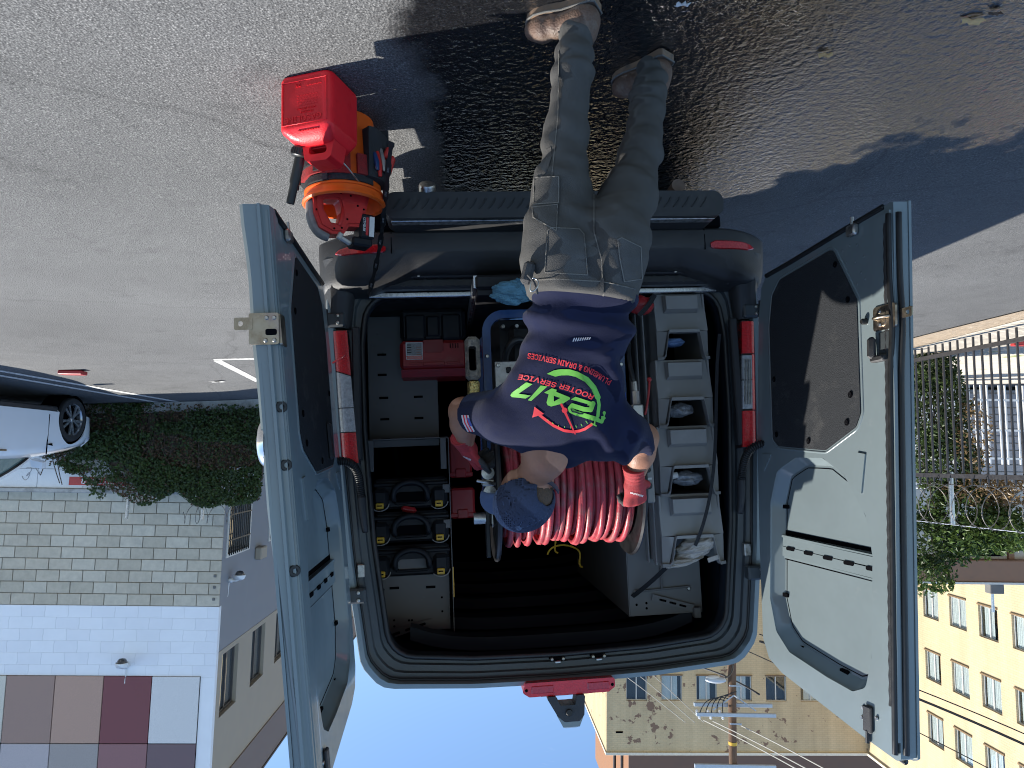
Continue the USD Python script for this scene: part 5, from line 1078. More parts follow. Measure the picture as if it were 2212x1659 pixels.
# moulded grip: block above the top with a slot through it
grip = [(.020, .215), (.035, .285), (.052, .298), (.128, .296), (.140, .285), (.150, .215)]
can.put('grip', prism(rounded(Polygon(grip), .010).difference(rrect(.052, .243, .122, .272, .012)), Ly * .30, Ly * .72, XZ), m_can, 30)
can.put('grip_slot', bb((.056, Ly * .34, .246), (.118, Ly * .68, .249)), pm('gas_can_deep', (.30, .005, .008), .5))
for z in (.028, .192):
    pass
can.put('raised_panel', J(tube(np.array([(.016, -.0005, .03), (Lx - .016, -.0005, .03), (Lx - .016, -.0005, .185), (.016, -.0005, .185)]), .0022, 6, closed=True)), m_can, True, under=cb_)
def can_text(t, cx, z, h, bold=False, squeeze=1.0, depth=.0022):
    m = meshkit.text_mesh(t, h, depth, bold); b = m.bounds; v = m.vertices; x = (v[:, 0] - (b[0, 0] + b[1, 0]) / 2) * squeeze
    q = TM(np.stack([cx + x, -.0002 - v[:, 2], z + v[:, 1]], 1), m.faces)
    if q.volume < 0: q.invert()
    can.put('moulded_letters', q, m_can, under=cb_)
can_text('GASOLINE', Lx * .52, .158, .0205, False, 1.0)
can_text('KEROSENE', Lx * .45, .142, .007); can_text('NOT FOR USE WITH', Lx * .45, .130, .0055)
for k, z in enumerate((.118, .109, .100, .091, .082)):
    can.put('moulded_letters', J(*[bb((.05 + j * .012 + (k % 2) * .003, -.0012, z), (.058 + j * .012, .0, z + .0035)) for j in range(7)]), m_can, under=cb_)
can.put('moulded_letters', J(*[bb((.035 + j * .010, -.0012, .047), (.042 + j * .010, .0, .0515)) for j in range(6)]), m_can, under=cb_)
can_text('75', .125, .040, .012)
can.put('moulded_letters', J(*[bb((.05 + j * .010, .004, .206), (.057 + j * .010, .010, .2105)) for j in range(8)]), m_can, under=cb_)
sb = np.array([Lx * .80, Ly * .42, .225]); sdir = np.array([.30, .10, .95]); sdir /= np.linalg.norm(sdir)
can.put('neck', cyl(sb - sdir * .02, sb + sdir * .012, .027, 20), m_can)
cpz = can.put('spout_cap', lathe([(0, 0), (.031, 0), (.033, .004), (.033, .028), (.029, .032), (.018, .034)], 30, sb + sdir * .006, sdir), m_rub, 35)
for k in range(22):
    a = k * 2 * math.pi / 22; e1 = np.cross(sdir, [0, 1, 0]); e1 /= np.linalg.norm(e1); e2 = np.cross(sdir, e1); o = sb + sdir * .012 + (e1 * math.cos(a) + e2 * math.sin(a)) * .033
    can.put('cap_rib', cyl(o, o + sdir * .018, .0022, 5), m_rub, under=cpz)
can.put('spout', J(lathe([(.018, 0), (.0185, .09), (.015, .098), (.0145, .165), (.013, .167), (.0, .160)], 22, sb + sdir * .038, sdir)), m_rub, 35)

# bucket with a tool skirt
bc = gp(742, 262); bc = np.array([bc[0], bc[1], float(gz(bc[0], bc[1]))])
BF = (frame((0, 0, 0), 0, 3.0)[0], bc)
bk_ = Thing('tool_bucket', 'orange plastic bucket wrapped in a red and black tool skirt, holding a red saw', 'bucket', (0, 0, 0), BF)
rb = lambda z: .118 + .030 * z / .345
bk_.put('bucket_body', lathe([(0, .004), (.108, 0), (.116, .006), (rb(.30), .30), (rb(.345), .345), (rb(.345) - .004, .346), (rb(.30) - .006, .30), (.108, .012), (0, .012)], 56), m_org, 35)
bk_.put('bucket_rim', J(lathe([(rb(.345) - .004, .340), (rb(.345) + .010, .338), (rb(.345) + .012, .347), (rb(.345) + .004, .352), (rb(.345) - .005, .350), (rb(.345) - .004, .340)], 56), lathe([(rb(.30), .303), (rb(.30) + .008, .304), (rb(.30) + .008, .310), (rb(.30), .311)], 56)), m_org, 40)
def skirt(a0, a1, z0, z1, t, mat, name, seed=0, n=18, wob=.006, flare=0.0):
    a = np.radians(np.linspace(a0, a1, n)); zz = np.linspace(z0, z1, 7); O1, I1 = [], []
    for z in zz:
        w = wob * 2 * fbm(np.stack([a * 2, np.full(n, z * 9), np.full(n, seed)], 1), 1.6, 3, seed); f = flare * (z1 - z) / (z1 - z0)
        r = rb(z) + t + w + f; O1.append(np.stack([r * np.cos(a), r * np.sin(a), np.full(n, z)], 1)); r2 = rb(z) + .002; I1.append(np.stack([r2 * np.cos(a), r2 * np.sin(a), np.full(n, z)], 1))
    R = np.concatenate([np.array(O1), np.array(I1)[:, ::-1]], 1); bk_.put(name, rings(R), mat, 40)
# angles: -90 faces the camera, 0 to the right in the upright picture, 180 to its left
skirt(-150, 20, .27, .298, .008, m_bcl, 'skirt_belt', 1)
skirt(-112, -72, .12, .275, .016, m_rcl, 'skirt_pocket', 2)
skirt(-72, -20, .10, .270, .020, m_rcl, 'skirt_pocket', 3, flare=.01)
skirt(-18, 40, .12, .27, .022, m_bcl, 'skirt_pocket', 4, flare=.012)
skirt(-176, -136, .08, .275, .028, m_bcl, 'skirt_pocket', 5, flare=.02)
skirt(-200, -176, .05, .27, .034, m_bcl, 'skirt_pocket', 6, flare=.02)
skirt(-136, -122, .19, .272, .020, m_rcl, 'skirt_pocket', 7)
skirt(-92, -60, .235, .262, .026, m_bcl, 'skirt_strap', 8, 10, .004)
skirt(-60, -25, .205, .235, .030, m_bcl, 'skirt_strap', 9, 10, .004)
skirt(-80, -45, .275, .30, .016, m_bcl, 'belt_buckle', 10, 6, .001)
def pol(a, r, z): a = math.radians(a); return np.array([r * math.cos(a), r * math.sin(a), z])
bk_.put('bail', tube(bez(*[fromW(BF, at(*q)) for q in ((657, 326, 2.47), (690, 323, 2.44), (715, 330, 2.43), (742, 352, 2.46), (775, 392, 2.56))], n=8), .0030, 6), m_steel, True)
for k, (a, z, L, mm) in enumerate(((-150, .17, .10, m_rtl), (-158, .15, .09, m_plate), (-145, .18, .07, m_blue), (-2, .16, .12, m_bcl), (6, .14, .11, m_shelf), (-8, .15, .10, m_steel))):
    p0 = pol(a, rb(z) + .035, z); bk_.put('hand_tool', J(tube([p0, p0 + pol(a, .012, L * .55), p0 + pol(a, .016, L)], [.009, .011, .007], 8)), mm, True)
one('red_cutter', J(bx((bc[0] - .20, bc[1] - .05, bc[2] + .20), (.026, .03, .075), .008, (14, (0, 1, 0))), bx((bc[0] - .185, bc[1] - .045, bc[2] + .15), (.02, .022, .05), .006, (20, (0, 1, 0)))), m_rtl, 'small red tool clipped on the outer side of the bucket skirt, over its shadow', 'hand tool')
# red cordless saw standing in the bucket
SF = (np.array([[.86, -.45, .0], [.50, .86, .0], [0, 0, 1.0]]).T @ np.eye(3), bc)
sw = Thing('cordless_saw', 'red cordless saw with a black battery sticking out of the orange bucket', 'power tool', (0, 0, .30), SF)
sd = lambda a, b, d: (a, d, b)
bodyp = rounded(Polygon([(-.115, .27), (.105, .27), (.115, .345), (.108, .40), (.085, .455), (.035, .475), (-.012, .468), (-.03, .435), (-.08, .43), (-.095, .37)]), .014)
holep = rounded(Polygon([(.015, .335), (.075, .345), (.073, .385), (.04, .432), (.008, .43), (.0, .38)]), .010)
sw.put('housing', prism(bodyp.difference(holep), -.036, .030, sd), m_rtl, 30)
sw.put('housing_half', prism(bodyp.buffer(-.012).difference(holep.buffer(.008)), -.044, .038, sd), m_rtl, 30)
sw.put('grip_overmould', J(tube(bez((.112, 0, .345), (.112, 0, .40), (.088, 0, .455), (.04, 0, .477), n=6), .020, 10)), pm('grip_grey', (.19, .18, .17), .75, var=.2, vs=60), True)
sw.put('grip_black', J(tube(bez((.082, -.012, .34), (.084, -.012, .385), (.060, -.012, .428), n=5), .014, 8)), m_case, True)
sw.put('trigger_guard', tube(bez((-.004, -.03, .36), (.0, -.042, .40), (.012, -.042, .44), n=5), .008, 8), m_rtl, True)
for x, z in ((.10, .33), (.07, .32), (.01, .31), (-.03, .315), (-.06, .35), (-.085, .36), (.03, .455), (.0, .448), (-.02, .41), (.10, .39)): sw.put('screw', lathe([(0, .001), (.004, .001), (.0045, 0)], 8, (x, -.0445 if abs(x) < .09 else -.037, z), (0, -1, 0)), m_hole)
bt = sw.put('battery', J(bb((-.135, -.046, .375), (-.072, .04, .475), .008), bb((-.128, -.042, .470), (-.045, .036, .505), .008)), m_case, 30)
sw.put('battery_label', bb((-.130, -.0475, .385), (-.110, -.0458, .465)), m_white, under=bt); sw.put('battery_red_band', bb((-.106, -.0475, .39), (-.096, -.0458, .462)), m_refl, under=bt)
m = meshkit.text_mesh('LITHIUM', .009, .001, True); v = m.vertices; q = TM(np.stack([-.085 - v[:, 1], np.full(len(v), -.0462) - v[:, 2], .392 + v[:, 0]], 1), m.faces); sw.put('battery_letters', q, m_white, under=bt)
sw.put('battery_clip', J(bx((-.02, -.03, .492), (.05, .02, .022), .006, (25, (0, 1, 0))), bx((.004, -.035, .478), (.022, .012, .03), .004, (25, (0, 1, 0)))), m_plate, 30)
# litter and leaves
def leaf(name, x, y, s, mat, label, seed, cat='leaf'):
    t = np.random.default_rng(seed); n = 14; a = np.linspace(0, 2 * np.pi, n, endpoint=False); r = s * (.55 + .45 * t.random(n)); z0 = float(gz(x, y)); rot_ = t.uniform(0, 6)
    P = np.stack([x + r * np.cos(a + rot_), y + .45 * r * np.sin(a + rot_), z0 + .006 + .012 * t.random(n)], 1); c = np.array([[x, y, z0 + .012]]); f = [[i, (i + 1) % n, n] for i in range(n)]
    v = np.vstack([P, c]); one(name, TM(np.vstack([v, v - [0, 0, .0015]]), f + [[b + n + 1, a_ + n + 1, c_ + n + 1] for a_, b, c_ in f]), mat, label, cat, base=(x, y, z0))
m_leaf = pm('dry_leaf', (.62, .40, .17), .8, var=.25, vs=60); m_leaf2 = pm('brown_leaf', (.10, .06, .035), .8, var=.3, vs=60)
for i, (px, py, s, mm, lb) in enumerate(((1783, 112, .035, m_leaf, 'curled yellow leaf on the wet asphalt, middle of the puddle'), (2102, 38, .045, m_leaf, 'larger yellow leaf on the wet asphalt near the bright gravel patch'), (2150, 22, .03, m_leaf2, 'dark brown leaf on the wet asphalt next to the larger yellow leaf'), (1475, 3, .03, m_white, 'white scrap of paper on the wet asphalt beside the boots'))):
    q = gp(px, py); leaf('leaf' if i < 3 else 'paper_scrap', q[0], q[1], s, mm, lb, i + 3, 'leaf' if i < 3 else 'litter')
q = gp(158, 793); one('red_wrapper', J(bx((q[0], q[1], float(gz(q[0], q[1])) + .03), (.30, .14, .05), .01)), m_redbox, 'flat red and black packet lying on the lot near the white car', 'litter')
q = gp(470, 813); leaf('paper_scrap', q[0], q[1], .14, m_white, 'pale scrap of paper on the lot beyond the red packet', 31, 'litter')
# ================================================================ block building on the right (frame A)
m_cmu = [pm('block_%s' % 'abc'[i], c, .92, var=.13, vs=10, bump=.5, bs=120, dirt=(.30, .275, .235), dirt_at=(.55, .85), ds=1.6) for i, c in enumerate(((.47, .415, .325), (.435, .385, .30), (.50, .45, .36)))]
m_mort = pm('mortar', (.25, .225, .185), .95, var=.15, vs=20)
m_whit = [pm('white_block_%s' % 'ab'[i], c, .75, var=.03, vs=4, bump=.25, bs=60) for i, c in enumerate(((.76, .765, .78), (.73, .735, .755)))]
m_wmort = pm('white_joint', (.745, .75, .765), .8, var=.04)
WY = 13.30; WX0, WX1 = 4.66, 12.6
bz = float(gz(6.5, 13.2))
blg = Thing('block_building', 'grey concrete block building with a white band and coloured panels above', 'building', (WX0, WY, bz), A)
blg.put('wall_core', bb((WX0 + .02, WY + .012, bz - .3), (WX1, WY + .3, 7.2)), m_mort)
BWd, BH, gap = .406, .2035, .011
z0 = 2.075; row = 0
while z0 + BH < 4.13:
    x = WX0 - (.0 if row % 2 else BWd / 2)
    while x < 9.95:
        xa, xb = max(x, WX0), min(x + BWd, 9.95) - gap
        if xb - xa > .05: blg.put('block', bb((xa, WY - .008 + rng.normal(0, .0016), z0), (xb, WY + .08, z0 + BH - gap), .004), m_cmu[rng.integers(3)], False)
        x += BWd
    z0 += BH; row += 1
zb = z0
blg.put('white_core', bb((WX0 - .01, WY - .004, zb - .002), (WX1, WY + .1, 7.2)), m_wmort)
while z0 < 5.2:
    x = WX0 - .012 - (.0 if row % 2 else BWd / 2)
    while x < 9.95:
        xa, xb = max(x, WX0 - .012), min(x + BWd, 9.95) - .003
        if xb - xa > .05: blg.put('white_block', bb((xa, WY - .0075 + rng.normal(0, .0005), z0), (xb, WY + .05, z0 + BH - .0025), .0008), m_whit[rng.integers(2)], False)
        x += BWd
    z0 += BH; row += 1
blg.put('white_margin', bb((WX0 - .012, WY - .008, z0), (WX0 + .24, WY + .05, 7.2), .003), m_whit[0])
tile_c = [[(.62, .60, .58), (.185, .062, .066), (.42, .27, .205), (.31, .205, .165), (.56, .52, .44), (.30, .28, .26)], [(.16, .108, .115), (.26, .13, .13), (.33, .29, .27), (.42, .37, .37), (.25, .255, .265), (.3, .27, .25)], [(.2, .12, .1), (.3, .2, .17), (.4, .37, .33), (.12, .05, .05), (.25, .22, .2), (.2, .2, .2)]]
TW, TH = .835, 1.14
for r in range(2):
    for c in range(6):
        xa = WX0 + .245 + c * TW; za = z0 - .02 + r * TH; n_ = 'tile_colour_%s%s' % ('abc'[r], 'uvwxyz'[c])
        blg.put('facade_panel', bb((xa + .005, WY - .028, za + .005), (xa + TW - .005, WY + .05, za + TH - .005), .006), pm(n_, tile_c[r][c], .85, var=.12, vs=70, bump=.15, bs=200), False)
blg.put('panel_back', bb((WX0 + .24, WY - .010, z0 - .02), (9.95, WY + .04, 7.2)), m_hole)
for z in (3.95, 3.74, 3.54): blg.put('tie_plate', bb((WX0 + .07, WY - .022, z), (WX0 + .12, WY - .008, z + .05), .008), m_shelf)
blg.put('roof', bb((WX0, WY, 7.21), (WX1, WY + 8, 7.3)), m_whit[0]); blg.put('rear_walls', bb((WX0 + .3, WY + .31, bz - .3), (WX1, WY + 8, 7.2)), m_whit[1])
# security cameras: one on the white band, one on the stucco wall
m_camw = pm('camera_white', (.70, .70, .69), .35, var=.05, vs=30); m_dome = pm('camera_dome', (.03, .03, .032), .08, coat=1)
def seccam(loc, n, label, sc=1.0):
    t = Thing('security_camera', label, 'camera', loc, A); n = np.array(n, float); p = np.array(loc)
    t.put('bracket', J(cyl(p, p + n * .06, .05 * sc, 14), tube(bez(p + n * .05, p + n * .14, p + n * .19 + [0, 0, -.03], n=5), .022 * sc, 10)), m_camw, True)
    t.put('housing', lathe([(0, .02), (.05, .02), (.085, .0), (.105, -.045), (.105, -.07), (.098, -.075)], 24, p + n * .19 + [0, 0, -.03]), m_camw, 40)
    t.put('dome', lathe([(.082, -.075), (.075, -.11), (.05, -.14), (0, -.15)], 24, p + n * .19 + [0, 0, -.03]), m_dome, True)
    t.put('conduit', tube([p + [0, .0, .05], p + [.01, -.012, .30]], .012, 6), m_camw)
ck = (fromW(A, at(279, 1424, WY - .2))); seccam((ck[0], WY - .01, ck[2] + .09), (0, -1, 0), 'white dome security camera under the coloured panels')
# low white wall in front with a grey ledge
m_lw = pm('white_wall_paint', (.66, .65, .63), .8, var=.06, vs=3, bump=.3, bs=40, dirt=(.42, .40, .37), dirt_at=(.60, .85), ds=3)
lw = Thing('low_wall', 'dirty white painted wall with graffiti and a grey ledge', 'wall', (7, 13.0, bz), A)
for c in range(11):
    for r in range(5):
        lw.put('block', bb((WX0 + c * .8 + .003, 13.02, bz - .15 + r * .335), (WX0 + (c + 1) * .8 - .003, 13.28, bz - .15 + (r + 1) * .335 - .005), .003), m_lw, False)
lw.put('ledge', bb((WX0 - .02, 12.98, bz + 1.525), (WX1, 13.292, bz + 1.60), .012), m_conc)
# sign and graffiti
def flat_text(T_, t, x, z, y, h, mat, name, bold=True, sq=1.0, under=None):
    m = meshkit.text_mesh(t, h, .002, bold); b = m.bounds; v = m.vertices; q = TM(np.stack([x + (v[:, 0] - b[0, 0]) * sq, y - v[:, 2], z + v[:, 1]], 1), m.faces)
    if q.volume < 0: q.invert()
    T_.put(name, q, mat, False, under=under)
sx_, sz_ = 6.33, bz + 1.32
sg = Thing('wall_sign', 'red and white sign reading CUSTOMER half covered by ivy', 'sign', (sx_, 13.0, sz_), A)
sg.put('board', bb((sx_ - .05, 13.008, sz_ - .45), (sx_ + 1.0, 13.016, sz_ + .16), .002), m_lw)
b_ = sg.put('red_band', bb((sx_ - .02, 13.004, sz_), (sx_ + .97, 13.0085, sz_ + .145)), pm('sign_red', (.42, .05, .04), .6, var=.2, vs=20))
flat_text(sg, 'CUSTOMER', sx_ + .03, sz_ + .025, 13.003, .095, m_white, 'letters', True, 1.0, b_)
m_ink = pm('graffiti_blue', (.16, .20, .32), .8, var=.4, vs=40); m_ink2 = pm('graffiti_grey', (.30, .29, .30), .8, var=.4, vs=40)
for i, (t, x, z, h) in enumerate((('UX', 7.13, bz + 1.05, .13), ('TOM', 7.17, bz + .72, .12))): flat_text(lw, t, x, z, 13.018, h, m_ink, 'graffiti', False)
for i in range(5):
    x, z = 7.75 + (i % 3) * .22, bz + .75 + (i // 3) * .42; t = rng.random((6, 2)) * .16
    lw.put('graffiti', J(tube(bez(*[(x + a, 13.0165, z + b) for a, b in t], n=5), .004, 4)), m_ink2)
for x in (6.30, 4.98): # pipes standing on the ledge
    one('wall_pipe', J(tube([(x, 13.12, bz + 1.55), (x - .02, 13.05, bz + 2.05)], .028, 12)), m_alu, 'short grey steel pipe on the wall ledge ' + ('above the sign' if x > 6 else 'nearer the razor wire'), 'pipe', F=A)
m_wire = pm('razor_steel', (.20, .18, .16), .5, .8, var=.4, vs=30)
def coil(F, p0, p1, r, turns, name, label, blades=True):
    n = turns * 28; t = np.linspace(0, 1, n); a = t * turns * 2 * np.pi; p0, p1 = np.array(p0), np.array(p1); d = (p1 - p0) / np.linalg.norm(p1 - p0); s = np.cross(d, [0, 0, 1.0])
    P = p0 + (p1 - p0) * t[:, None] + r * (np.cos(a)[:, None] * s + np.sin(a)[:, None] * [0, 0, 1]) + .06 * np.sin(a * .37)[:, None] * d
    w = Thing(name, label, 'razor wire', p0, F); w.put('wire', tube(P, .005, 5), m_wire, True)
    bl = []
    for i in range(0, n, 4):
        c = P[i]; q = P[min(i + 1, n - 1)] - P[i - 1 if i else 0]; q /= np.linalg.norm(q); u = np.cross(q, d); u /= np.linalg.norm(u) + 1e-9
        bl.append(TM([c + q * .035 + u * .014, c - q * .035 - u * .014, c + q * .03 - u * .014, c - q * .03 + u * .014, c + d * .004, c - d * .004], [[0, 4, 2], [0, 2, 5], [1, 3, 4], [1, 5, 3], [0, 5, 4], [1, 4, 5]]))
    w.put('blades', J(*bl), m_wire, False, kind='stuff')
coil(A, (5.35, 13.05, bz + 1.95), (4.4, 13.05, bz + 1.93), .16, 4, 'razor_wire_coil', 'loose coil of razor wire at the corner of the block wall')

# ================================================================ plants
def leafcloud(pts, nrm, size, cols, name, rough=.5, aspect=.5, seed=0):
    """many small folded leaves"""
    t = np.random.default_rng(seed); n = len(pts); ax = t.normal(size=(n, 3)); ax -= nrm * (ax * nrm).sum(1)[:, None]; ax /= np.linalg.norm(ax, axis=1)[:, None]; b = np.cross(nrm, ax)
    s = (size * t.uniform(.6, 1.25, n))[:, None]; k = s * aspect; c = nrm * s * .18
    v = np.stack([pts - ax * s * .5, pts + b * k * .5 + c, pts + ax * s * .5, pts - b * k * .5 + c], 1).reshape(-1, 3)
    i = np.arange(n)[:, None] * 4; f = np.vstack([i + [0, 2, 1], i + [0, 3, 2]])
    return TM(v, f)
def leafmat(name, c1, c2, c3):
    return usdkit.material(stage, '/World/Looks/' + name, {'g': ('geometry', {}), 'r': ('rgb_ramp', {'ramp': [(0, c1), (.55, c2), (1, c3)]}), 'n': ('noise_texture', {'scale': 2.2, 'detail': 3.0}), 'a': ('math', {'math_type': 'multiply_add', 'value2': .5}),
        'h': ('math', {'math_type': 'multiply', 'value2': .5}), 'p': ('principled_bsdf', {'roughness': .42, 'specular_ior_level': .4}), 't': ('translucent_bsdf', {}), 'm': ('mix_closure', {'fac': .22})},
        [('g.position', 'n.vector'), ('n.fac', 'h.value1'), ('g.random_per_island', 'a.value1'), ('h.value', 'a.value3'), ('a.value', 'r.fac'), ('r.color', 'p.base_color'), ('r.color', 't.color'), ('p.BSDF', 'm.closure1'), ('t.BSDF', 'm.closure2')], surface='m.closure')
m_lf1 = leafmat('ivy_dark', (.038, .058, .020), (.080, .125, .036), (.16, .21, .065))
m_lf2 = leafmat('ivy_brown', (.11, .062, .034), (.15, .095, .05), (.08, .09, .03))
m_lf3 = leafmat('shrub_light', (.045, .075, .018), (.10, .16, .035), (.22, .27, .07))
m_lf4 = leafmat('shrub_dry', (.16, .10, .045), (.28, .20, .10), (.36, .29, .16))
m_twig = pm('twig', (.075, .055, .04), .9, var=.3, vs=40)
t5 = np.random.default_rng(5)
iv = Thing('ivy_hedge', 'dark green ivy hedge with brown patches against the low white wall', 'hedge', (6.0, 12.9, bz), A)
def ivy_pts(n, brown):
    m = n * 14; x = t5.uniform(3.9, 8.25, m); h = t5.uniform(0, 1, m) ** .8; f1 = lambda a, b, c, s, o, sd: fbm(np.stack([a, b, c], 1), s, o, sd); one_ = np.ones(m)
    top = 1.72 - .10 * np.sin(x * 5) + .48 * f1(x * 2, 3 * one_, one_, 1.3, 3, 2)
    top = np.where(x > 6.6, 1.72 - 1.05 * (x - 6.6) / 1.5 + .7 * f1(x * 5, 2 * one_, one_, 1.0, 3, 4), top); z = h * top
    ok = ~((x > 6.3) & (z > 1.0) & (t5.random(m) < .78) & (f1(x * 5, 0 * one_, z * 5, 1, 2, 7) < .08))
    br_ = f1(x * 1.6, 0 * one_, z * 2.4, 1.0, 3, 9) + np.where((x > 5.2) & (x < 6.1) & (z < 1.2), .10, 0)
    ok &= ~(((br_ > .075) != brown) & (t5.random(m) < .85))
    P = np.stack([x, 13.0 - t5.uniform(0, .34, m) * (1 - .45 * h) - .02, bz + z], 1)[ok]; return P[:n]
for nm, n, br_, mm in (('leaves', 15000, False, m_lf1), ('withered_leaves', 4200, True, m_lf2), ('young_leaves', 5000, False, m_lf3)):
    P = ivy_pts(n, br_); n = len(P); N_ = t5.normal(size=(n, 3)) * .55 + [0, -1, .35]; N_ /= np.linalg.norm(N_, axis=1)[:, None]
    iv.put(nm, leafcloud(P, N_, .064 if not br_ else .05, None, nm, aspect=.62, seed=n), mm, False, kind='stuff')
iv.put('leaf_mass', J(*[bb((3.9 + i * .3, 12.93, bz - .1), (4.2 + i * .3, 13.0, bz + (1.2 - .1 * (i % 2) if i < 9 else max(.2, 1.0 - .2 * (i - 9)))), .05) for i in range(14)]), m_twig)
iv.put('stems', J(*[tube(bez((x, 12.92, bz), (x + t5.normal(0, .1), 12.86, bz + .5), (x + t5.normal(0, .25), 12.85, bz + t5.uniform(.8, 1.5)), n=5), .008, 5) for x in t5.uniform(4, 8.1, 26)]), m_twig, kind='stuff')
for i, (x, lb) in enumerate(((6.72, 'left tuft of weeds growing at the foot of the kerb'), (6.10, 'right tuft of weeds growing at the foot of the kerb'))):
    x, y = toW(A, (x, KY + .0, 0))[:2]; z = float(gz(x, KY - .1)); n = 130; P = np.stack([t5.normal(x, .12, n), KY - .06 + t5.normal(0, .05, n), z + np.abs(t5.normal(0, .10, n))], 1); N_ = t5.normal(size=(n, 3)); N_ /= np.linalg.norm(N_, axis=1)[:, None]
    w = Thing('weed_tuft', lb, 'weed', (x, KY, z)); w.put('leaves', leafcloud(P, N_, .07, None, 'w', aspect=.4, seed=i), m_lf3, False, kind='stuff')

# ================================================================ stucco building along the alley (right)
m_st1 = pm('grey_stucco', (.235, .235, .245), .92, var=.05, vs=3, bump=.35, bs=90, dirt=(.26, .26, .27), dirt_at=(.5, .9), ds=1.2)
m_st2 = pm('tan_stucco', (.36, .305, .235), .92, var=.05, vs=3, bump=.35, bs=90)
m_st3 = pm('brown_stucco', (.20, .155, .135), .92, var=.05, vs=3, bump=.3, bs=90)
def pane(name, tint, k=1.0):
    return usdkit.material(stage, '/World/Looks/' + name, {'f': ('fresnel', {'IOR': 1.9}), 'a': ('principled_bsdf', {'base_color': tint, 'roughness': .6}), 'b': ('glossy_bsdf', {'color': (.9, .93, .95), 'roughness': .02}), 'm': ('mix_closure', {}), 'mm': ('math', {'math_type': 'multiply_add', 'value2': k, 'value3': .12, 'use_clamp': True})},
        [('f.fac', 'mm.value1'), ('mm.value', 'm.fac'), ('a.BSDF', 'm.closure1'), ('b.BSDF', 'm.closure2')], surface='m.closure')
m_glass = pane('dark_glass', (.02, .025, .028), 1.2)
m_fr = pm('window_frame_dark', (.05, .045, .042), .5); m_frw = pm('window_frame_white', (.55, .53, .48), .6)
SX = WX0 - .001
stb = Thing('stucco_building', 'stucco building along the alley, grey below, tan above with a brown top band', 'building', (SX, WY + .3, bz), A)
def wallYZ(x, y0, y1, z0, z1, holes, t=.25):
    g = sbox(y0, z0, y1, z1)
    for h in holes: g = g.difference(sbox(h[0], h[1], h[2], h[3]))
    return prism(g, x, x + t, lambda a, b, d: (d, a, b))
w1 = [(13.62 + k * 1.72, 5.03, 14.50 + k * 1.72, 6.14) for k in range(8)]
wb = [(13.55 + k * 2.6, 2.25, 14.75 + k * 2.6, 3.22) for k in range(5)]
stb.put('grey_wall', wallYZ(SX, 13.32, 34, bz - .4, 4.93, wb), m_st1)
stb.put('tan_wall', wallYZ(SX - .004, 13.32, 34, 4.935, 7.3, w1), m_st2)
stb.put('brown_band', bb((SX - .03, 13.30, 7.3), (SX + .3, 34, 8.15), .01), m_st3)
stb.put('roof_edge', bb((SX - .05, 13.28, 8.15), (SX + .3, 34, 8.2), .006), m_fr)
stb.put('inner_mass', bb((SX + .25, 13.62, bz - .4), (SX + 9, 34, 8.1)), m_hole)
for i, (y0, z0_, y1, z1) in enumerate(w1):
    f = stb.put('window', J(*[bb((SX + .07, a, b), (SX + .13, c, d)) for a, b, c, d in ((y0, z0_, y0 + .05, z1), (y1 - .05, z0_, y1, z1), (y0, z0_, y1, z0_ + .05), (y0, z1 - .05, y1, z1), ((y0 + y1) / 2 - .025, z0_, (y0 + y1) / 2 + .025, z1))]), m_fr)
    for a, b in ((y0 + .05, (y0 + y1) / 2 - .025), ((y0 + y1) / 2 + .025, y1 - .05)): stb.put('pane', bb((SX + .10, a, z0_ + .05), (SX + .106, b, z1 - .05)), m_glass, under=f)
for i, (y0, z0_, y1, z1) in enumerate(wb[:3]):
    f = stb.put('barred_window', J(*[bb((SX - .02, a, b), (SX + .06, c, d)) for a, b, c, d in ((y0 - .06, z0_ - .06, y0, z1 + .06), (y1, z0_ - .06, y1 + .06, z1 + .06), (y0, z0_ - .06, y1, z0_), (y0, z1, y1, z1 + .06))]), m_frw)
    stb.put('pane', bb((SX + .15, y0, z0_), (SX + .156, y1, z1)), m_glass, under=f)
    for k in range(11): stb.put('bar', cyl((SX - .03, y0 + .06 + k * .108, z0_ - .03), (SX - .03, y0 + .06 + k * .108, z1 + .03), .010, 6), m_jblk, under=f)
    for z in (z0_ + .25, z1 - .25): stb.put('bar_rail', bb((SX - .038, y0, z - .012), (SX - .022, y1, z + .012)), m_jblk, under=f)
seccam((SX, 13.75, 3.72), (-1, 0, 0), 'white dome security camera on the grey stucco wall', .9)
stb.put('wall_lamp', bb((SX - .14, 15.2, 3.3), (SX, 15.6, 3.55), .02), m_st2)

# ================================================================ white car nosed up to the kerb (frame W, nose towards +y)
m_cw = pm('car_white', (.74, .75, .77), .22, var=.015, vs=3, coat=1, rvar=.02)
m_gc = pane('car_glass', (.055, .10, .085), 1.0); m_tyre = pm('tyre', (.016, .016, .017), .85, var=.3, vs=30, bump=.3, bs=120)
m_rim = pm('alloy_rim', (.50, .51, .53), .28, .9, var=.1, vs=20)
cx0, cyN = 7.92, 12.22; cz = float(gz(cx0, 11)) + .0; CW = .985
car = Thing('white_car', 'white sedan parked nose to the kerb with ivy in front of it', 'car', (cx0, 10, cz))
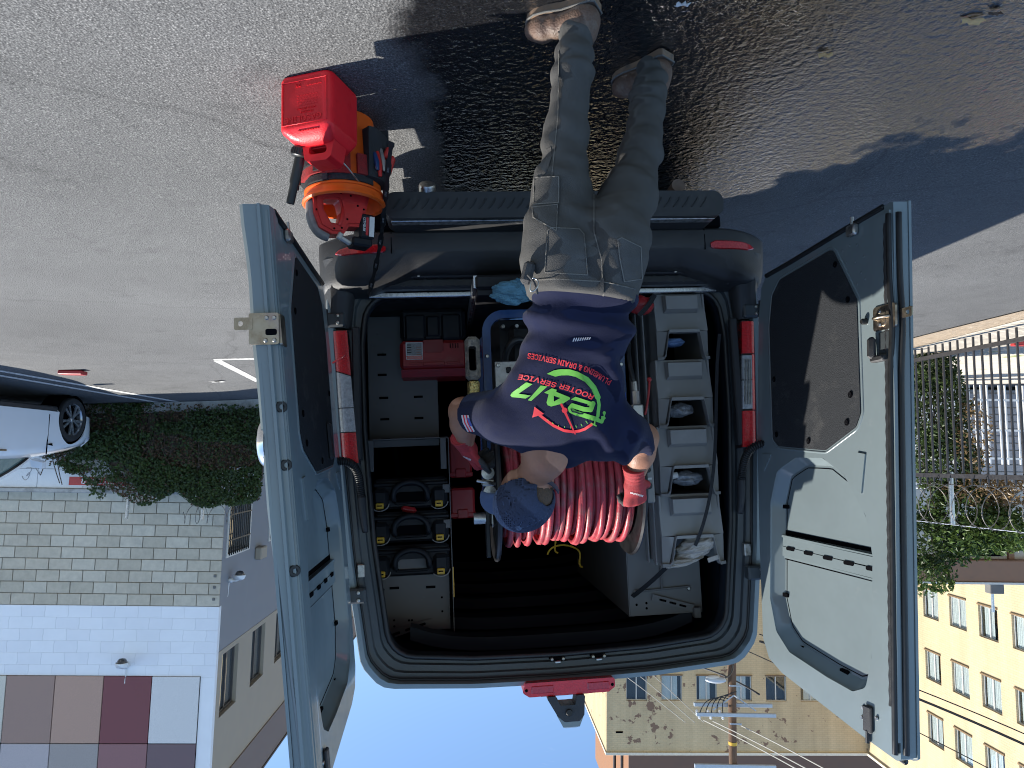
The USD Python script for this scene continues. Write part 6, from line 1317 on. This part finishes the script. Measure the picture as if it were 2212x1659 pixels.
# stations from nose backwards: y offset, half width at sill / belt, hood or belt height
ST = [(0.0, .55, .55, .40, .62), (.10, .70, .72, .30, .70), (.30, .84, .86, .24, .77), (.65, .93, .95, .22, .83), (1.1, .97, .975, .21, .89), (1.6, .975, .985, .20, .95), (2.2, .975, .985, .20, 1.0), (3.2, .975, .985, .20, 1.02), (4.0, .97, .98, .22, 1.05), (4.6, .90, .92, .28, 1.06), (4.95, .75, .78, .40, 1.0)]
def sect(w0, w1, zl, zt):
    q = [(w0 - .06, zl), (w0, zl + .05), (w1 - .005, zl + .20), (w1, zl + .38), (w1 - .015, zt - .18), (w1 - .07, zt - .06), (w1 - .20, zt), (w1 * .4, zt + .03)]
    return q + [(-a, b) for a, b in q[::-1]]
R = np.array([[(cx0 + a, cyN - y, cz + b) for a, b in sect(w0, w1, zl, zt)] for y, w0, w1, zl, zt in ST])
from scipy.interpolate import PchipInterpolator as PI
yy_ = np.array([s[0] for s in ST]); ys2 = np.linspace(0, 4.95, 40); R = PI(yy_, R, axis=0)(ys2)
cbody = rings(R)
FA, RA = cyN - .92, cyN - 3.88
arch = [cyl((cx0 + s * .60, y, cz + .345), (cx0 + s * 1.2, y, cz + .345), .395, 40) for s in (-1, 1) for y in (FA, RA)]
cb_ = car.put('car_body', cut(cbody, *arch), m_cw, 28)
for s in (-1, 1):
    for y in (FA, RA):
        car.put('wheel_arch_liner', lathe([(.385, 0), (.385, .3), (0, .3)], 40, (cx0 + s * .93, y, cz + .345), (-s, 0, 0)), m_hole)
        w = car.put('wheel', lathe([(.255, .0), (.30, -.012), (.335, .0), (.352, .03), (.352, .20), (.33, .23), (.24, .23)], 48, (cx0 + s * .95, y, cz + .352), (-s, 0, 0)), m_tyre, 40)
        car.put('rim_ring', lathe([(.258, .0), (.262, .006), (.255, .02), (.24, .04), (.24, .2)], 48, (cx0 + s * .945, y, cz + .352), (-s, 0, 0)), m_rim, 40, under=w)
        car.put('rim_back', lathe([(.245, .085), (0, .085)], 32, (cx0 + s * .945, y, cz + .352), (-s, 0, 0)), m_hole, under=w)
        car.put('hub_cap', lathe([(0, -.002), (.03, .0), (.045, .012), (.05, .05)], 20, (cx0 + s * .945, y, cz + .352), (-s, 0, 0)), m_rim, 40, under=w)
        for k in range(5):
            for e in (-.13, .13):
                a = k * 2 * math.pi / 5 + .3; b = a + e * 1.6; c_ = np.array([cx0 + s * .945, y, cz + .352]); r0 = np.array([0, math.cos(a + e * .5), math.sin(a + e * .5)]); r1 = np.array([0, math.cos(b), math.sin(b)]); tt = np.cross([1, 0, 0], r1)
                car.put('spoke', hull([c_ + r0 * .035 + tt * .014 * q - np.array([s * d, 0, 0]) for q in (-1, 1) for d in (.005, .03)] + [c_ + r1 * .248 + tt * .022 * q - np.array([s * d, 0, 0]) for q in (-1, 1) for d in (.002, .02)]), m_rim, 20, under=w)
for s in (-1, 1):
    car.put('sill', bb((cx0 + s * .90, RA + .42, cz + .17), (cx0 + s * .972, FA - .42, cz + .30), .02), m_blk)
    for y in (cyN - 1.55, cyN - 2.65): car.put('door_gap', bb((cx0 + s * .972, y - .003, cz + .30), (cx0 + s * .9875, y + .003, cz + .90)), m_hole)
    car.put('fender_vent', hull([(cx0 + s * .986, cyN - 1.42, cz + .775), (cx0 + s * .986, cyN - 1.58, cz + .75), (cx0 + s * .986, cyN - 1.44, cz + .73), (cx0 + s * .97, cyN - 1.5, cz + .75)]), m_hole)
    car.put('door_handle', bb((cx0 + s * .975, cyN - 2.62, cz + .835), (cx0 + s * .99, cyN - 2.40, cz + .86), .005), m_gold)
    mp = car.put('mirror', hull([(cx0 + s * x, cyN - y, cz + z) for x, y, z in ((.98, 1.78, .95), (.98, 1.90, .98), (1.16, 1.82, 1.0), (1.17, 1.90, 1.02), (1.16, 1.80, 1.10), (1.15, 1.90, 1.11), (1.02, 1.80, 1.10), (1.02, 1.92, 1.08))]), m_cw)
# greenhouse
gh = [(1.45, .72, .93, .72, .95), (1.75, .80, .99, .76, 1.10), (2.2, .86, 1.0, .70, 1.32), (2.6, .87, 1.01, .64, 1.42), (3.1, .87, 1.02, .62, 1.445), (3.7, .85, 1.03, .60, 1.38), (4.2, .80, 1.05, .60, 1.22), (4.55, .72, 1.05, .60, 1.08)]
G_ = np.array([[(cx0 + a, cyN - y, cz + b) for a, b in ((w0, z0_ - .04), (w1 + (w0 - w1) * .12, zt - .10), (w1 - .06, zt - .02), (w1 * .5, zt + .005), (-w1 * .5, zt + .005), (-w1 + .06, zt - .02), (-(w1 + (w0 - w1) * .12), zt - .10), (-w0, z0_ - .04))] for y, w0, z0_, w1, zt in gh])
G_ = PI([g[0] for g in gh], G_, axis=0)(np.linspace(1.45, 4.55, 24)); car.put('cabin_glass', rings(G_), m_gc, 30)
for s in (-1, 1):
    k = 2 if s > 0 else 5; car.put('roof_rail', tube(G_[:, k] + [s * .012, 0, .008], .030, 8), m_cw, True); k2 = 1 if s > 0 else 6
    car.put('window_trim', tube(G_[:, k2] * .72 + G_[:, k] * .28 + [s * .012, 0, .004], .020, 6), m_jblk, True)
car.put('roof_skin', rings(np.stack([G_[8:18, 2] + [0, 0, .012], G_[8:18, 3] + [0, 0, .012], G_[8:18, 4] + [0, 0, .012], G_[8:18, 5] + [0, 0, .012], G_[8:18, 4] - [0, 0, .02], G_[8:18, 3] - [0, 0, .02]], 1)), m_cw)

# ================================================================ left of the van: fence, shrub, yard, brick building
m_bsteel = pm('black_fence', (.035, .034, .036), .42, var=.2, vs=20, dirt=(.11, .10, .09), dirt_at=(.6, .85), ds=8)
fa, fb = np.array([-5.38, 11.2]), np.array([-6.05, 6.6])
fl = np.linalg.norm(fb - fa); fd = (fb - fa) / fl
fn = Thing('steel_fence', 'black steel picket fence topped by razor wire beside the road', 'fence', (fa[0], fa[1], float(gz(*fa))))
def fpt(s, z): q = fa + fd * s; return np.array([q[0], q[1], z])
zg = lambda s: float(gz(*(fa + fd * s)))
n_p = int(fl / .128)
for k in range(n_p):
    s = .06 + k * .128; c = fpt(s, zg(s) + .10); fn.put('picket', J(bx(c + [0, 0, .87], (.022, .022, 1.80), .002), bx(c + [0, 0, 1.79], (.014, .014, .05), .005)), m_bsteel)
for z, h in ((.22, .05), (1.80, .055)):
    P0, P1 = fpt(0, zg(0) + z), fpt(fl, zg(fl) + z); fn.put('rail', hull([p + np.array(o) for p in (P0, P1) for o in ((-.022, 0, -h / 2), (.022, 0, -h / 2), (-.022, 0, h / 2), (.022, 0, h / 2))]), m_bsteel)
for s in (0.0, fl): fn.put('post', bx(fpt(s, zg(s) + .92), (.07, .07, 2.0), .006), m_bsteel)
fn.put('lock_box', bx(fpt(1.1, zg(1.1) + .22) + [.04, 0, .0], (.06, .16, .13), .01), m_bsteel)
P0, P1 = fpt(-.1, zg(0) + 2.18), fpt(fl, zg(fl) + 2.16)
coil(W, P0, P1, .26, 17, 'razor_wire_coil', 'long coil of razor wire along the top of the black fence')
fn.put('wire_post', cyl(fpt(1.95, zg(2) + 1.75) + [-.05, 0, 0], fpt(1.95, zg(2) + 2.42) + [-.05, 0, 0], .03, 12), m_alu)
fn.put('wire_rail', cyl(P0 + [0, 0, .25], P1 + [0, 0, .25], .006, 6), m_alu)
one('yellow_bollard', J(cyl((-5.05, 10.3, -.35), (-5.05, 10.3, .62), .08, 20), lathe([(.08, 0), (.06, .04), (0, .055)], 20, (-5.05, 10.3, .62))), pm('bollard_yellow', (.55, .36, .04), .5, var=.15, vs=12), 'yellow steel bollard just behind the left door edge', 'bollard')
# shrub growing through the fence
sh_ = Thing('shrub', 'bushy green shrub with dry patches growing through the black fence', 'shrub', (-6.25, 10.6, -.35))
t6 = np.random.default_rng(66)
def blob(n, c, r, seed):
    P = t6.normal(size=(n, 3)); P /= np.linalg.norm(P, axis=1)[:, None]; P *= (t6.uniform(.35, 1, n) ** .5)[:, None] * (1 + .5 * fbm(P * 1.0 + seed, 2.2, 3, seed))[:, None]; return P * r + c
GR = [((-6.75, 10.7, 2.15), (.6, .6, .62), 2600, m_lf3), ((-7.05, 10.3, 2.25), (.45, .5, .35), 1500, m_lf3), ((-6.6, 10.8, 1.3), (.45, .5, .6), 2200, m_lf1), ((-6.45, 10.75, .5), (.42, .5, .8), 2800, m_lf1), ((-6.85, 10.5, 1.70), (.5, .5, .25), 1000, m_lf4), ((-7.15, 10.15, 1.72), (.4, .4, .22), 700, m_lf4), ((-6.7, 10.3, .9), (.25, .3, .6), 500, m_lf4), ((-6.4, 11, 2.5), (.5, .5, .5), 1300, m_lf1), ((-6.3, 10.9, 3.0), (.35, .4, .3), 600, m_lf3), ((-6.35, 10.7, -.1), (.4, .4, .35), 900, m_lf1)]
for i, (c, r, n, mm) in enumerate(GR):
    P = blob(n, np.array(c), np.array(r), i); N_ = t6.normal(size=(n, 3)) + [0, 0, .7]; N_ /= np.linalg.norm(N_, axis=1)[:, None]; sh_.put('leaves', leafcloud(P, N_, .095 if mm is not m_lf4 else .07, None, 's', aspect=.45, seed=i), mm, False, kind='stuff')
for k in range(12): sh_.put('stem', tube(bez((-6.5 + t6.normal(0, .08), 10.8 + t6.normal(0, .1), -.35), (-6.5 + t6.normal(0, .12), 10.8, 1.0), (-6.6 + t6.normal(0, .3), 10.6, 2.2 + t6.normal(0, .3)), n=6), np.linspace(.010, .004, 12), 5), m_twig)
# the ivy-like hedge behind the van's left side, and another far plant
# white fence, shed and boxes in the yard
m_wf = pm('white_fence_paint', (.66, .66, .64), .55, var=.06, vs=6)
wf = Thing('white_fence', 'white metal picket fence across the far end of the yard', 'fence', (-9, 15.2, -.4))
for k in range(58):
    x = -6.2 - k * .13; wf.put('picket', bb((x - .014, 15.19, -.40), (x + .014, 15.218, 1.30)), m_wf, False)
for z in (-.1, .55, 1.15): wf.put('rail', bb((-13.8, 15.17, z), (-6.1, 15.188, z + .045)), m_wf)
m_shed = pm('shed_grey', (.26, .26, .27), .8, var=.1, vs=4); m_wbox = pm('white_box', (.70, .70, .69), .6, var=.06, vs=3)
cs = Thing('storage_container', 'grey storage container with a pale roof behind the white fence', 'container', (-9, 17.5, -.4))
cs.put('walls', bb((-13.0, 17.0, -.5), (-6.9, 20, 1.75), .02), m_shed); cs.put('roof', bb((-13.1, 16.9, 1.75), (-6.8, 20.1, 1.9), .02), m_wbox); cs.put('door', bb((-8.2, 16.97, -.4), (-7.2, 17.0, 1.5), .01), m_hole)
for k in range(12): cs.put('siding_board', bb((-12.9, 16.965, -.4 + k * .17), (-8.4, 16.995, -.25 + k * .17), .006), m_shed)
wt = Thing('white_tank', 'tall white cabinet standing before the white fence', 'cabinet', (-8.4, 14.4, -.4)); wt.put('cabinet', bb((-9.0, 14.2, -.45), (-8.05, 14.8, 1.25), .03), m_wbox); wt.put('cabinet_door', bb((-8.9, 14.185, -.35), (-8.15, 14.2, 1.15), .01), m_wbox); wt.put('handle', bb((-8.22, 14.16, .35), (-8.19, 14.185, .6), .005), m_steel)
one('orange_litter', bx((-7.1, 9.6, float(gz(-7.1, 9.6)) + .06), (.5, .12, .06), .01), m_redbox, 'flat orange-red object lying on the dry yard', 'litter')
# low utility building with brown trim in front of the brick building
m_beigew = pm('beige_wall', (.45, .42, .37), .85, var=.07, vs=2, dirt=(.36, .33, .29), dirt_at=(.5, .85), ds=1.2)
m_rust = pm('brown_trim', (.23, .125, .075), .75, var=.12, vs=2, dirt=(.17, .09, .06), dirt_at=(.5, .85), ds=2)
ub = Thing('utility_building', 'low beige building with a red-brown roof band below the yellow brick building', 'building', (-19, 27, -.6), A)
ub.put('wall', bb((-30, 25.0, -1), (-15.2, 27.6, 4.6)), m_beigew); ub.put('roof_band', bb((-30.2, 24.6, 4.6), (-15.0, 27.7, 5.35), .03), m_rust); ub.put('roof_edge', bb((-30.2, 24.55, 5.35), (-14.95, 27.7, 5.42)), m_frw)
for k in range(4): ub.put('opening', bb((-18.6 - k * 2.9, 24.97, 3.1), (-17.0 - k * 2.9, 25.0, 4.5)), m_hole)
ub.put('brown_post', bb((-18.95, 24.9, 1.0), (-18.75, 25.0, 4.6)), m_rust)
ub.put('vent_pipe', cyl((-18.0, 24.8, 5.35), (-18.0, 24.8, 6.4), .05, 10), m_alu); ub.put('roof_box', bb((-18.3, 24.6, 5.42), (-17.8, 24.9, 5.75), .02), m_shelf)

# yellow brick building: long wing along the alley and a cross wing facing the camera
def brickmat(name, c1, c2, peel=None):
    N = {'g': ('geometry', {}), 'vx': ('separate_xyz', {}), 'add': ('math', {'math_type': 'add'}), 'cv': ('combine_xyz', {}),
         'b': ('brick_texture', {'color1': c1, 'color2': c2, 'mortar': tuple(.80 * x for x in c1), 'scale': 1.0, 'mortar_size': .010, 'brick_width': .32, 'row_height': .11, 'mortar_smooth': .2}),
         'st': ('mapping', {'scale': (1.4, 1.4, .16)}), 'sn': ('noise_texture', {'scale': 1.0, 'detail': 5.0}), 'sr': ('map_range', {'from_min': .3, 'from_max': .7, 'to_min': .86, 'to_max': 1.1}), 'cc': ('combine_color', {}), 'mu': ('mix_color', {'blend_type': 'multiply', 'fac': 1.0}),
         'bp': ('bump', {'strength': .35, 'distance': .01}), 'p': ('principled_bsdf', {'roughness': .85})}
    L = [('g.position', 'vx.vector'), ('vx.x', 'add.value1'), ('vx.y', 'add.value2'), ('add.value', 'cv.x'), ('vx.z', 'cv.y'), ('cv.vector', 'b.vector'), ('g.position', 'st.vector'), ('st.vector', 'sn.vector'), ('sn.fac', 'sr.value'),
         ('sr.result', 'cc.r'), ('sr.result', 'cc.g'), ('sr.result', 'cc.b'), ('b.color', 'mu.a'), ('cc.color', 'mu.b'), ('b.fac', 'bp.height'), ('bp.normal', 'p.normal')]
    o = 'mu.result'
    if peel:
        N.update({'pb': ('noise_texture', {'scale': .30, 'detail': 2.0}), 'pn': ('noise_texture', {'scale': 1.7, 'detail': 7.0, 'roughness': .62}), 'pa': ('math', {'math_type': 'multiply_add', 'value2': .45}), 'pr': ('map_range', {'from_min': .838, 'from_max': .856, 'to_min': 0.0, 'to_max': .9, 'clamp': True}), 'pm': ('mix_color', {'b': (.17, .095, .065)})})
        L += [('g.position', 'pb.vector'), ('cv.vector', 'pn.vector'), ('pb.fac', 'pa.value1'), ('pn.fac', 'pa.value3'), ('pa.value', 'pr.value'), ('pr.result', 'pm.fac'), (o, 'pm.a')]; o = 'pm.result'
    return usdkit.material(stage, '/World/Looks/' + name, N, L + [(o, 'p.base_color')], surface='p.BSDF')
m_yb = brickmat('yellow_brick', (.56, .445, .275), (.53, .415, .25)); m_yp = brickmat('yellow_brick_peeling', (.56, .435, .255), (.53, .405, .235), True)
m_cream = pm('cornice_cream', (.66, .60, .48), .8); m_curt = pm('curtain', (.74, .72, .68), .9, var=.06, vs=30)
NX, FX, FY, TOP = -22.9, -7.53, 42.5, 18.05
yb = Thing('brick_building', 'large yellow-painted brick building with peeling paint and many sliding windows', 'building', (NX, 42, -1), A)
zrow = [4.55 + 3.08 * k for k in range(4)]; wh, ww = 1.42, 1.22
ycol = [27.8 + 2.06 * k for k in range(7)]; xcol = [FX - 1.75 - 2.06 * k for k in range(7)]; ycol2 = [FY + 1.6 + 2.2 * k for k in range(4)]
def holes(cols, rows, w, h): return [(c - w / 2, r, c + w / 2, r + h) for c in cols for r in rows]
yb.put('wall', prism(unary_union([sbox(26.4, -2, FY, TOP)]).difference(unary_union([sbox(*h) for h in holes(ycol, zrow, ww, wh)])), NX - .35, NX, lambda a, b, d: (d, a, b)), m_yb)
yb.put('wall', prism(sbox(NX, -2, FX, TOP).difference(unary_union([sbox(*h) for h in holes(xcol, zrow, ww, wh)])), FY, FY + .35, XZ), m_yp, label='shaded wall with patches of peeling paint')
yb.put('wall', prism(sbox(FY + .36, -2, FY + 12, TOP).difference(unary_union([sbox(*h) for h in holes(ycol2, zrow, .9, wh)])), FX - .35, FX, lambda a, b, d: (d, a, b)), m_yp, label='bright narrow side wall')
yb.put('inner_mass', J(bb((NX - 10, 26.4, -2), (NX - .36, FY + 12, TOP - .1)), bb((NX - .3, FY + .36, -2), (FX - .36, FY + 12, TOP - .1))), m_hole)
yb.put('end_wall', bb((NX - 10, 26.2, -2), (NX, 26.39, TOP)), m_yb)
yb.put('coping', bb((NX - .4, 26.2, TOP), (NX + .10, FY + .1, TOP + .14), .01), m_cream); yb.put('coping', bb((NX + .1, FY - .10, TOP), (FX + .06, FY + .5, TOP + .14), .01), m_cream); yb.put('coping', bb((FX - .4, FY + .5, TOP), (FX + .06, FY + 12, TOP + .14), .01), m_cream)
m_cg = usdkit.material(stage, '/World/Looks/window_pane', {'lw': ('layer_weight', {}), 'pw': ('math', {'math_type': 'power', 'value2': 3.0}), 'f': ('math', {'math_type': 'multiply_add', 'value2': .6, 'value3': .05}), 'a': ('transparent_bsdf', {'color': (.86, .90, .91)}), 'b': ('glossy_bsdf', {'roughness': .02}), 'm': ('mix_closure', {})}, [('lw.facing', 'pw.value1'), ('pw.value', 'f.value1'), ('f.value', 'm.fac'), ('a.BSDF', 'm.closure1'), ('b.BSDF', 'm.closure2')], surface='m.closure')
wr_ = np.random.default_rng(9)
def win(mk, drawn):
    """mk(u0, u1, z0, z1, d0, d1): box at depth d behind the wall face"""
    u, z = 0, 0; f = yb.put('window', J(mk(-ww / 2, -ww / 2 + .05, 0, wh, .10, .16), mk(ww / 2 - .05, ww / 2, 0, wh, .10, .16), mk(-ww / 2 + .05, ww / 2 - .05, wh - .05, wh, .10, .16), mk(-ww / 2 + .05, ww / 2 - .05, 0, .05, .10, .16), mk(-.03, .03, .05, wh - .05, .09, .165)), m_frw)
    for a, b in ((-ww / 2 + .05, -.03), (.03, ww / 2 - .05)): yb.put('pane', mk(a, b, .05, wh - .05, .13, .136), m_cg, under=f)
    if drawn:
        lo, hi = sorted((wr_.uniform(-.55, -.15), wr_.uniform(.3, .56)))
        yb.put('curtain', J(*[mk(a, a + .052, .06, wh - .06, .142 + .012 * (k % 2), .155 + .012 * (k % 2)) for k, a in enumerate(np.arange(lo, hi, .052))]), m_curt, under=f)
    yb.put('room', mk(-ww / 2, ww / 2, 0, wh, .33, .345), pm_room, under=f)
    yb.put('sill', mk(-ww / 2 - .03, ww / 2 + .03, -.07, 0, -.05, .12), m_fr2, under=f)
pm_room = pm('room_dark', (.05, .05, .05), .9); m_fr2 = pm('window_sill', (.20, .13, .07), .8, var=.2, vs=10)
for r in zrow:
    for c in ycol: win(lambda u0, u1, z0, z1, d0, d1, c=c, r=r: bb((NX - d1, c + u0, r + z0), (NX - d0, c + u1, r + z1)), wr_.random() < .85)
    for c in xcol: win(lambda u0, u1, z0, z1, d0, d1, c=c, r=r: bb((c + u0, FY + d0, r + z0), (c + u1, FY + d1, r + z1)), wr_.random() < .7)
for r in zrow:
    for c in ycol2: yb.put('pane', bb((FX - .15, c - .45, r), (FX - .14, c + .45, r + wh)), m_glass)
yb.put('wall_vent', bb((FX - .95, FY - .02, TOP - 1.15), (FX - .55, FY, TOP - 1.05)), m_hole)
# brown-orange taller building behind
m_or = pm('orange_brick', (.28, .135, .065), .88, var=.08, vs=1.2); m_or2 = pm('brown_brick', (.20, .11, .075), .88, var=.08, vs=1.2)
ob = Thing('tower_building', 'taller orange-brown building rising behind the yellow brick one', 'building', (-20, 58, -1), A)
ob.put('sunlit_wall', bb((-12.2, 58, -2), (-12.0, 74, 31)), m_or); ob.put('front_wall', bb((-52, 57.8, -2), (-12.0, 58, 31)), m_or2); ob.put('mass', bb((-51.9, 58.01, -2), (-12.21, 74, 30.9)), m_or2)
for y in (60, 63.2): ob.put('pipe', cyl((-11.9, y, 5), (-11.9, y, 31), .12, 8), m_fr)
for z in (19.3, 23.0): ob.put('wall_unit', bb((-23, 57.3, z), (-20.6, 57.79, z + .7), .03), m_fr)
ob.put('wall_line', bb((-40, 57.74, 20.4), (-17, 57.79, 20.5)), m_or)
# utility pole with crossarms and lamp
m_wood = pm('pole_wood', (.13, .075, .045), .9, var=.35, vs=5, stretch=(3, 3, .4), bump=.6, bs=30)
m_galv = pm('galvanised', (.44, .48, .52), .55, .3, var=.08, vs=8)
pb = at(1581, 1400, 26.0); px_ = pb[0]
pole = Thing('utility_pole', 'wooden utility pole with grey crossarms, insulators and a street lamp', 'pole', (px_, 26, -.5))
pole.put('pole_shaft', tube([(px_, 26, -.6), (px_ + .02, 26, 14.5)], [.18, .125], 16), m_wood)
zc = at(1581, 1534, 26)[2]
for dz, dy, x0, x1 in ((0.10, -.17, -1.45, 1.32), (-.12, .17, -1.45, 1.32)):
    pole.put('crossarm', bb((px_ + x0, 26 + dy - .05, zc + dz - .06), (px_ + x1, 26 + dy + .05, zc + dz + .06), .008), m_galv)
pole.put('crossarm', bb((px_ - 1.42, 25.78, zc + 1.75), (px_ + 1.40, 25.88, zc + 1.89), .008), m_galv)
pole.put('arm_brace', tube([(px_ - .75, 25.8, zc - .06), (px_, 25.85, zc - .55)], .025, 6), m_galv); pole.put('arm_brace', tube([(px_ + .75, 25.8, zc - .06), (px_, 25.85, zc - .55)], .025, 6), m_galv)
pole.put('yellow_tag', lathe([(.145, 0), (.147, .06), (.145, .11)], 20, (px_ + .015, 26, zc + 1.05)), m_yel)
for k, x in enumerate((1.22, .82, .40)):
    for dy in (-.17, .17):
        i_ = pole.put('insulator', lathe([(0, .0), (.03, .0), (.055, .05), (.03, .06), (.055, .11), (.03, .12), (.055, .17), (.02, .2), (0, .2)], 14, (px_ + x, 26 + dy, zc + .06)), m_camw, 40)
for z in (zc - .9, zc + .38): pole.put('bolt_bracket', bb((px_ - .25, 25.80, z), (px_ + .15, 25.86, z + .04)), m_galv)
lm = pole.put('lamp_arm', tube(bez((px_, 25.9, zc - 1.75), (px_ + .12, 25.6, zc - 1.45), (px_ + .5, 25.2, zc - 1.33), n=8), .03, 8), m_fr, True)
hd = trimesh.creation.icosphere(3, 1.0); hd.apply_scale((.36, .16, .11)); pole.put('lamp_head', mv(hd, (px_ + .84, 25.1, zc - 1.28)), m_galv, True, under=lm)
lb_ = trimesh.creation.icosphere(3, 1.0); lb_.apply_scale((.24, .12, .09)); pole.put('lamp_lens', mv(lb_, (px_ + .92, 25.1, zc - 1.34)), m_white, True, under=lm)
m_cable = pm('cable_black', (.02, .02, .022), .7); m_cab2 = pm('cable_pale', (.42, .40, .36), .6)
for k in range(5):
    a = np.array([px_ + 1.2 - .2 * k, 25.83, zc + .05]); b = np.array([px_ + .35 - .1 * k, 25.7, zc - .40 - .08 * k])
    pole.put('jumper_wire', tube(bez(a, (a + b) / 2 + [.1, -.1, -.28], b, n=6), .016, 5), m_cable, True)
for k in range(3): pole.put('hanging_loop', tube(bez((px_ + 1.35 - .62 * k, 25.8, zc + 3.1), (px_ + 1.3 - .62 * k, 25.8, zc + 2.25), (px_ + 1.18 - .62 * k, 25.75, zc + 2.05), (px_ + 1.02 - .6 * k, 25.8, zc + 2.3), (px_ + .95 - .6 * k, 25.8, zc + 3.1), n=6), .022, 5), m_cable, True)
def wire(a, b, sag, r, mat, label):
    a, b = np.array(a), np.array(b); t = np.linspace(0, 1, 24)[:, None]; P = a + (b - a) * t; P[:, 2] -= sag * 4 * (t * (1 - t))[:, 0]; one('overhead_wire', tube(P, r, 5), mat, label, 'wire', base=a)
# wires that run from the pole towards the upper left of the upright picture... and away behind the building
for k, (q0, q1, Y1, r, mm) in enumerate((((1540, 1558), (1985, 1800), 20, .020, m_cab2), ((1520, 1556), (1955, 1800), 20, .020, m_cab2), ((1585, 1560), (2020, 1800), 20, .020, m_cab2))):
    wire(at(*q0, 26.1), at(*q1, Y1), .1, r, mm, ['first', 'second', 'third'][k] + ' of three pale wires leaving the pole insulators toward the yellow wing')
wire(at(1640, 1385, 27), at(2212, 1608, 24), .15, .045, m_cable, 'thick black overhead cable crossing the yellow brick wing, the heavier of the two')
wire(at(1640, 1370, 27), at(2212, 1585, 24), .15, .022, m_cable, 'thin black overhead cable just below the thick one')
wire(at(1600, 1400, 27), at(2212, 1700, 23), .1, .018, m_cable, 'thin overhead wire nearest the roof edge of the yellow wing')
wire(at(1640, 1500, 26), at(1400, 1440, 36), .5, .035, m_cable, 'black cable sagging from the pole behind the van roof')
for k in range(3): wire(at(1520 - 20 * k, 1560, 26.2), at(1270 - 45 * k, 1350, 41), .2, .014, m_cab2, ['lowest', 'middle', 'highest'][k] + ' of three thin pale wires in front of the peeling wall')
# distant block closing the alley
fbg = Thing('far_building', 'pale low building far down the alley behind the van', 'building', (0, 120, 0), A)
fbg.put('wall', bb((-7, 118, -1), (22, 119, 7)), m_beigew); fbg.put('roof', bb((-7.2, 117.8, 7), (22.2, 130, 7.3)), m_rust)
